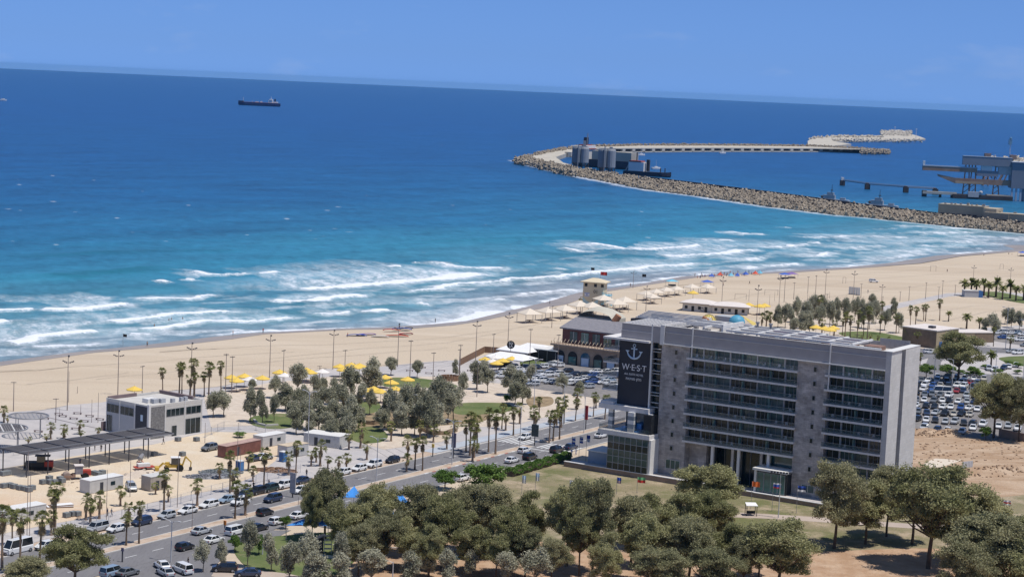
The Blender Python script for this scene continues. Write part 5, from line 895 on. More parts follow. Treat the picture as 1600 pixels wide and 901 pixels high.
MB().box(0, 0, 0, 34, 14, 9.5).build('wall', pbd, T); MB().box(-.2, -.2, 9.5, 34.2, 14.2, 10).build('roof', pb, T); MB().box(34, -3, 0, 44, 16, 9).build('wing', pb, T); MB().box(36, -7, 0, 54, 9, 6.4).build('wing', pbd, T); MB().box(54, -6, 0, 72, 8, 6).build('wing', pb, T); MB().box(53.9, -6.2, 6, 72.2, 8.2, 6.5).build('roof', pb, T)
for x in range(2, 30, 4): MB().box(x, -.1, 2 if x % 8 else 5, x+3, -.01, 3.4 if x % 8 else 6.3).build('window', quayM, T)
for i in range(14): x = rs.uniform(2, 60); MB().box(x, 3, 10 if x < 40 else 6.6, x+1.4, 4.5, (10 if x < 40 else 6.6)+rs.uniform(.6, 1.8)).build('roof_unit', steel if i % 2 else pb, T)
T = port(1592, 347, 'low grey shed at the right end of the quay', 'shed', 'quay_shed', 3.4, -.3); MB().box(0, 0, 0, 18, 8, 3).build('wall', lt, T); MB().box(-.3, -.3, 3, 18.3, 8.3, 3.3).build('roof', supW, T)
# ------------------------------------------------------------------ foliage
def leaf_mat(name, c1, c2, c3=None, sc=.5):
    m = D.materials.new(name); m.use_nodes = True; n, l, b = nodes_of(m); b.inputs['Roughness'].default_value = .75; b.inputs['Specular IOR Level'].default_value = .12; MC[name] = m
    tc = n.new('ShaderNodeTexCoord'); nz = n.new('ShaderNodeTexNoise'); nz.inputs['Scale'].default_value = sc; nz.inputs['Detail'].default_value = 6; l.new(tc.outputs['Object'], nz.inputs[0])
    oi = n.new('ShaderNodeObjectInfo'); ad = n.new('ShaderNodeMath'); ad.operation = 'MULTIPLY_ADD'; ad.inputs[1].default_value = .28; l.new(oi.outputs['Random'], ad.inputs[0]); l.new(nz.outputs[0], ad.inputs[2]); sb = n.new('ShaderNodeMath'); sb.operation = 'SUBTRACT'; sb.inputs[1].default_value = .14; l.new(ad.outputs[0], sb.inputs[0])
    cr = n.new('ShaderNodeValToRGB'); cr.color_ramp.elements[0].position = .3; cr.color_ramp.elements[1].position = .7; cr.color_ramp.elements[0].color = (*c1, 1); cr.color_ramp.elements[1].color = (*c2, 1); l.new(sb.outputs[0], cr.inputs[0]); l.new(cr.outputs[0], b.inputs[0])
    tr = n.new('ShaderNodeBsdfTranslucent'); l.new(cr.outputs[0], tr.inputs[0]); mx = n.new('ShaderNodeMixShader'); mx.inputs[0].default_value = .3; l.new(b.outputs[0], mx.inputs[1]); l.new(tr.outputs[0], mx.inputs[2]); l.new(mx.outputs[0], n['Material Output'].inputs[0]); return m
olive = leaf_mat('olive_leaves', (.225, .23, .105), (.44, .42, .225)); greyL = leaf_mat('grey_green_leaves', (.29, .29, .20), (.48, .465, .35)); freshL = leaf_mat('fresh_green_leaves', (.10, .18, .04), (.20, .29, .08)); darkL = leaf_mat('dark_green_leaves', (.20, .205, .11), (.39, .365, .21))
barkM = mat('bark', (.10, .075, .055), .95, .3, 1.5); barkG = mat('grey_bark', (.17, .14, .11), .95, .25, 1.5)
def leafmesh(name, P, size, m, rg):
    n = len(P); u = rg.normal(size=(n, 3)); u /= np.linalg.norm(u, axis=1)[:, None]; w = rg.normal(size=(n, 3)); v = np.cross(u, w); v /= np.linalg.norm(v, axis=1)[:, None]; s = size*rg.uniform(.6, 1.3, (n, 1)); a, b = u*s, v*s*.62
    V = np.stack([P-a-b*.2, P-b, P+a+b*.2, P+b], 1).reshape(-1, 3); me = D.meshes.new(name); me.vertices.add(4*n); me.vertices.foreach_set('co', V.astype(np.float32).ravel()); me.loops.add(4*n); me.loops.foreach_set('vertex_index', np.arange(4*n, dtype=np.int32))
    me.polygons.add(n); me.polygons.foreach_set('loop_start', np.arange(n, dtype=np.int32)*4); me.polygons.foreach_set('loop_total', np.full(n, 4, np.int32)); me.update(calc_edges=True); me.materials.append(m); return me
def make_tree(name, cat, seed, H0, Rr, Rz, cz, nclump, nleaf, lsize, m, bark, rc=(1.1, 1.9), upright=0., trunk=.32, lean=0.):
    rg = np.random.default_rng(seed); T = ob(name, None, cat=cat); C = []
    nl_b = 9 if not upright else 6; lobes = []
    for i in range(nl_b):
        a = 2.4*i+rg.uniform(-.4, .4); e_ = rg.uniform(-1.0, .85) if i else .9; q = rg.uniform(.5, .68) if not upright else rg.uniform(.35, .6); lobes.append((np.array([math.cos(a)*math.cos(e_)*Rr*q, math.sin(a)*math.cos(e_)*Rr*q, cz+math.sin(e_)*Rz*.68]), rg.uniform(.46, .62)*(Rr+Rz)/2))
    for i in range(nclump):
        c, lr = lobes[i % nl_b]; d = rg.normal(size=3); d /= np.linalg.norm(d); d[2] = -d[2] if d[2] < -.45 else d[2]; p = c+d*lr*rg.uniform(.7, 1.05)*(np.array([.75, .75, 1.3]) if upright else 1)
        C.append(p)
    P = []
    for c in C:
        r = rg.uniform(*rc); dd = rg.normal(size=(nleaf, 3)); dd /= np.linalg.norm(dd, axis=1)[:, None]; rad = r*np.clip(np.abs(rg.normal(.78, .27, (nleaf, 1))), .1, 1.6); q = dd*rad; q[:, 2] *= .8 if not upright else 1.6; q[:, 2] += np.where(q[:, 2] < 0, -q[:, 2]*.35, 0); P.append(c+q)
    P = np.concatenate(P); P[:, 0] += lean*np.clip(P[:, 2], 0, None); ob('crown', leafmesh(name+'_crown', P, lsize, m, rg), T)
    mb = MB(); fork = (lean*cz*.45, 0, cz-Rz*.75); mb.path([(0, 0, -.2), (fork[0]*.5, .1, fork[2]*.5), fork], [trunk, trunk*.85, trunk*.7], 7)
    for c in C[:max(5, nclump//5)]: c = c*1.0; c[0] += lean*c[2]; mid = (np.array(fork)*.45+c*.55); mid[2] -= .4; mb.path([fork, tuple(mid), tuple(c)], [trunk*.5, trunk*.3, trunk*.1], 5)
    mb.build('trunk', bark, T); return reg(T)
BIG = [make_tree('olive_tree', 'tree', s, 0, 5.0, 5.2, 8.2, 112, 380, .165, olive if s % 3 else darkL, barkM, rc=(.8, 1.45), lean=(s % 3-1)*.06) for s in (21, 22, 23, 24, 25)]
MID = [make_tree('small_grey_tree', 'tree', s, 0, 2.0, 2.8, 4.0, 56, 120, .16, greyL, barkG, (.4, .75), .6, .13, lean=(s % 3-1)*.05) for s in (31, 32, 33, 34, 35)]
FRE = [make_tree('green_tree', 'tree', 41, 0, 2.6, 2.0, 3.2, 30, 150, .2, freshL, barkM, (.7, 1.1), 0, .16)]
def put_tree(protos, px, py, rx, ry, base, base_dims, label, group, i, cap=None):
    """px,py crown centre, rx,ry crown half-size and base y as read off the photo"""
    x, y = G(px, base); s = F/math.hypot(x, y, H); w, hz_, cz = base_dims; sx = rx/s/w*1.08; tot = (base-(py-ry))/s*1.015; sz = tot/(cz+hz_)
    o = place(protos[i % len(protos)], (x, y, 0), (i*2.39996) % 6.283, (sx, sx, sz), label, group); return o
BT = [(117, 868, 43, 44, 925), (40, 905, 36, 30, 955), (508, 778, 30, 46, 842), (487, 800, 16, 40, 850), (535, 812, 26, 34, 870), (574, 806, 32, 40, 866), (600, 830, 30, 34, 890), (650, 800, 34, 42, 868), (690, 815, 32, 44, 888), (722, 795, 34, 40, 862), (760, 800, 34, 42, 872), (735, 835, 30, 34, 895), (795, 830, 30, 40, 900), (825, 800, 28, 34, 872),
      (885, 792, 34, 46, 884), (925, 800, 32, 54, 897), (905, 815, 26, 36, 900), (945, 860, 24, 30, 925), (985, 815, 34, 38, 885), (1012, 845, 38, 40, 912), (1050, 805, 36, 36, 866), (1075, 850, 40, 40, 915), (1108, 800, 34, 32, 860), (1105, 762, 44, 40, 812), (1130, 850, 30, 36, 908), (1030, 885, 44, 30, 950), (1110, 885, 40, 30, 945), (1215, 860, 50, 46, 930), (1160, 868, 24, 30, 925),
      (1303, 778, 40, 58, 857), (1352, 800, 34, 52, 850), (1385, 770, 30, 38, 838), (1450, 792, 60, 62, 888), (1425, 770, 36, 38, 850), (1515, 800, 46, 46, 880), (1550, 862, 62, 50, 945), (1600, 855, 40, 46, 930), (1505, 885, 42, 40, 955), (1610, 890, 50, 40, 960), (860, 870, 24, 28, 915), (560, 850, 26, 30, 900), (670, 850, 24, 30, 905), (590, 785, 26, 32, 846), (775, 855, 26, 28, 906), (820, 850, 26, 30, 905), (1000, 800, 30, 32, 858), (640, 838, 28, 30, 890), (1185, 845, 26, 30, 903)]
BT.sort()
for i, (a, b_, c, d, e) in enumerate(BT): put_tree(BIG, a, b_, c, d, e, (5.2, 6.0, 8.2), 'large olive-green tree in the foreground, %s from the left' % nth(i), 'large trees of the foreground', i)
RT_ = [(1497, 552, 32, 32, 598), (1552, 622, 32, 34, 684), (1592, 632, 24, 40, 690), (1575, 600, 26, 16, 640)]
for i, (a, b_, c, d, e) in enumerate(RT_): put_tree(BIG, a, b_, c, d, e, (5.2, 6.0, 8.2), ['broad dark tree at the entrance of the right car park', 'tall dark tree over the lower end of the right car park', 'dark tree cut by the right edge of the photo above the wall', 'dark tree crown behind the other two at the right edge'][i], None, i+1)
GT = [(393, 599, 6, 7, 615), (430, 598, 9, 10, 622), (465, 587, 14, 17, 616), (445, 616, 15, 15, 642), (391, 630, 11, 22, 659), (410, 633, 11, 22, 662), (428, 636, 8, 18, 660), (492, 600, 9, 13, 626), (505, 601, 8, 11, 620), (521, 608, 11, 15, 632), (548, 593, 15, 20, 627), (497, 622, 13, 15, 648), (516, 623, 13, 16, 650), (535, 619, 13, 17, 650), (470, 619, 13, 15, 646),
      (457, 641, 13, 15, 666), (479, 642, 14, 16, 670), (497, 644, 14, 16, 675), (522, 642, 14, 17, 674), (547, 640, 15, 18, 676), (581, 585, 16, 22, 620), (577, 623, 9, 15, 648), (601, 631, 14, 21, 668), (616, 633, 13, 21, 672), (634, 626, 15, 24, 668), (655, 623, 13, 22, 663), (682, 617, 17, 27, 667), (708, 621, 15, 22, 658), (722, 599, 9, 17, 622), (679, 647, 17, 17, 682), (647, 647, 15, 17, 680),
      (597, 654, 12, 14, 674), (628, 650, 14, 16, 680), (667, 637, 17, 22, 684), (700, 630, 14, 18, 662), (744, 585, 12, 20, 608), (762, 590, 12, 18, 613), (754, 578, 9, 14, 600), (797, 591, 15, 18, 618), (816, 602, 16, 21, 632), (829, 581, 9, 11, 602), (805, 612, 13, 16, 635), (880, 596, 10, 12, 615), (905, 604, 8, 8, 618), (611, 570, 10, 11, 586), (652, 573, 9, 9, 590), (711, 571, 6, 8, 590), (333, 630, 13, 16, 652), (350, 628, 14, 15, 651),
      (463, 652, 14, 16, 678), (485, 657, 13, 15, 680), (508, 660, 14, 14, 686), (533, 655, 14, 17, 688), (517, 668, 11, 13, 692), (560, 650, 12, 15, 674), (540, 664, 13, 15, 692), (478, 634, 12, 14, 655), (560, 615, 12, 15, 640)]
GT.sort()
for i, (a, b_, c, d, e) in enumerate(GT): put_tree(MID, a, b_, c, d, e, (2.1, 3.4, 4.0), 'feathery grey-green tree of the seaside park, %s from the left' % nth(i), 'grey-green park trees', i)
FG = [(1215, 492, 8, 13, 512), (1227, 490, 9, 15, 512), (1238, 497, 9, 14, 518), (1245, 481, 8, 15, 504), (1258, 488, 10, 17, 514), (1252, 502, 10, 13, 522), (1270, 480, 9, 17, 505), (1265, 502, 10, 14, 522), (1280, 492, 9, 15, 514), (1285, 478, 7, 13, 500), (1296, 488, 9, 17, 512), (1308, 484, 8, 16, 508), (1320, 484, 8, 16, 510), (1335, 480, 8, 14, 504), (1346, 486, 8, 15, 512), (1358, 488, 9, 15, 514), (1368, 484, 7, 13, 506), (1240, 508, 8, 10, 524),
      (1382, 494, 8, 10, 516), (1404, 500, 8, 11, 520), (1395, 478, 7, 10, 500), (1362, 470, 7, 9, 490), (1551, 505, 11, 12, 530), (1537, 508, 8, 9, 528), (1580, 494, 8, 9, 512), (1592, 497, 8, 10, 516), (1570, 490, 7, 8, 506)]
FG.sort()
for i, (a, b_, c, d, e) in enumerate(FG): put_tree(MID, a, b_, c, d, e, (2.1, 3.4, 4.0), 'grey-green tree of the grove beyond the hotel roof, %s from the left' % nth(i), 'grove beyond the hotel', i+2)
NT = [(318, 866, 12, 20, 893), (345, 860, 9, 14, 884), (387, 846, 13, 32, 886), (424, 862, 14, 26, 892), (452, 880, 18, 30, 915), (480, 868, 18, 34, 908), (492, 892, 22, 26, 925), (530, 862, 13, 30, 905), (536, 888, 18, 22, 922), (580, 880, 22, 20, 915), (574, 862, 14, 18, 892), (640, 884, 16, 20, 915), (668, 878, 14, 18, 905), (700, 884, 16, 22, 920), (790, 884, 18, 20, 918), (835, 880, 22, 22, 920), (735, 878, 12, 16, 902)]
for i, (a, b_, c, d, e) in enumerate(NT): put_tree(MID, a, b_, c, d, e, (2.1, 3.4, 4.0), 'slender grey-green young tree along the bottom of the photo, %s from the left' % nth(i), 'young grey-green trees at the bottom', i+1)
for i, (a, b_, c, d, e, lab) in enumerate([(695, 744, 22, 11, 764, 'rounded fresh-green tree left of the dense green one by the crossing'), (758, 742, 34, 20, 772, 'dense fresh-green round tree beside the zebra crossing'), (404, 846, 12, 12, 866, 'bright green young tree on the small lawn'), (367, 845, 12, 10, 862, 'bright green bush beside the parked white cars'), (446, 814, 10, 9, 826, 'small bright green bush at the kerb between two white cars'),
        (1447, 577, 13, 9, 590, 'round green bush at the bend of the side road'), (792, 622, 7, 6, 630, 'blue-green bush under the park trees'), (880, 818, 12, 20, 850, 'fresh green tree among the dark foreground trees'), (374, 678, 11, 4, 683, 'low green shrub on the site sand right of the white building'), (1540, 676, 10, 10, 688, 'green shrub at the foot of the car park tree'), (1480, 576, 14, 7, 588, 'low green shrub under the broad dark tree'), (1520, 578, 12, 6, 588, 'low shrub bed beside the date palm')]):
    put_tree(FRE, a, b_, c, d, e, (3.2, 2.8, 3.2), lab, None, i)
for i, (x, y, w) in enumerate([(1500, 580, 5), (1530, 585, 6), (1560, 580, 6), (1590, 570, 6), (1590, 580, 5), (1512, 584, 5), (1575, 566, 5), (1540, 572, 5)]): put_tree(FRE, x, y, w+3, w-2, y+4, (3.2, 2.8, 3.2), 'low green roadside shrub beyond the right car park, %s from the left' % nth([0, 3, 5, 6, 7, 1, 4, 2][i]), 'roadside shrubs', i)
# hedge beside the terrace
hg = np.random.default_rng(3); a = np.array(G(794, 744)); b2 = np.array(G(886, 717)); d_ = b2-a; L = np.linalg.norm(d_); n_ = np.array([-d_[1], d_[0]])/L; PP = []
for i in range(9000): t = hg.random(); w = hg.uniform(-1.5, 1.5); h = 1.7*(1-(abs(w)/1.8)**3)*hg.uniform(.55, 1)**.4+.25*math.sin(t*40); p = d_*t+n_*w; PP.append((p[0], p[1], max(.05, h)))
HD = thing('clipped_hedge', 'dark green hedge running from the lawn corner to the hotel terrace', 'hedge', (*a, 0)); ob('foliage', leafmesh('hedge', np.array(PP), .2, freshL, hg), HD); MB().prism([tuple(-n_*1.2), tuple(d_-n_*1.2), tuple(d_+n_*1.2), tuple(n_*1.2)], 0, 1.2).build('core', barkM, HD)
# ------------------------------------------------------------------ palms
fanG = leaf_mat('palm_green', (.13, .155, .05), (.26, .26, .10), sc=1.2); fanD = leaf_mat('palm_dead_fronds', (.27, .20, .11), (.46, .37, .22), sc=1.2); palmT = mat('palm_trunk', (.14, .10, .07), .95, .3, 2); palmTl = mat('palm_trunk_light', (.25, .18, .13), .95, .2, 2)
def fan_frond(mb, base, az, el, L, r, k, rg, droop=.35):
    d = Vector((math.cos(az)*math.cos(el), math.sin(az)*math.cos(el), math.sin(el))); tip = Vector(base)+d*L; side = Vector((-math.sin(az), math.cos(az), 0)); upv = side.cross(d)*-1
    mb.add([tuple(Vector(base)+side*.03), tuple(Vector(base)-side*.03), tuple(tip)], [(0, 1, 2)], k)
    n = 8
    for i in range(n):
        a = (i/(n-1)-.5)*2.5; dr = d*math.cos(a)+side*math.sin(a); e = tip+dr*r+Vector((0, 0, -droop*r*(.6+rg.random()*.6))); m_ = tip+dr*r*.55+upv*(.06 if i % 2 else -.06); w = side*math.cos(a)*.11*r-d*math.sin(a)*.11*r
        mb.add([tuple(tip), tuple(m_+w), tuple(e), tuple(m_-w)], [(0, 1, 2, 3)], k)
def make_fan_palm(name, h, seed, tr=.24, skirt=1.0, green=34, spread=1.0, light=False):
    rg = random.Random(seed); T = ob(name, None, cat='palm tree'); mb = MB(); bend = rg.uniform(-.5, .5); pts = [(bend*(z/h)**2, 0, z) for z in np.linspace(-.1, h, 7)]; mb.path(pts, [tr*1.5, tr*1.15, tr, tr*.95, tr*.9, tr*.95, tr*1.0], 8); mb.build('trunk', palmTl if light else palmT, T); top = (bend, 0, h)
    mb = MB()
    for i in range(green): fan_frond(mb, top, rg.uniform(0, 6.28), rg.uniform(-.6, 1.3), rg.uniform(.75, 1.25)*spread, rg.uniform(.8, 1.1)*spread, 0, rg)
    mb.build('crown', fanG, T); mb = MB()
    for i in range(int(22*skirt)): z = h-rg.uniform(0, 1.6*skirt); fan_frond(mb, (bend*(z/h)**2, 0, z), rg.uniform(0, 6.28), rg.uniform(-1.35, -.75), rg.uniform(.45, .8)*spread, rg.uniform(.6, .85)*spread, 0, rg, .5)
    mb.build('dead_fronds', fanD, T); return reg(T)
FP = [make_fan_palm('fan_palm', 9, s, .22, 1.3, 34, light=s % 2 == 0) for s in (1, 2, 3, 4)]; SP = [make_fan_palm('young_fan_palm', 3.6, s, .28, .6, 22, .95, light=True) for s in (5, 6, 7)]
def make_date_palm(h, seed, L=2.6, n=34):
    rg = random.Random(seed); T = ob('date_palm', None, cat='palm tree'); mb = MB(); mb.path([(0, 0, -.1), (.05, 0, h*.5), (0, 0, h)], [.42, .34, .4], 8); mb.build('trunk', palmT, T); mb = MB()
    for i in range(n):
        az = rg.uniform(0, 6.28); el = rg.uniform(-.3, 1.3); p = Vector((0, 0, h)); d = Vector((math.cos(az)*math.cos(el), math.sin(az)*math.cos(el), math.sin(el))); side = Vector((-math.sin(az), math.cos(az), 0)); q = p.copy(); K = 7
        for j in range(K):
            nq = q+d*(L/K); d = (d+Vector((0, 0, -.17))).normalized()
            for s in (-1, 1): w = .55*math.sin(math.pi*(j+.8)/(K+1)); mb.add([tuple(q), tuple(nq), tuple(nq+side*s*w+Vector((0, 0, -.12))+d*.1), tuple(q+side*s*w*.9+Vector((0, 0, -.12))+d*.1)], [(0, 1, 2, 3)])
            q = nq
    mb.build('crown', fanG, T); return reg(T)
DP = [make_date_palm(5.2, 1), make_date_palm(5.2, 2)]
def put_palm(x, y, base, label, group, i, kind=None):
    g = G(x if kind is None or True else x, base); h = max(1.6, hgt(x, base, y)); pr = DP if kind == 'd' else (SP if h < 5.2 else FP); h0 = {'d': 5.4}.get(kind, 3.8 if h < 5.2 else 9.2); s = h/h0; w = (.52+.032*h)*(1+.12*math.sin(i*2.1)) if h >= 5.2 else min(.85, .42+.09*h)
    if kind == 'd': w = s = h/5.4
    return place(pr[i % len(pr)], (*g, 0), (i*1.7) % 6.28, (w, w, s), label, group)
PG1 = [(254, 579, 614), (280, 573, 616), (284, 571, 617), (297, 590, 619), (303, 567, 621), (304, 586, 622), (319, 585, 618), (326, 571, 620), (345, 570, 616)]
PG2 = [(6, 639, 660), (12, 655, 662), (79, 666, 686), (73, 682, 691), (99, 667, 685), (101, 681, 687), (124, 661, 678), (126, 677, 685), (153, 673, 681), (44, 688, 696)]
PG3 = [(3, 800, 890), (19, 802, 852), (31, 806, 897), (62, 808, 885), (80, 806, 836), (84, 772, 835), (86, 761, 833), (141, 786, 818), (134, 780, 812), (155, 776, 810), (188, 765, 790), (199, 792, 822), (197, 808, 853), (217, 790, 850), (243, 758, 772), (256, 742, 800), (263, 764, 784), (308, 757, 790), (343, 728, 748), (359, 712, 770), (367, 758, 811), (383, 768, 806), (388, 711, 735), (395, 733, 752), (363, 738, 768)]
PG4 = [(412, 706, 766), (462, 694, 742), (451, 712, 742), (486, 708, 728), (500, 696, 728), (494, 704, 722), (512, 716, 732), (529, 718, 736), (541, 713, 734), (545, 678, 702), (563, 669, 700), (573, 695, 718), (611, 665, 689), (637, 688, 716), (648, 690, 734), (660, 688, 736), (635, 714, 737), (656, 662, 686), (677, 668, 691), (709, 662, 684), (698, 680, 702), (734, 652, 712), (741, 668, 716), (738, 690, 722), (745, 655, 708), (763, 645, 706), (728, 662, 705)]
PG5 = [(774, 648, 710), (784, 634, 670), (802, 641, 680), (812, 636, 662), (834, 642, 672), (842, 624, 656), (837, 648, 668), (858, 646, 692), (864, 646, 690), (874, 641, 687), (870, 625, 664), (881, 623, 662), (899, 627, 658), (901, 614, 640), (927, 617, 651), (931, 622, 637), (945, 621, 655), (877, 632, 668), (790, 648, 672)]
PG6 = [(1190, 494, 512), (1197, 491, 512), (1203, 493, 512), (1279, 466, 506), (1284, 503, 522), (1303, 505, 525), (1320, 492, 527), (1328, 497, 527), (1355, 485, 529), (1339, 503, 528), (1349, 497, 524), (1347, 526, 532), (1360, 524, 533), (1375, 496, 522), (1371, 526, 534), (1388, 528, 537), (1400, 494, 521), (1377, 475, 505), (1415, 517, 538), (1422, 481, 512), (1430, 483, 512), (1433, 521, 545), (1446, 478, 502), (1443, 479, 500), (1468, 471, 501), (1453, 518, 540), (1467, 519, 540), (1437, 554, 580), (1552, 514, 541), (1578, 528, 546), (1316, 500, 524), (1340, 488, 516), (1400, 560, 566) ]
PG6 = [p for p in PG6 if p[0] != 1400 or p[1] < 540]
for lst, lab, grp in ((PG1, 'slim fan palm behind the white building, %s from the left', 'palms behind the white building'), (PG2, 'small fan palm on the pale plaza beyond the pergola, %s from the left', 'young palms on the plaza'), (PG3, 'fan palm by the road in front of the building site, %s from the left', 'palms beside the building site'),
                      (PG4, 'fan palm between the site cabins and the crossing, %s from the left', 'palms before the park'), (PG5, 'fan palm by the avenue left of the hotel, %s from the left', 'palms left of the hotel'), (PG6, 'fan palm beyond the hotel roof, %s from the left', 'palms beyond the hotel')):
    lst.sort()
    for i, (x, y, b_) in enumerate(lst): put_palm(x, y, b_, lab % nth(i), grp, i+len(lst))
for i, (x, y, b_) in enumerate([(1506, 442, 462), (1517, 441, 462), (1525, 442, 463), (1537, 442, 462), (1544, 445, 465), (1556, 441, 464), (1566, 450, 468), (1578, 444, 466), (1587, 451, 470), (1599, 450, 469), (1611, 452, 470)]): put_palm(x, y, b_, 'short thick palm in the row on the far promenade, %s from the left' % nth(i), 'palm row on the far promenade', i, 'd')
for x, y, b_, lab in ((1548, 553, 574, 'broad date palm in the shrub bed beyond the right car park'), (1482, 489, 502, 'short date palm behind the sand-coloured building'), (1510, 494, 514, 'date palm between the two sand-coloured buildings'), (1530, 500, 516, 'date palm right of the sand-coloured building'), (184, 541+0, 0, '')):
    if b_: put_palm(x, y, b_, lab, None, x, 'd')
T = frame(862, 534, 0, 'small palm on the restaurant balcony', 'palm tree', 'balcony_palm')
D.objects.remove(T)
# ------------------------------------------------------------------ parasols and beach shelters
yelU = mat('parasol_yellow', (.72, .50, .10), .75, .06, .5); whiU = mat('parasol_white', (.74, .70, .66), .75, .04, .5); shadeM = mat('shelter_canvas', (.66, .58, .48), .8, .05, .5)
def make_parasol(m):
    T = ob('parasol', None, cat='parasol'); mb = MB(); n = 8; vs = [(0, 0, 3.9)]
    for i in range(n): a = 2*math.pi*i/n; vs += [(1.0*math.cos(a), 1.0*math.sin(a), 3.45), (2.15*math.cos(a), 2.15*math.sin(a), 2.95), (2.15*math.cos(a), 2.15*math.sin(a), 2.75)]
    fs = []
    for i in range(n): j = (i+1) % n; fs += [(0, 1+3*i, 1+3*j), (1+3*i, 2+3*i, 2+3*j, 1+3*j), (2+3*i, 3+3*i, 3+3*j, 2+3*j)]
    mb.add(vs, fs); mb.build('canopy', m, T); MB().tube((0, 0, 0), (0, 0, 4.05), .05).build('pole', dsteel, T); MB().box(-.35, -.35, 0, .35, .35, .15).build('base', steel, T)
    MB().path([(2.1*math.cos(a), 2.1*math.sin(a), 2.92) for a in ()] or [(0, 0, 3.8), (0, 0, 3.9)], .04, 4).build('hub', dsteel, T); return reg(T)
YP, WP = make_parasol(yelU), make_parasol(whiU)
U = [(210, 606, 'y'), (362, 588, 'y'), (370, 593, 'y'), (382, 586, 'y'), (390, 591, 'w'), (410, 589, 'y'), (437, 580, 'y'), (445, 585, 'w'), (479, 577, 'y'), (485, 580, 'y'), (504, 579, 'w'), (531, 571, 'y'), (549, 569, 'y'), (555, 572, 'y'), (602, 588, 'y'), (612, 596, 'y'), (637, 591, 'y'), (572, 608, 'y'), (584, 606, 'y'), (595, 610, 'y'), (618, 606, 'y'), (537, 576, 'y'), (562, 570, 'y'),
     (758, 560, 'y'), (774, 557, 'w'), (786, 555, 'y'), (800, 559, 'y'), (786, 562, 'y'), (814, 557, 'w'), (770, 563, 'w'), (776, 566, 'y'), (1083, 458, 'y'), (1170, 477, 'y'), (1187, 479, 'y'), (1195, 478, 'y'), (1275, 512, 'y'), (1289, 514, 'y'), (1302, 513, 'y'), (1297, 516, 'y')]
U.sort()
for i, (x, y, c) in enumerate(U): place(YP if c == 'y' else WP, G(x, y, 3.3), i*.7, 1.0 if x < 1000 else 1.15, '%s octagonal parasol near the beach, %s parasol from the left of the photo' % ('yellow' if c == 'y' else 'white', nth(i)), 'parasols along the beach')
def make_shelter(w):
    T = ob('shade_shelter', None, cat='shelter'); h = 2.6; mb = MB(); e = w/2; mb.add([(-e, -e, h), (e, -e, h), (e, e, h), (-e, e, h), (0, 0, h+1.5), (0, 0, h+1.3), (-e, -e, h-.12), (e, -e, h-.12), (e, e, h-.12), (-e, e, h-.12)], [(0, 1, 4), (1, 2, 4), (2, 3, 4), (3, 0, 4), (6, 5, 7), (7, 5, 8), (8, 5, 9), (9, 5, 6), (0, 6, 7, 1), (1, 7, 8, 2), (2, 8, 9, 3), (3, 9, 6, 0)]); mb.build('canopy', shadeM, T)
    for x in (-e+.1, e-.1):
        for y in (-e+.1, e-.1): MB().tube((x, y, 0), (x, y, h), .09).build('post', steel, T)
    MB().box(-1, -.3, .6, 1, .3, .7).box(-1, -.9, .35, 1, -.6, .42).box(-1, .6, .35, 1, .9, .42).box(-.1, -.1, 0, .1, .1, .6).build('picnic_table', wood, T); return reg(T)
SHL = make_shelter(5.6); HS = [(827, 503), (856, 500), (882, 497), (905, 490), (963, 487), (976, 483), (943, 480), (1009, 469), (1025, 466), (1041, 463), (1057, 461), (1081, 458), (1105, 458), (925, 492), (1019, 474)]
HS.sort()
for i, (x, y) in enumerate(HS): place(SHL, G(x, y), .5+.1*math.sin(i), 1.25 if x < 1000 else 1.0, 'cream pyramid-roofed shade shelter on the sand, %s from the left' % nth(i), 'shade shelters on the sand')
for px, py, c, lab in ((1050, 443, aq, 'turquoise beach canopy at the water edge'), (1105, 444, flagB, 'small blue beach parasol behind the shelters'), (1226, 432, flagB, 'blue and purple beach canopies at the water edge, left one'), (1237, 431, mat('purple', (.2, .12, .35)), 'blue and purple beach canopies at the water edge, right one'), (1598, 397, flagB, 'blue beach canopy at the right end of the beach')):
    T = frame(px, py+3, .3, lab, 'canopy', 'beach_canopy'); mb = MB(); mb.add([(-2.6, -2, 2), (2.6, -2, 2), (2.6, 2, 2), (-2.6, 2, 2), (0, 0, 2.9)], [(0, 1, 4), (1, 2, 4), (2, 3, 4), (3, 0, 4), (0, 3, 2, 1)]); mb.build('canopy', c, T); [MB().tube((x, y, 0), (x, y, 2), .05).build('post', steel, T) for x in (-2.4, 2.4) for y in (-1.8, 1.8)]; MB().box(-1.5, -1, 0, 1.5, 1, .5).build('beach_mat', slate, T)
# kites lying on the sand
for i, (px, py, c, c2, w) in enumerate(((557, 525, flagB, whiU, 7), (572, 524, mat('purple', (.2, .12, .35)), flagB, 8), (612, 517, red and mat('kite_red', (.62, .10, .06)), whiU, 6), (620, 526, MC['kite_red'], slate, 8), (634, 523, mat('maroon', (.2, .03, .05)), MC['kite_red'], 6), (628, 515, flagB, whiU, 7), (594, 527, trim, aq, 6), (636, 514, slate, trim, 5))):
    T = frame(px, py, .3+.4*math.sin(i*2), 'colourful surf kite lying on the sand by the water, %s of eight from the left' % nth(sorted([557, 572, 612, 620, 634, 628, 594, 636]).index(px)), 'kite', 'surf_kite', group='surf kites on the sand'); K = 9; vs = []
    for j in range(K): a = math.pi*j/(K-1); r = w/2; vs += [(-r*math.cos(a), 0-.5*math.sin(a), .15+.55*math.sin(a)), (-r*.92*math.cos(a), 1.6*math.sin(a)+.3, .1+.4*math.sin(a))]
    mb = MB(); mb.add(vs, []); 
    for j in range(K-1): mb.f.append((2*j, 2*j+2, 2*j+3, 2*j+1)); mb.m.append(j % 2)
    mb.build('canopy', [c, c2], T); mb = MB(); mb.path([vs[2*j] for j in range(K)], .14, 5); mb.build('leading_edge', c, T)
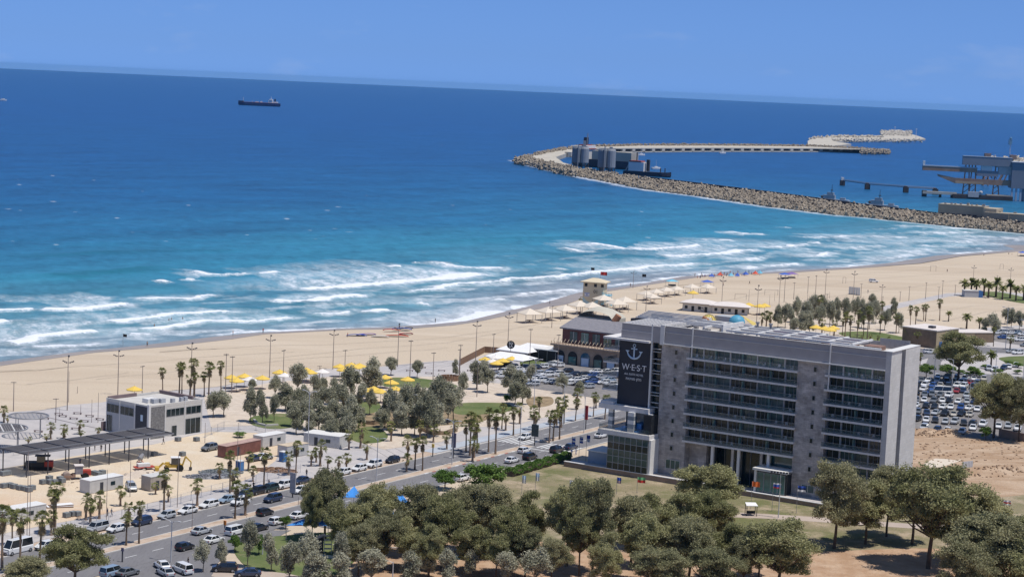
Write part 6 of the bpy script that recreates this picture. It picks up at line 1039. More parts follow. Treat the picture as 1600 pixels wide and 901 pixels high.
# ------------------------------------------------------------------ cars
tyreM = mat('tyre_rubber', (.02, .02, .02), .9, 0); rimM = mat('wheel_rim', (.35, .35, .36), .4, 0, metal=.6); carG = glass('car_glass', (.015, .02, .025), .05); lampM = mat('headlight', (.6, .62, .62), .15, 0); tailM = mat('tail_light', (.35, .02, .02), .3, 0); trimK = mat('black_car_trim', (.03, .03, .03), .6, 0)
PAINT = dict(white=(.74, .74, .73), silver=(.42, .44, .46), grey=(.15, .16, .17), black=(.015, .015, .018), darkblue=(.02, .035, .08), blue=(.03, .08, .26), silverblue=(.25, .33, .42), red=(.30, .03, .03), darkgreen=(.02, .04, .035), beige=(.50, .46, .38), brown=(.16, .12, .09))
NAME = dict(darkblue='dark blue', silverblue='pale blue', darkgreen='dark green')
for k_, c_ in PAINT.items():
    m_ = mat('car_paint_'+k_, c_, .28, 0, spec=.6); m_.node_tree.nodes['Principled BSDF'].inputs['Coat Weight'].default_value = .5
#      length width  roof  belt  hood  cabin x: front base, front top, rear top, rear base (x forward)
TY = dict(sedan=(4.6, 1.80, 1.44, .92, .88, 1.05, .25, -1.15, -1.75), hatchback=(4.0, 1.74, 1.50, .95, .93, 1.00, .30, -1.55, -1.92), suv=(4.5, 1.86, 1.70, 1.06, 1.04, 1.10, .50, -1.75, -2.12), estate=(4.7, 1.8, 1.5, .95, .9, 1.1, .4, -1.9, -2.25), van=(4.6, 1.85, 1.85, 1.10, 1.05, 1.55, .95, -2.1, -2.25), minibus=(6.0, 2.0, 2.6, 1.25, 1.15, 2.55, 1.8, -2.85, -2.95))
def car_body(ty, mb, k=0):
    L, Wd, zr, zb, zh, c0, c1, c2, c3 = TY[ty]; h = L/2; w = Wd/2
    st = [(-h, .45, .80, zb-.14), (-h+.12, .28, .93, zb-.02), (c3+.05, .24, 1, zb), (-.4, .22, 1, zb), (c0-.1, .22, 1, zb), (c0+.35, .24, .99, zh), (h-.5, .26, .95, zh-.10), (h-.1, .30, .84, zh-.22), (h, .40, .74, zh-.32)]
    vs = []
    for x, zl, ww, zt in st:
        for y, z in ((-.88, zl), (-1, zl+.16), (-.99, zt-.14), (-.90, zt), (.90, zt), (.99, zt-.14), (1, zl+.16), (.88, zl)): vs.append((x, y*w*ww, z))
    n = 8; mb.add(vs, [(j*n+i, (j+1)*n+i, (j+1)*n+(i+1) % n, j*n+(i+1) % n) for j in range(len(st)-1) for i in range(n)]+[tuple(range(n)), tuple(range(9*n-1, 8*n-1, -1))], k)
    wb, wt = w*.88, w*.72; zz = zr-.05
    mb.add([(c1+.03, -wt, zz), (c1+.03, wt, zz), (c2-.03, wt, zz), (c2-.03, -wt, zz), (c1-.12, -wt*.9, zr), (c1-.12, wt*.9, zr), (c2+.12, wt*.9, zr), (c2+.12, -wt*.9, zr)], [(4, 5, 6, 7), (0, 1, 5, 4), (1, 2, 6, 5), (2, 3, 7, 6), (3, 0, 4, 7), (0, 3, 2, 1)], k)
    for s in (-1, 1):
        for a, b in (((c0, s*wb, zb-.02), (c1, s*wt, zz)), ((c3, s*wb, zb-.02), (c2, s*wt, zz)), (((c0+c3)/2+.1, s*(wb+.015), zb-.02), ((c1+c2)/2, s*(wt+.015), zz))): mb.tube(a, b, .06, .05, 4, k)
        mb.box(c0-.55, s*(w*.98)-.08, zb, c0-.38, s*(w*.98)+.08, zb+.14, k)
def car_glass(ty, mb, k=0):
    L, Wd, zr, zb, zh, c0, c1, c2, c3 = TY[ty]; w = Wd/2; wb, wt = w*.87, w*.715; zz = zr-.055; zb = zb-.01
    mb.add([(c0, -wb, zb), (c0, wb, zb), (c3, wb, zb), (c3, -wb, zb), (c1, -wt, zz), (c1, wt, zz), (c2, wt, zz), (c2, -wt, zz)], [(0, 1, 5, 4), (1, 2, 6, 5), (2, 3, 7, 6), (3, 0, 4, 7)], k)
def wheel_at(x, y, r, mb, k0=0, k1=1):
    s = 1 if y > 0 else -1; mb.tube((x, y-s*.2, r), (x, y+s*.02, r), r, r, 10, k0); mb.tube((x, y+s*.021, r), (x, y+s*.035, r), r*.62, r*.55, 8, k1)
CM = {}
def car_meshes(ty, col, near):
    key = (ty, col, near)
    if key in CM: return CM[key]
    L, Wd, zr, zb, zh = TY[ty][:5]; r = .33 if ty in ('sedan', 'hatchback', 'estate') else .37; paint = MC['car_paint_'+col]; wx = (L/2-.85, -L/2+.80); wy = Wd/2-.02
    if near:
        mb = MB(); car_body(ty, mb); 
        for x in wx: 
            for s in (-1, 1): mb.tube((x, s*(wy-.16), r+.02), (x, s*(wy+.012), r+.02), r+.08, r+.08, 12, 1)
        mb.box(L/2-.06, -.5, .38, L/2+.015, .5, .58, 1); body = mb.mesh('car_body', [paint, trimK]); mb = MB(); car_glass(ty, mb); g_ = mb.mesh('car_windows', carG); wh = {s: MB() for s in (-1, 1)}
        for s in wh: wheel_at(0, s*.02, r, wh[s])
        whm = {s: wh[s].mesh('wheel', [tyreM, rimM]) for s in wh}; hm = MB().box(-.1, -.17, -.06, .03, .17, .07).mesh('headlight', lampM); tm = MB().box(-.02, -.13, -.08, .08, .13, .1).mesh('tail_light', tailM)
        CM[key] = (body, g_, whm, hm, tm, wx, wy, r)
    else:
        mb = MB(); car_body(ty, mb, 0); car_glass(ty, mb, 1)
        for x in wx:
            for s in (-1, 1): wheel_at(x, s*wy, r, mb, 2, 3)
        for s in (-1, 1): mb.box(L/2-.1, s*.6-.17, zh-.42, L/2-.01, s*.6+.17, zh-.3, 4); mb.box(-L/2, s*.68-.1, zb-.3, -L/2+.08, s*.68+.1, zb-.12, 5)
        CM[key] = mb.mesh('parked_car', [paint, carG, tyreM, rimM, lampM, tailM])
    return CM[key]
def car(px, py, rz, ty, col, label, near=True, group=None, cat=None, z=.1, xy=None):
    g = xy or G(px, py+ (0), z); cat = cat or {'van': 'van', 'minibus': 'minibus'}.get(ty, 'car'); nm = {'van': 'van', 'minibus': 'minibus'}.get(ty, 'parked_car')
    if not near: return ob(nm, car_meshes(ty, col, False), None, (*g, z), rz, label, cat, group)
    T = thing(nm, label, cat, (*g, z), rz, group); body, g_, whm, hm, tm, wx, wy, r = car_meshes(ty, col, True); L, Wd, zr, zb, zh = TY[ty][:5]
    ob('body', body, T); ob('windows', g_, T)
    for x in wx: [ob('wheel', whm[s], T, (x, s*wy, 0)) for s in (-1, 1)]
    for s in (-1, 1): ob('headlight', hm, T, (L/2-.02, s*(Wd*.33), zh-.36)); ob('tail_light', tm, T, (-L/2-.01, s*(Wd*.37), zb-.22))
    return T
RDN = math.atan2(NV[1], NV[0]); RDS = RDN+math.pi
NAM = lambda c: NAME.get(c, c)
NEAR = [(27, 862, 's', 'minibus', 'white', 'white minibus parked at the kerb in the bottom left corner'), (70, 856, 's', 'hatchback', 'white', 'white hatchback parked behind the white minibus'), (152, 828, 's', 'van', 'silver', 'silver van at the kerb half hidden by the big left tree'), (181, 829, 's', 'hatchback', 'white', 'white hatchback parked between the silver van and a dark blue car'), (221, 818, 's', 'suv', 'darkblue', 'dark blue car parked between the white hatchback and a silver car'),
        (260, 808, 's', 'hatchback', 'silver', 'silver hatchback parked left of two white cars'), (293, 800, 's', 'sedan', 'white', 'white sedan with sunroof parked right of the silver hatchback'), (326, 791, 's', 'estate', 'white', 'white estate car parked left of the pale blue car'), (355, 783, 's', 'sedan', 'silverblue', 'pale blue sedan parked right of the white estate'), (382, 775, 's', 'hatchback', 'darkblue', 'dark blue car parked between the pale blue sedan and the dark green one'),
        (402, 770, 's', 'suv', 'black', 'black off-road car in the kerb row below the tall palms'), (421, 766, 's', 'suv', 'darkgreen', 'dark green off-road car at the kerb left of a white one'), (443, 761, 's', 'suv', 'white', 'white off-road car at the kerb beside the advertising pillar'), (471, 753, 's', 'sedan', 'darkblue', 'dark car at the kerb just left of the round tree'), (536, 740, 's', 'hatchback', 'white', 'white hatchback at the kerb peeking out right of the round tree'), (561, 734, 's', 'hatchback', 'white', 'white hatchback parked in the middle of three white kerb cars'),
        (584, 728, 's', 'suv', 'white', 'white car parked left of the black car near the crossing'), (613, 721, 's', 'hatchback', 'black', 'black hatchback parked last in the kerb row before the crossing'),
        (375, 787, 's', 'suv', 'white', 'white car driving on the far carriageway behind the dark one'), (426, 782, 's', 'suv', 'darkblue', 'dark blue car driving on the far carriageway beside the median'), (470, 768, 's', 'sedan', 'white', 'white sedan driving on the far carriageway next to the round tree'), (35, 887, 's', 'sedan', 'black', 'black sedan driving past the minibus in the bottom left corner'), (820, 685, 's', 'hatchback', 'white', 'white hatchback driving on the far carriageway beside a billboard'),
        (315, 832, 'n', 'sedan', 'silver', 'silver sedan driving on the near carriageway beside the median'), (334, 846, 'n', 'sedan', 'white', 'white sedan parked behind the small grey trees on the near side'), (289, 857, 'n', 'hatchback', 'black', 'black hatchback waiting at the mouth of the parking area'), (414, 803, 'n', 'hatchback', 'black', 'black hatchback driving on the near carriageway'), (433, 817, 'n', 'hatchback', 'white', 'white hatchback parked at the near kerb beside the young trees'),
        (467, 808, 'n', 'sedan', 'white', 'white sedan parked at the near kerb left of the blue sail'), (404, 827, 'n', 'sedan', 'black', 'black sedan parked behind the pointed grey tree'), (368, 833, 'n', 'van', 'white', 'white vehicle behind the bright green bush'), (819, 706, 'n', 'hatchback', 'white', 'white hatchback driving on the near carriageway under the palms'), (800, 721, 'n', 'sedan', 'white', 'white sedan on the near carriageway left of the black car by the hedge'),
        (828, 716, 'n', 'suv', 'black', 'black car at the near kerb by the end of the hedge'), (870, 705, 'n', 'suv', 'black', 'black off-road car left of the hotel flags'), (892, 700, 'n', 'sedan', 'darkblue', 'dark blue car behind the hotel flags'), (939, 682, 'n', 'sedan', 'white', 'white car on the near carriageway beside the hotel annex'), (722, 749, 'n', 'hatchback', 'white', 'white car glimpsed behind the fresh-green trees'),
        (253, 886, 2.1, 'sedan', 'white', 'white sedan with black roof in the bottom parking area'), (285, 893, 2.3, 'van', 'white', 'white van in the bottom parking area'), (258, 897, 2.2, 'sedan', 'silver', 'silver car at the bottom edge in front of the white van'), (175, 898, 'n', 'van', 'silverblue', 'blue-grey van at the bottom edge right of the big left tree'), (200, 897, 'n', 'sedan', 'grey', 'grey car at the bottom edge right of the blue-grey van'), (351, 891, 3.2, 'suv', 'black', 'black car behind the pink pavement at the bottom'), (387, 898, 3.3, 'sedan', 'darkblue', 'dark car at the bottom edge below the bright grass'),
        (205, 764, -1.2, 'suv', 'silver', 'silver car facing us beside the white site cabin'), (327, 702, math.radians(240), 'suv', 'grey', 'dark grey car parked at the left end of the red container'), (413, 716, .9, 'sedan', 'white', 'white car among the palms in front of the site cabins'), (399, 718, .9, 'sedan', 'darkblue', 'dark car half hidden behind a palm left of the white car'), (1452, 551, .15, 'suv', 'white', 'white off-road car on the road beyond the hotel end wall'), (1432, 570, 1.4, 'hatchback', 'black', 'dark car just visible beside the hotel end wall on the side road')]
for px, py, d, ty, c, lab in NEAR: car(px, py+1, {'s': RDS, 'n': RDN}.get(d, d), ty, c, lab, True, 'cars along the avenue' if d in ('s', 'n') else None)
car(1365, 441, .1, 'suv', 'white', 'white pickup standing alone on the far beach', False, cat='pickup')
random.seed(12); WTS = ['white']*7+['silver']*3+['darkblue', 'grey', 'black', 'grey']+['grey', 'black', 'black', 'darkblue', 'silverblue', 'blue', 'red', 'beige', 'black', 'grey']
MIDC = [(847, 575, 'white'), (835, 576, 'darkblue'), (861, 571, 'silver'), (872, 573, 'white'), (881, 565, 'silver'), (873, 567, 'white'), (862, 582, 'darkblue'), (855, 588, 'white'), (841, 586, 'silver'), (845, 597, 'white'), (859, 599, 'silver'), (870, 600, 'darkblue'), (838, 593, 'white'), (871, 587, 'white'), (883, 590, 'silver'), (899, 596, 'white'), (911, 594, 'white'), (897, 587, 'darkblue'), (911, 588, 'black'), (923, 594, 'darkblue'), (930, 583, 'white'),
        (927, 589, 'blue'), (915, 570, 'white'), (925, 571, 'black'), (935, 571, 'white'), (919, 606, 'silver'), (926, 599, 'blue'), (951, 596, 'silverblue'), (955, 603, 'white'), (944, 600, 'white'), (784, 583, 'white'), (790, 573, 'black'), (800, 575, 'white'), (808, 579, 'white'), (818, 576, 'darkblue'), (825, 582, 'white'), (782, 590, 'white'), (796, 588, 'black'), (812, 589, 'silver'), (889, 601, 'white'), (905, 602, 'black'), (938, 592, 'silver'), (886, 582, 'black'), (820, 596, 'white'), (833, 602, 'silver'), (947, 583, 'white'), (960, 590, 'grey'), (961, 583, 'white')]
def lot(cars, lab, grp, ang, tys):
    cars.sort(key=lambda c: c[0])
    cnt = {}
    for i, (x, y, c) in enumerate(cars):
        ty = random.choice(tys); n = cnt.get((c, ty), 0); cnt[(c, ty)] = n+1
        car(x, y, ang(i), ty, c, lab % (NAM(c), {'suv': 'off-road car', 'estate': 'estate car'}.get(ty, ty), nth(n)), False, grp, z=.07)
lot(MIDC, '%s %s in the car park before the arches, %s such from left', 'cars parked before the arched restaurant', lambda i: math.radians(200)+(i % 3-1)*.12, ['sedan', 'hatchback', 'suv', 'hatchback'])
RC = []
for r, (x0, y0, x1, y1, st) in enumerate([(1431, 669, 1452, 671, 13), (1433, 656, 1545, 666, 14.5), (1434, 646, 1530, 651, 13.5), (1432, 636, 1530, 641, 13.5), (1432, 627, 1528, 631, 13), (1431, 618, 1526, 621, 13), (1431, 610, 1530, 614, 12.5), (1432, 603, 1536, 607, 12.5), (1440, 596, 1530, 601, 12.5), (1466, 590, 1545, 596, 14)]):
    x = x0
    while x < x1:
        if random.random() < .94: RC.append((x+random.uniform(-1.5, 1.5), y0+(y1-y0)*(x-x0)/(x1-x0)+random.uniform(-.8, .8)+(1 if r < 2 else 0), random.choice(WTS)))
        x += st
RC += [(1464, 674, 'darkblue'), (1480, 675, 'white'), (1503, 677, 'silver'), (1520, 671, 'white'), (1560, 668, 'white'), (1575, 668, 'silver'), (1590, 672, 'white'), (1545, 578, 'silver'), (1554, 580, 'white'), (1568, 577, 'darkblue'), (1576, 575, 'white'), (1587, 573, 'white'), (1550, 648, 'grey'), (1454, 616, 'blue'), (1560, 600, 'white'), (1572, 603, 'silver'), (1585, 600, 'white')]
lot(RC, '%s %s in the packed right-hand car park, %s such from left', 'cars in the packed right-hand car park', lambda i: math.radians(-110)+(i % 4-1.5)*.1, ['sedan', 'hatchback', 'suv', 'hatchback', 'sedan'])
UC = [(1540, 524, 'black'), (1556, 522, 'white'), (1566, 521, 'silver'), (1578, 522, 'white'), (1589, 522, 'silverblue'), (1598, 524, 'white'), (1566, 529, 'blue'), (1580, 530, 'white'), (1594, 533, 'white'), (1590, 553, 'white'), (1580, 551, 'silver'), (1608, 522, 'white'), (1602, 541, 'grey')]
lot(UC, '%s %s in the car park beyond the tan buildings, %s such from left', 'cars in the far car park', lambda i: math.radians(-160)+(i % 3)*.1, ['sedan', 'hatchback', 'suv'])
car(1470, 616, math.radians(178), 'minibus', 'white', 'long white van in the middle of the packed right-hand car park', False, z=.07)
# ------------------------------------------------------------------ machines on the site
def frame2(px, py, rz, label, cat, nm): return frame(px, py, rz, label, cat, nm)
yell = mat('machine_yellow', (.55, .36, .06), .5, .1, 1); redm = mat('machine_red', (.40, .06, .04), .6, .1, 1)
T = frame2(272, 735, math.radians(195), 'yellow backhoe loader with black cab on the building site', 'backhoe loader', 'backhoe_loader')
MB().box(-1.6, -.6, .8, 1.9, .6, 1.5).box(1.0, -.45, 1.5, 1.9, .45, 1.9).build('body', yell, T); MB().box(-1.2, -.7, 1.5, .7, .7, 2.9).build('cab', carG, T); MB().box(-1.3, -.8, 2.9, .8, .8, 3.05).build('cab_roof', tentM, T)
for x, r in ((-1.2, .75), (1.6, .5)):
    for s in (-1, 1): MB().tube((x, s*.75, r), (x, s*1.15, r), r, r, 12).build('wheel', tyreM, T)
MB().path([(1.4, .55, 1.3), (2.4, .55, 1.7), (3.4, .55, .7)], .12, 5).path([(1.4, -.55, 1.3), (2.4, -.55, 1.7), (3.4, -.55, .7)], .12, 5).build('loader_arm', yell, T); MB().box(3.3, -1.1, .1, 4.1, 1.1, .9).build('bucket', yell, T); MB().path([(-1.7, 0, 1.0), (-2.4, 0, 3.1), (-3.6, 0, 1.9), (-3.5, 0, .7)], [.2, .18, .14, .12], 5).build('digger_arm', yell, T); MB().box(-3.8, -.3, .2, -3.2, .3, .8).build('digger_bucket', dsteel, T)
T = frame2(124, 748, math.radians(20), 'road roller with pale drum and canopied cab on the building site', 'road roller', 'road_roller')
MB().tube((-2.6, -1.05, .8), (-2.6, 1.05, .8), .8, .8, 16).build('drum', mat('drum_dusty', (.35, .27, .22), .8, .2, 1), T); MB().box(-3.6, -1.25, .6, -1.3, -1.1, 1.0).box(-3.6, 1.1, .6, -1.3, 1.25, 1.0).box(-1.5, -.9, .6, -.9, .9, 1.2).build('drum_frame', rustP, T); MB().box(-.9, -.85, 1.2, .6, .85, 2.9).build('cab', mat('cab_dusty', (.25, .24, .26), .4, .3, 1), T); MB().box(-1.1, -1, 2.9, .8, 1, 3.05).build('cab_roof', MC['hut_roof'], T); MB().box(.6, -.8, .9, 2.3, .8, 2.0).build('engine', redm, T); [MB().tube((1.1, s*.8, .75), (1.1, s*1.2, .75), .75, .75, 12).build('wheel', tyreM, T) for s in (-1, 1)]
T = frame2(62, 733, math.radians(10), 'dark paving machine with red engine cover in the shade of the pergola', 'paver machine', 'paving_machine'); MB().box(-3, -1.2, .5, 1, 1.2, 1.7).build('hopper', trimK, T); MB().box(1, -1.1, .6, 2.8, 1.1, 1.9).build('engine', redm, T); MB().box(-.6, -.9, 1.7, 1.2, .9, 3.0).build('cab', carG, T); MB().box(-1, -1.1, 3.0, 2.2, 1.1, 3.1).build('cab_roof', slate, T); [MB().box(-2.4, s*1.2-.15, 0, 2.6, s*1.2+.15, .8).build('track', tyreM, T) for s in (-1, 1)]
T = frame2(219, 722, .6, 'grey cement mixer standing beside the yellow backhoe', 'cement mixer', 'cement_mixer'); MB().tube((0, 0, 1.0), (.7, 0, 1.9), .65, .35, 10).tube((-.4, 0, .6), (0, 0, 1.0), .3, .65, 10).build('drum', steel, T); MB().path([(-.6, .5, 0), (0, 0, 1), (.6, .5, 0)], .07, 4).path([(-.6, -.5, 0), (0, 0, 1), (.6, -.5, 0)], .07, 4).build('stand', redm, T)
T = frame2(225, 733, .5, 'low red and white trailer left of the yellow backhoe', 'trailer', 'trailer'); MB().box(-2.2, -.9, .5, 2.2, .9, .7).build('bed', redm, T); MB().box(-1.5, -.7, .7, 1.2, .7, 1.4).build('load', trim, T); [MB().tube((0, s*.9, .35), (0, s*1.1, .35), .35, .35, 10).build('wheel', tyreM, T) for s in (-1, 1)]
T = frame2(92, 792, .35, 'stack of white boards and beams on the orange sand', 'board stack', 'board_stack'); [MB().cbox((.2*i, .1*i, .15+.12*i), (5.5-.4*i, 1.6, .09), rz=.08*i).build('board', tentM if i % 2 else wood, T) for i in range(4)]
# site mesh fences
fm_ = mat('fence_wire', (.40, .40, .42), .5, 0)
def mesh_fence(pts, label, h=1.9, step=3.2):
    P = [np.array(G(*p)) for p in pts]; T = thing('site_fence', label, 'fence', (*P[0], 0))
    for u, v in zip(P[:-1], P[1:]):
        L = np.linalg.norm(v-u); k = max(1, int(L/step)); ang = math.atan2(*(v-u)[::-1])
        for i in range(k):
            mb = MB(); w = L/k-.1; [mb.box(0, -.015, z, w, .015, z+.03) for z in (.15, h*.55, h)]; [mb.box(x, -.02, 0, x+.04, .02, h+.05) for x in (0, w-.04)]; [mb.box(x, -.006, .15, x+.012, .006, h) for x in np.arange(.3, w-.1, .3)]; mb.box(-.3, -.25, 0, .3, .25, .1)
            o = mb.build('fence_panel', fm_, T); p = u+(v-u)*i/k-P[0]; o.location = (*p, 0); o.rotation_euler = (0, 0, ang)
mesh_fence([(20, 858), (90, 838), (170, 815), (250, 796), (330, 772), (400, 755), (470, 738)], 'wire mesh fence between the site and the avenue, behind the palms'); mesh_fence([(320, 683), (350, 670), (400, 672), (445, 684)], 'wire mesh fence behind the red container'); mesh_fence([(150, 695), (90, 700), (20, 712)], 'wire mesh fence behind the pergola')
# ------------------------------------------------------------------ lamps and poles
poleM = mat('lamp_pole', (.26, .21, .19), .6, .05, 1); poleW = mat('lamp_pole_white', (.52, .52, .52), .5, .05, 1)
def mast(kind):
    T = ob({'flood': 'floodlight_mast', 'small': 'promenade_lamp', 'arm': 'street_lamp', 'arm1': 'curved_street_lamp', 'pole': 'bare_pole', 'grid': 'floodlight_mast'}[kind], None, cat={'pole': 'pole'}.get(kind, 'street lamp')); h = 10.0
    MB().tube((0, 0, 0), (0, 0, h), .13 if kind != 'pole' else .08, .075 if kind != 'pole' else .05, 6).build('pole', poleW if kind in ('arm', 'arm1', 'grid') else poleM, T)
    if kind in ('flood',):
        MB().tube((-.1, 0, h), (.35, 0, h), .2, .2, 6).build('top_lamp', dsteel, T); MB().path([(-1.3, 0, h-.75), (0, 0, h-1.25), (1.3, 0, h-.95)], .05, 4).build('crossarm', poleM, T)
        for x, z in ((-1.25, -.8), (-.85, -.95), (-.45, -1.1), (.5, -1.1), (.95, -.98), (1.3, -.9)): MB().box(x-.13, -.2, h+z-.2, x+.13, .2, h+z+.02).build('floodlight', dsteel, T)
    if kind == 'small': MB().box(-.75, -.12, h-.35, .15, .12, h-.2).build('lamp_head', dsteel, T); MB().box(.2, -.12, h-.3, .6, .12, h-.15).build('lamp_head', dsteel, T)
    if kind == 'arm':
        for s in (-1, 1): a = MB().path([(0, 0, h-.8), (s*.5, 0, h-.2), (s*1.5, 0, h)], .07, 5).build('arm', poleW, T); MB().box(min(s*1.4, s*2.1), -.16, h-.06, max(s*1.4, s*2.1), .16, h+.06).build('lamp_head', poleW, a)
    if kind == 'arm1': a = MB().path([(0, 0, h-1.2), (-.15, 0, h-.4), (-.7, 0, h), (-1.4, 0, h-.05)], .07, 5).build('arm', poleW, T); MB().box(-2.0, -.15, h-.14, -1.3, .15, h-.02).build('lamp_head', poleW, a)
    if kind == 'grid':
        MB().box(-2.2, -.05, h-.1, 2.2, .05, h).build('crossarm', poleW, T)
        for x in np.linspace(-2.1, 2.1, 7): MB().box(x-.2, -.2, h, x+.2, .2, h+.35).build('floodlight', dsteel, T)
    return reg(T)
MS = {k: mast(k) for k in ('flood', 'small', 'arm', 'arm1', 'pole', 'grid')}
LP_ = [('flood', [(105, 641, 556), (184, 617, 548), (298, 612, 536), (421, 590, 524), (520, 577, 516), (621, 573, 506), (743, 564, 502), (793, 550, 489), (862, 512, 478), (1009, 486, 447), (1127, 486, 433), (1182, 504, 446), (1217, 478, 431), (1289, 463, 421), (1333, 466, 424), (1377, 476, 445), (1578, 448, 419), (1520, 446, 415), (989, 450, 424)], 'tall beach floodlight mast with curved crossarm, %s from the left', 'beach floodlight masts'),
       ('small', [(21, 642, 596), (87, 660, 622), (222, 616, 571), (352, 618, 552), (362, 614, 556), (442, 602, 546), (538, 597, 546), (499, 596, 571), (676, 604, 550), (640, 596, 531), (718, 590, 538), (717, 586, 545), (770, 566, 521), (827, 573, 513), (871, 575, 522), (1225, 472, 430), (1240, 468, 441), (1262, 458, 432), (1274, 462, 430), (1379, 475, 463), (1406, 471, 455), (1446, 467, 441), (1472, 464, 438), (1492, 462, 445), (1466, 470, 448), (1291, 487, 459), (1558, 440, 430), (1345, 466, 443), (1420, 470, 447), (745, 620, 566), (608, 660, 590)], 'slim promenade lamp post, %s from the left', 'promenade lamp posts'),
       ('arm', [(588, 752, 683), (706, 727, 656), (267, 878, 812), (639, 648+20, 615), (481, 700, 610), (834, 640, 560), (1459, 596, 549), (1571, 545, 480), (1598, 600, 500)], 'white double-armed street lamp, %s from the left', 'double-armed street lamps'),
       ('arm1', [(812, 700, 634), (912, 677, 618), (410, 866, 836), (1487, 608, 561), (1555, 590, 546), (613, 915, 877), (880, 665, 600)], 'white street lamp with one curved arm, %s from the left', 'curved street lamps'),
       ('pole', [(42, 842, 703), (46, 845, 742), (166, 818, 733), (203, 776, 712), (277, 792, 709), (300, 827, 781), (375, 745, 701), (370, 742, 660), (121, 622-8, 603), (107, 628, 580), (153, 660, 613), (143, 660, 624), (320+0, 692, 660), (126, 645, 632), (93, 650, 637), (466, 790, 776), (836, 724, 704), (1202, 478, 460), (1210, 470, 456), (1261, 476, 452), (1296, 466, 456), (1170, 470, 452)], 'bare thin post, %s from the left', 'bare posts')]
for kd, lst, lab, grp in LP_:
    lst.sort()
    for i, (x, y, t) in enumerate(lst): h = hgt(x, y, t)/10.0; w = 1.0 if kd != 'pole' else .9; place(MS[kd], G(x, y), {'arm': GRID, 'arm1': GRID+math.pi*0, 'flood': .3}.get(kd, .4*(i % 3)), (w, w, h), lab % nth(i), grp)
place(MS['grid'], G(1216, 809), -.3, (.9, .9, hgt(1216, 809, 739)/10), 'tall white floodlight pole standing on the lawn before the hotel'); place(MS['grid'], G(1512, 668), .2, (.7, .7, hgt(1512, 668, 587)/10), 'white floodlight pole rising among the cars of the right car park')
# billboard signs
def board(px, py, h, w, hh, col, label, rz=GRID, nm='billboard'):
    T = frame(px, py, rz, label, 'sign', nm); MB().tube((0, 0, 0), (0, 0, h-hh), .14).build('post', dsteel, T); MB().box(-w/2, -.12, h-hh, w/2, .12, h).build('panel', col, T); return T
board(835, 696, 5.2, 1.9, 2.9, mat('board_dark', (.05, .07, .07), .4, .3, 2), 'dark upright advertising board on the median'); board(915, 663+8, 6.2, .9, 3.6, mat('banner_red', (.33, .03, .04), .6, .1, 2), 'tall narrow red banner on the median lamp post'); board(708, 716, 6, 1.1, 3.4, mat('banner_grey', (.12, .11, .16), .6, .3, 1), 'grey banner hanging at the zebra crossing'); board(457, 789-12, 5.2, 1.4, 4.2, mat('pillar_grey', (.35, .35, .37), .4, .2, 2), 'grey advertising pillar beside the parked white car'); board(676, 713, 3, .6, .8, yelU, 'small yellow sign on a post left of the zebra crossing'); board(191, 878, 2.6, .5, .6, MC['banner_grey'], 'small dark traffic sign on the near edge of the avenue'); board(351, 831+3, 2.6, .5, .8, ora and mat('sign_orange', (.6, .2, .04)), 'small orange sign at the green bush by the near kerb')
# lawn shelters, metal frames
for px, py, lab in ((1173, 805, 'small lawn shelter with white roof and dark posts beside the footpath'), (1581, 832, 'small white-roofed lawn shelter at the right edge')):
    T = frame(px, py, .1, lab, 'shelter', 'lawn_shelter'); [MB().box(x-.06, y-.06, 0, x+.06, y+.06, 2.2).build('post', trimK, T) for x in (-1.05, 1.05) for y in (-.8, .8)]; MB().add([(-1.2, -1, 2.2), (1.2, -1, 2.2), (1.1, 1, 2.5), (-1.1, 1, 2.5), (-1.2, -1, 2.3), (1.2, -1, 2.3), (1.1, 1, 2.6), (-1.1, 1, 2.6)], [(0, 3, 2, 1), (4, 5, 6, 7), (0, 1, 5, 4), (1, 2, 6, 5), (2, 3, 7, 6), (3, 0, 4, 7)]).build('roof', tentM, T); MB().box(-.9, -.2, .45, .9, .2, .52).box(-.9, .2, .5, .9, .26, 1.0).build('bench', trimK, T)
# playground: blue shade sails, slides
sailB = mat('sail_blue', (.05, .24, .62), .7, .05, .5)
for i, (px, py, pts) in enumerate([(488, 828, [(-5, -1.5, 3), (3.6, -2.5, 3.2), (3.4, 4.5, 4.8)]), (585, 822, [(-4, -2, 4), (4, -1.5, 4.2), (3, 3, 5), (-3, 2.5, 4.6)]), (548, 790, [(-2, -2, 4), (2, -2, 4), (1, 4, 5)]), (672, 823, [(-3, -3, 4), (3, -2, 4), (3, 4, 6), (-2, 3, 5)]), (612, 808, [(-3, -3, 5), (3, -3, 5), (2, 3, 6)]), (742, 808, [(-5, -3, 5), (5, -2, 5), (4, 3, 6.5), (-4, 3, 6)]), (562, 838, [(-2, -1, 3.4), (2, -1, 3.4), (1.6, 1.6, 4)]), (692, 812, [(-3, -3, 5), (3, -2, 5), (2, 3, 6)])]):
    T = frame(px, py+14, .2, 'bright blue shade sail stretched among the foreground trees, %s of eight from the left' % nth(sorted([488, 585, 548, 672, 612, 742, 562, 692]).index(px)), 'shade sail', 'shade_sail', group='blue shade sails'); n = len(pts); mb = MB(); c = tuple(np.mean(pts, 0)-np.array([0, 0, .25])); mb.add([c]+pts+[(p[0], p[1], p[2]-.05) for p in pts]+[(c[0], c[1], c[2]-.05)], [(0, 1+i_, 1+(i_+1) % n) for i_ in range(n)]+[(2*n+1, n+1+(i_+1) % n, n+1+i_) for i_ in range(n)]); mb.build('sail', sailB, T); [MB().tube((p[0], p[1], 0), (p[0]*1.03, p[1]*1.03, p[2]+.2), .08).build('post', steel, T) for p in pts]
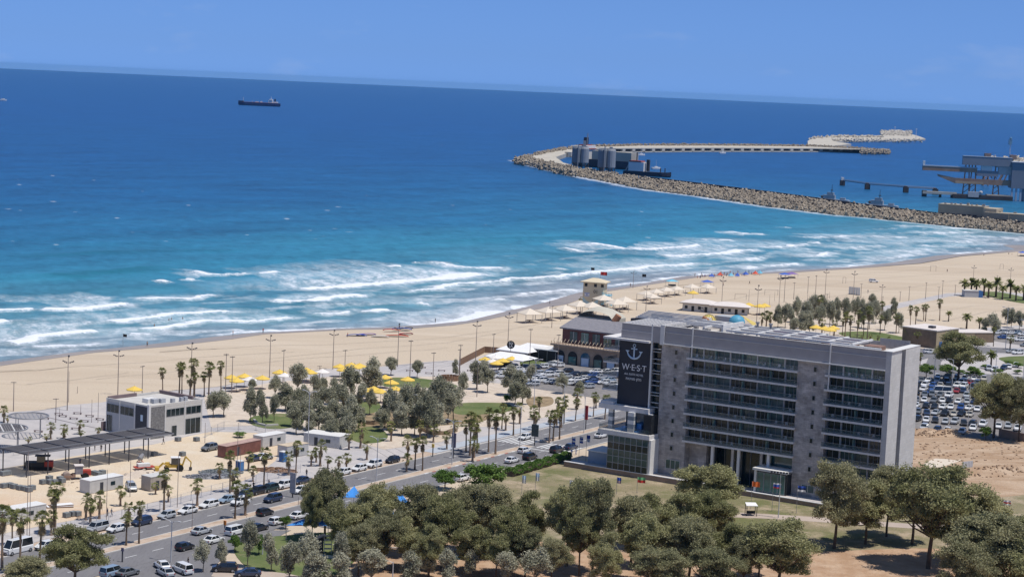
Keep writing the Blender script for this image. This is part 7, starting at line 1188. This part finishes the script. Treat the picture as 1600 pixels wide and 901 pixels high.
T = frame(505, 864, .1, 'small dark hut with pale ladder frame in the foreground playground', 'play hut', 'play_hut'); MB().box(-2.4, 0, 0, 0, 2, 2.6).build('wall', slate, T); MB().add([(-2.7, -.3, 2.0), (.1, -.3, 3.2), (.1, 2.3, 3.2), (-2.7, 2.3, 2.0), (-2.7, -.3, 1.9), (.1, -.3, 3.1), (.1, 2.3, 3.1), (-2.7, 2.3, 1.9)], [(0, 1, 2, 3), (4, 7, 6, 5), (0, 4, 5, 1), (2, 6, 7, 3)]).build('roof', slate, T); [MB().box(.2, -.1, z, 1.4, .1, z+.25).build('rung', cream, T) for z in (.8, 1.6, 2.4, 3.2)]; [MB().box(x-.06, -.12, 0, x+.06, .12, 3.6).build('post', cream, T) for x in (.15, 1.45)]
T = frame(590, 838, .4, 'red and green playground slide under the blue sails', 'slide', 'playground_slide'); MB().add([(0, -.4, 2.2), (0, .4, 2.2), (4, .4, .2), (4, -.4, .2), (0, -.4, 2.1), (0, .4, 2.1), (4, .4, .1), (4, -.4, .1)], [(0, 3, 2, 1), (4, 5, 6, 7), (0, 1, 5, 4), (1, 2, 6, 5), (2, 3, 7, 6), (3, 0, 4, 7)]).build('chute', redm, T); MB().box(-1.4, -.7, 2.0, 0, .7, 2.15).build('deck', MC['toilet_blue'], T); [MB().box(x-.06, y-.06, 0, x+.06, y+.06, 3.2).build('post', dsteel, T) for x in (-1.3, -.1) for y in (-.6, .6)]
bend_wall([(478, 866), (494, 870), (512, 872), (560, 878)], .6, .3, kerbM, 'low pale wall along the foreground playground', 'low_wall'); bend_wall([(640, 868), (680, 872), (720, 874)], .7, .6, aq, 'pale turquoise low wall glimpsed under the foreground trees', 'low_wall'); bend_wall([(520, 852), (640, 858), (760, 862)], .25, .3, kerbM, 'kerb of the playground under the big trees', 'low_wall')
T = frame(754, 856, .2, 'grey-green round play dome hidden among the foreground trees', 'play dome', 'play_dome'); MB().lathe([(2.2*math.cos(a), 3.2*math.sin(a)) for a in np.linspace(0, 1.55, 6)], 12).build('shell', mat('dome_sage', (.30, .36, .28), .7, .1, 1), T)
# goals, volleyball frames, mats of the far beach
for i, (px, py, w, h) in enumerate(((1157, 468, 5, 2.4), (1205, 461, 6, 2.4), (1319, 443, 1.5, 3), (1458, 424, 3, 3), (1565, 420, 2, 2.5))):
    T = frame(px, py, .2, 'thin metal sports frame on the beach sand, %s from the left' % nth(i), 'sports frame', 'sports_frame', group='sports frames on the beach'); MB().path([(-w/2, 0, 0), (-w/2, 0, h), (w/2, 0, h), (w/2, 0, 0)], .07, 4).build('frame', poleM, T)
for i in range(5): T = frame(1327.5+i*3.6, 459.5+i*.4, .1, 'upright grey-white surfboard shaped panel on the sand, %s of five from the left' % nth(i), 'panel', 'beach_panel', group='upright panels on the beach'); MB().prism([(-.45, -.1), (.45, -.1), (.45, .1), (-.45, .1)], 0, 3.4).build('panel', greyw, T); MB().box(-.5, -.4, 0, .5, .4, .15).build('foot', slate, T)
# ------------------------------------------------------------------ people
def person_proto(pose, seed):
    V = []; E = []; Rr = []
    def j(p, r): V.append(p); Rr.append(r); return len(V)-1
    def e(a, b): E.append((a, b))
    pel = j((0, 0, .93), .13); ch = j((.02, 0, 1.28), .15); nk = j((.02, 0, 1.50), .055); hd = j((.04, 0, 1.60), .085); ht = j((.04, 0, 1.73), .08); e(pel, ch); e(ch, nk); e(nk, hd); e(hd, ht)
    for s in (-1, 1):
        st = {'stand': .03, 'walk': .26*s, 'wade': .1*s, 'sit': .45}[pose]; kn = j((st*.7+(.12 if pose == 'walk' else 0), s*.11, .50), .07); ft = j((st if pose != 'walk' else st*1.1-.1, s*.12, .06), .045); toe = j((st+.14 if pose != 'walk' else st*1.1+.05, s*.13, .03), .035); hip = j((0, s*.1, .86), .1); e(pel, hip); e(hip, kn); e(kn, ft); e(ft, toe)
        a = {'stand': .05, 'walk': -.25*s, 'wade': .2, 'sit': .25}[pose]; sh = j((.02, s*.19, 1.42), .055); el = j((.02+a*.5, s*.26, 1.14), .042); ha = j((.08+a, s*.25, .90), .035); e(ch, sh); e(sh, el); e(el, ha)
    me = D.meshes.new('person'); me.from_pydata(V, E, []); o = D.objects.new('tmp', me); COL.objects.link(o); sk = o.modifiers.new('s', 'SKIN'); su = o.modifiers.new('u', 'SUBSURF'); su.levels = 1; su.render_levels = 1
    for i, r in enumerate(Rr): me.skin_vertices[0].data[i].radius = (r, r)
    me.skin_vertices[0].data[0].use_root = True; dg = bpy.context.evaluated_depsgraph_get(); m2 = D.meshes.new_from_object(o.evaluated_get(dg)); D.objects.remove(o); return m2
skinM = mat('skin', (.42, .26, .18), .6, 0); hairM = mat('hair', (.03, .02, .015), .8, 0)
BASE = {p: person_proto(p, 1) for p in ('stand', 'walk', 'wade')}; PM = {}
CL = dict(black=(.02, .02, .025), white=(.7, .7, .7), red=(.45, .05, .05), blue=(.05, .12, .35), orange=(.6, .2, .04), grey=(.2, .2, .22), navy=(.03, .04, .09), bare=(.42, .26, .18))
for k_, v_ in CL.items(): mat('cloth_'+k_, v_, .85, 0)
def person(px, py, pose, top, low, label, group=None, rz=0, z=0, sc=1):
    key = (pose, top, low)
    if key not in PM:
        me = BASE[pose].copy(); me.materials.clear(); [me.materials.append(m) for m in (skinM, MC['cloth_'+top], MC['cloth_'+low], hairM)]
        for p in me.polygons:
            c = p.center; p.material_index = 3 if c.z > 1.66 or (c.z > 1.58 and c.x < .02) else (0 if c.z > 1.47 or (abs(c.y) > .215 and c.z < 1.2) else (1 if c.z > .93 else (2 if c.z > (.45 if low == 'bare' or pose == 'wade' else .1) else 0)))
        PM[key] = me
    o = ob('person', PM[key], None, (*G(px, py, z), z), rz, label, 'person', group); o.scale = (sc, sc, sc); return o
for px, py, pose, top, low, lab, z in [(294, 884, 'stand', 'black', 'navy', 'person in black standing behind the white van at the bottom', .06), (168, 806, 'stand', 'navy', 'black', 'person in dark clothes on the pavement before the site fence, left of a pair', 0), (174, 807, 'walk', 'grey', 'grey', 'person in grey on the pavement before the site fence, right of a pair', 0), (125, 727, 'stand', 'navy', 'black', 'worker in dark clothes in the shade of the pergola', 0), (255, 694, 'walk', 'black', 'grey', 'person in black walking at the right end of the pergola', 0),
      (148, 704, 'stand', 'black', 'black', 'one of two dark figures under the pergola, left', 0), (158, 705, 'stand', 'black', 'navy', 'one of two dark figures under the pergola, right', 0), (442, 706, 'stand', 'navy', 'black', 'person in dark clothes by the grey cabin', 0), (687, 679, 'stand', 'black', 'black', 'person in black beside the rough stone wall', 0), (396, 764, 'stand', 'black', 'black', 'person in black waiting beside the kerb under the palms', 0), (420, 760, 'stand', 'grey', 'navy', 'person in grey on the pavement behind the dark green car', 0), (479, 744, 'stand', 'black', 'navy', 'person standing left of the round tree by the kerb', 0),
      (852, 720, 'stand', 'white', 'black', 'person with white top and dark trousers by the end of the hedge', 0), (364, 524, 'stand', 'orange', 'navy', 'bather standing at the waterline above the lamp mast', -1.3), (230, 541, 'wade', 'bare', 'black', 'bather walking along the wet sand', -1.3), (264, 504, 'wade', 'bare', 'navy', 'left bather of a pair in the surf', -2.0), (268, 503, 'wade', 'bare', 'red', 'right bather of a pair in the surf', -2.0), (285, 502, 'wade', 'bare', 'navy', 'lone bather in the surf right of the pair', -2.0), (241, 513, 'wade', 'bare', 'black', 'bather in the foam left of the pair', -2.0),
      (543, 527, 'stand', 'red', 'black', 'person in red on the sand left of the kites', -.2), (624, 515, 'stand', 'navy', 'black', 'person in dark wetsuit among the kites', -.4), (411, 520, 'stand', 'red', 'black', 'person in red at the water edge', -1.3), (680, 504, 'stand', 'black', 'black', 'person in black at the water edge right of the kites', -1.3), (859, 475, 'stand', 'navy', 'black', 'person in dark clothes at the water edge left of the lifeguard tower', -1.2), (985, 448, 'walk', 'bare', 'black', 'person on the sand right of the lifeguard tower', -.9), (1171, 444, 'walk', 'black', 'black', 'person in black walking on the open beach', 0), (1356, 458, 'walk', 'grey', 'grey', 'person walking right of the upright panels', 0), (1130, 447, 'walk', 'bare', 'navy', 'person walking on the sand above the white huts', 0),
      (1480, 425, 'stand', 'bare', 'black', 'person on the far open beach', 0), (1537, 401, 'stand', 'navy', 'black', 'left person of a group at the far right water edge', -1), (1576, 399, 'stand', 'black', 'black', 'middle person of a group at the far right water edge', -1), (1581, 400, 'stand', 'red', 'black', 'right person of a group at the far right water edge', -1), (1097, 450, 'stand', 'bare', 'red', 'bather beside the far shade shelters', -.3), (893, 712, 'stand', 'blue', 'white', 'person in blue by the hotel flags', 0), (900, 710, 'walk', 'white', 'blue', 'person in white by the hotel flags', 0)]:
    person(px, py, pose, top, low, lab, None, (px*1.7) % 6.28, z)
random.seed(9); cr_ = sorted([(random.uniform(1085, 1195), 0) for i in range(34)])
for i, (x, _) in enumerate(cr_): person(x, 433.5-(x-1100)*.045+random.uniform(-4, 3), random.choice(['stand', 'walk']), random.choice(['bare', 'red', 'white', 'bare', 'blue']), random.choice(['black', 'red', 'navy', 'blue']), 'bather in the crowd at the water edge beyond the beach huts, %s from the left' % nth(i), 'bathers beyond the beach huts', random.uniform(0, 6), -1.1)
for i, (x, y) in enumerate([(1112, 434), (1125, 432), (1142, 433), (1165, 431), (1180, 430), (1187, 429), (1152, 433)]): T = frame(x, y-1, .2*i, 'small beach tent among the crowd at the water edge, %s from the left' % nth(sorted([1112, 1125, 1142, 1165, 1180, 1187, 1152]).index(x)), 'beach tent', 'beach_tent', -.4, 'beach tents in the crowd'); MB().add([(-1.4, -1, 0), (1.4, -1, 0), (1.4, 1, 0), (-1.4, 1, 0), (0, 0, 1.5)], [(0, 1, 4), (1, 2, 4), (2, 3, 4), (3, 0, 4)]).build('canopy', [flagB, MC['kite_red'], aq][i % 3], T)

# ------------------------------------------------------------------ marine haze
hm_ = D.materials.new('haze_air'); hm_.use_nodes = True; n = hm_.node_tree.nodes; n.clear(); l = hm_.node_tree.links; vo = n.new('ShaderNodeVolumePrincipled'); oo = n.new('ShaderNodeOutputMaterial'); l.new(vo.outputs[0], oo.inputs['Volume'])
vo.inputs['Color'].default_value = (.27, .60, 1, 1); vo.inputs['Density'].default_value = 0.000017; vo.inputs['Anisotropy'].default_value = .2
MB().box(-34500, -34500, SEA-4.5, 34500, 34500, 96).build('haze', hm_, kind='stuff')
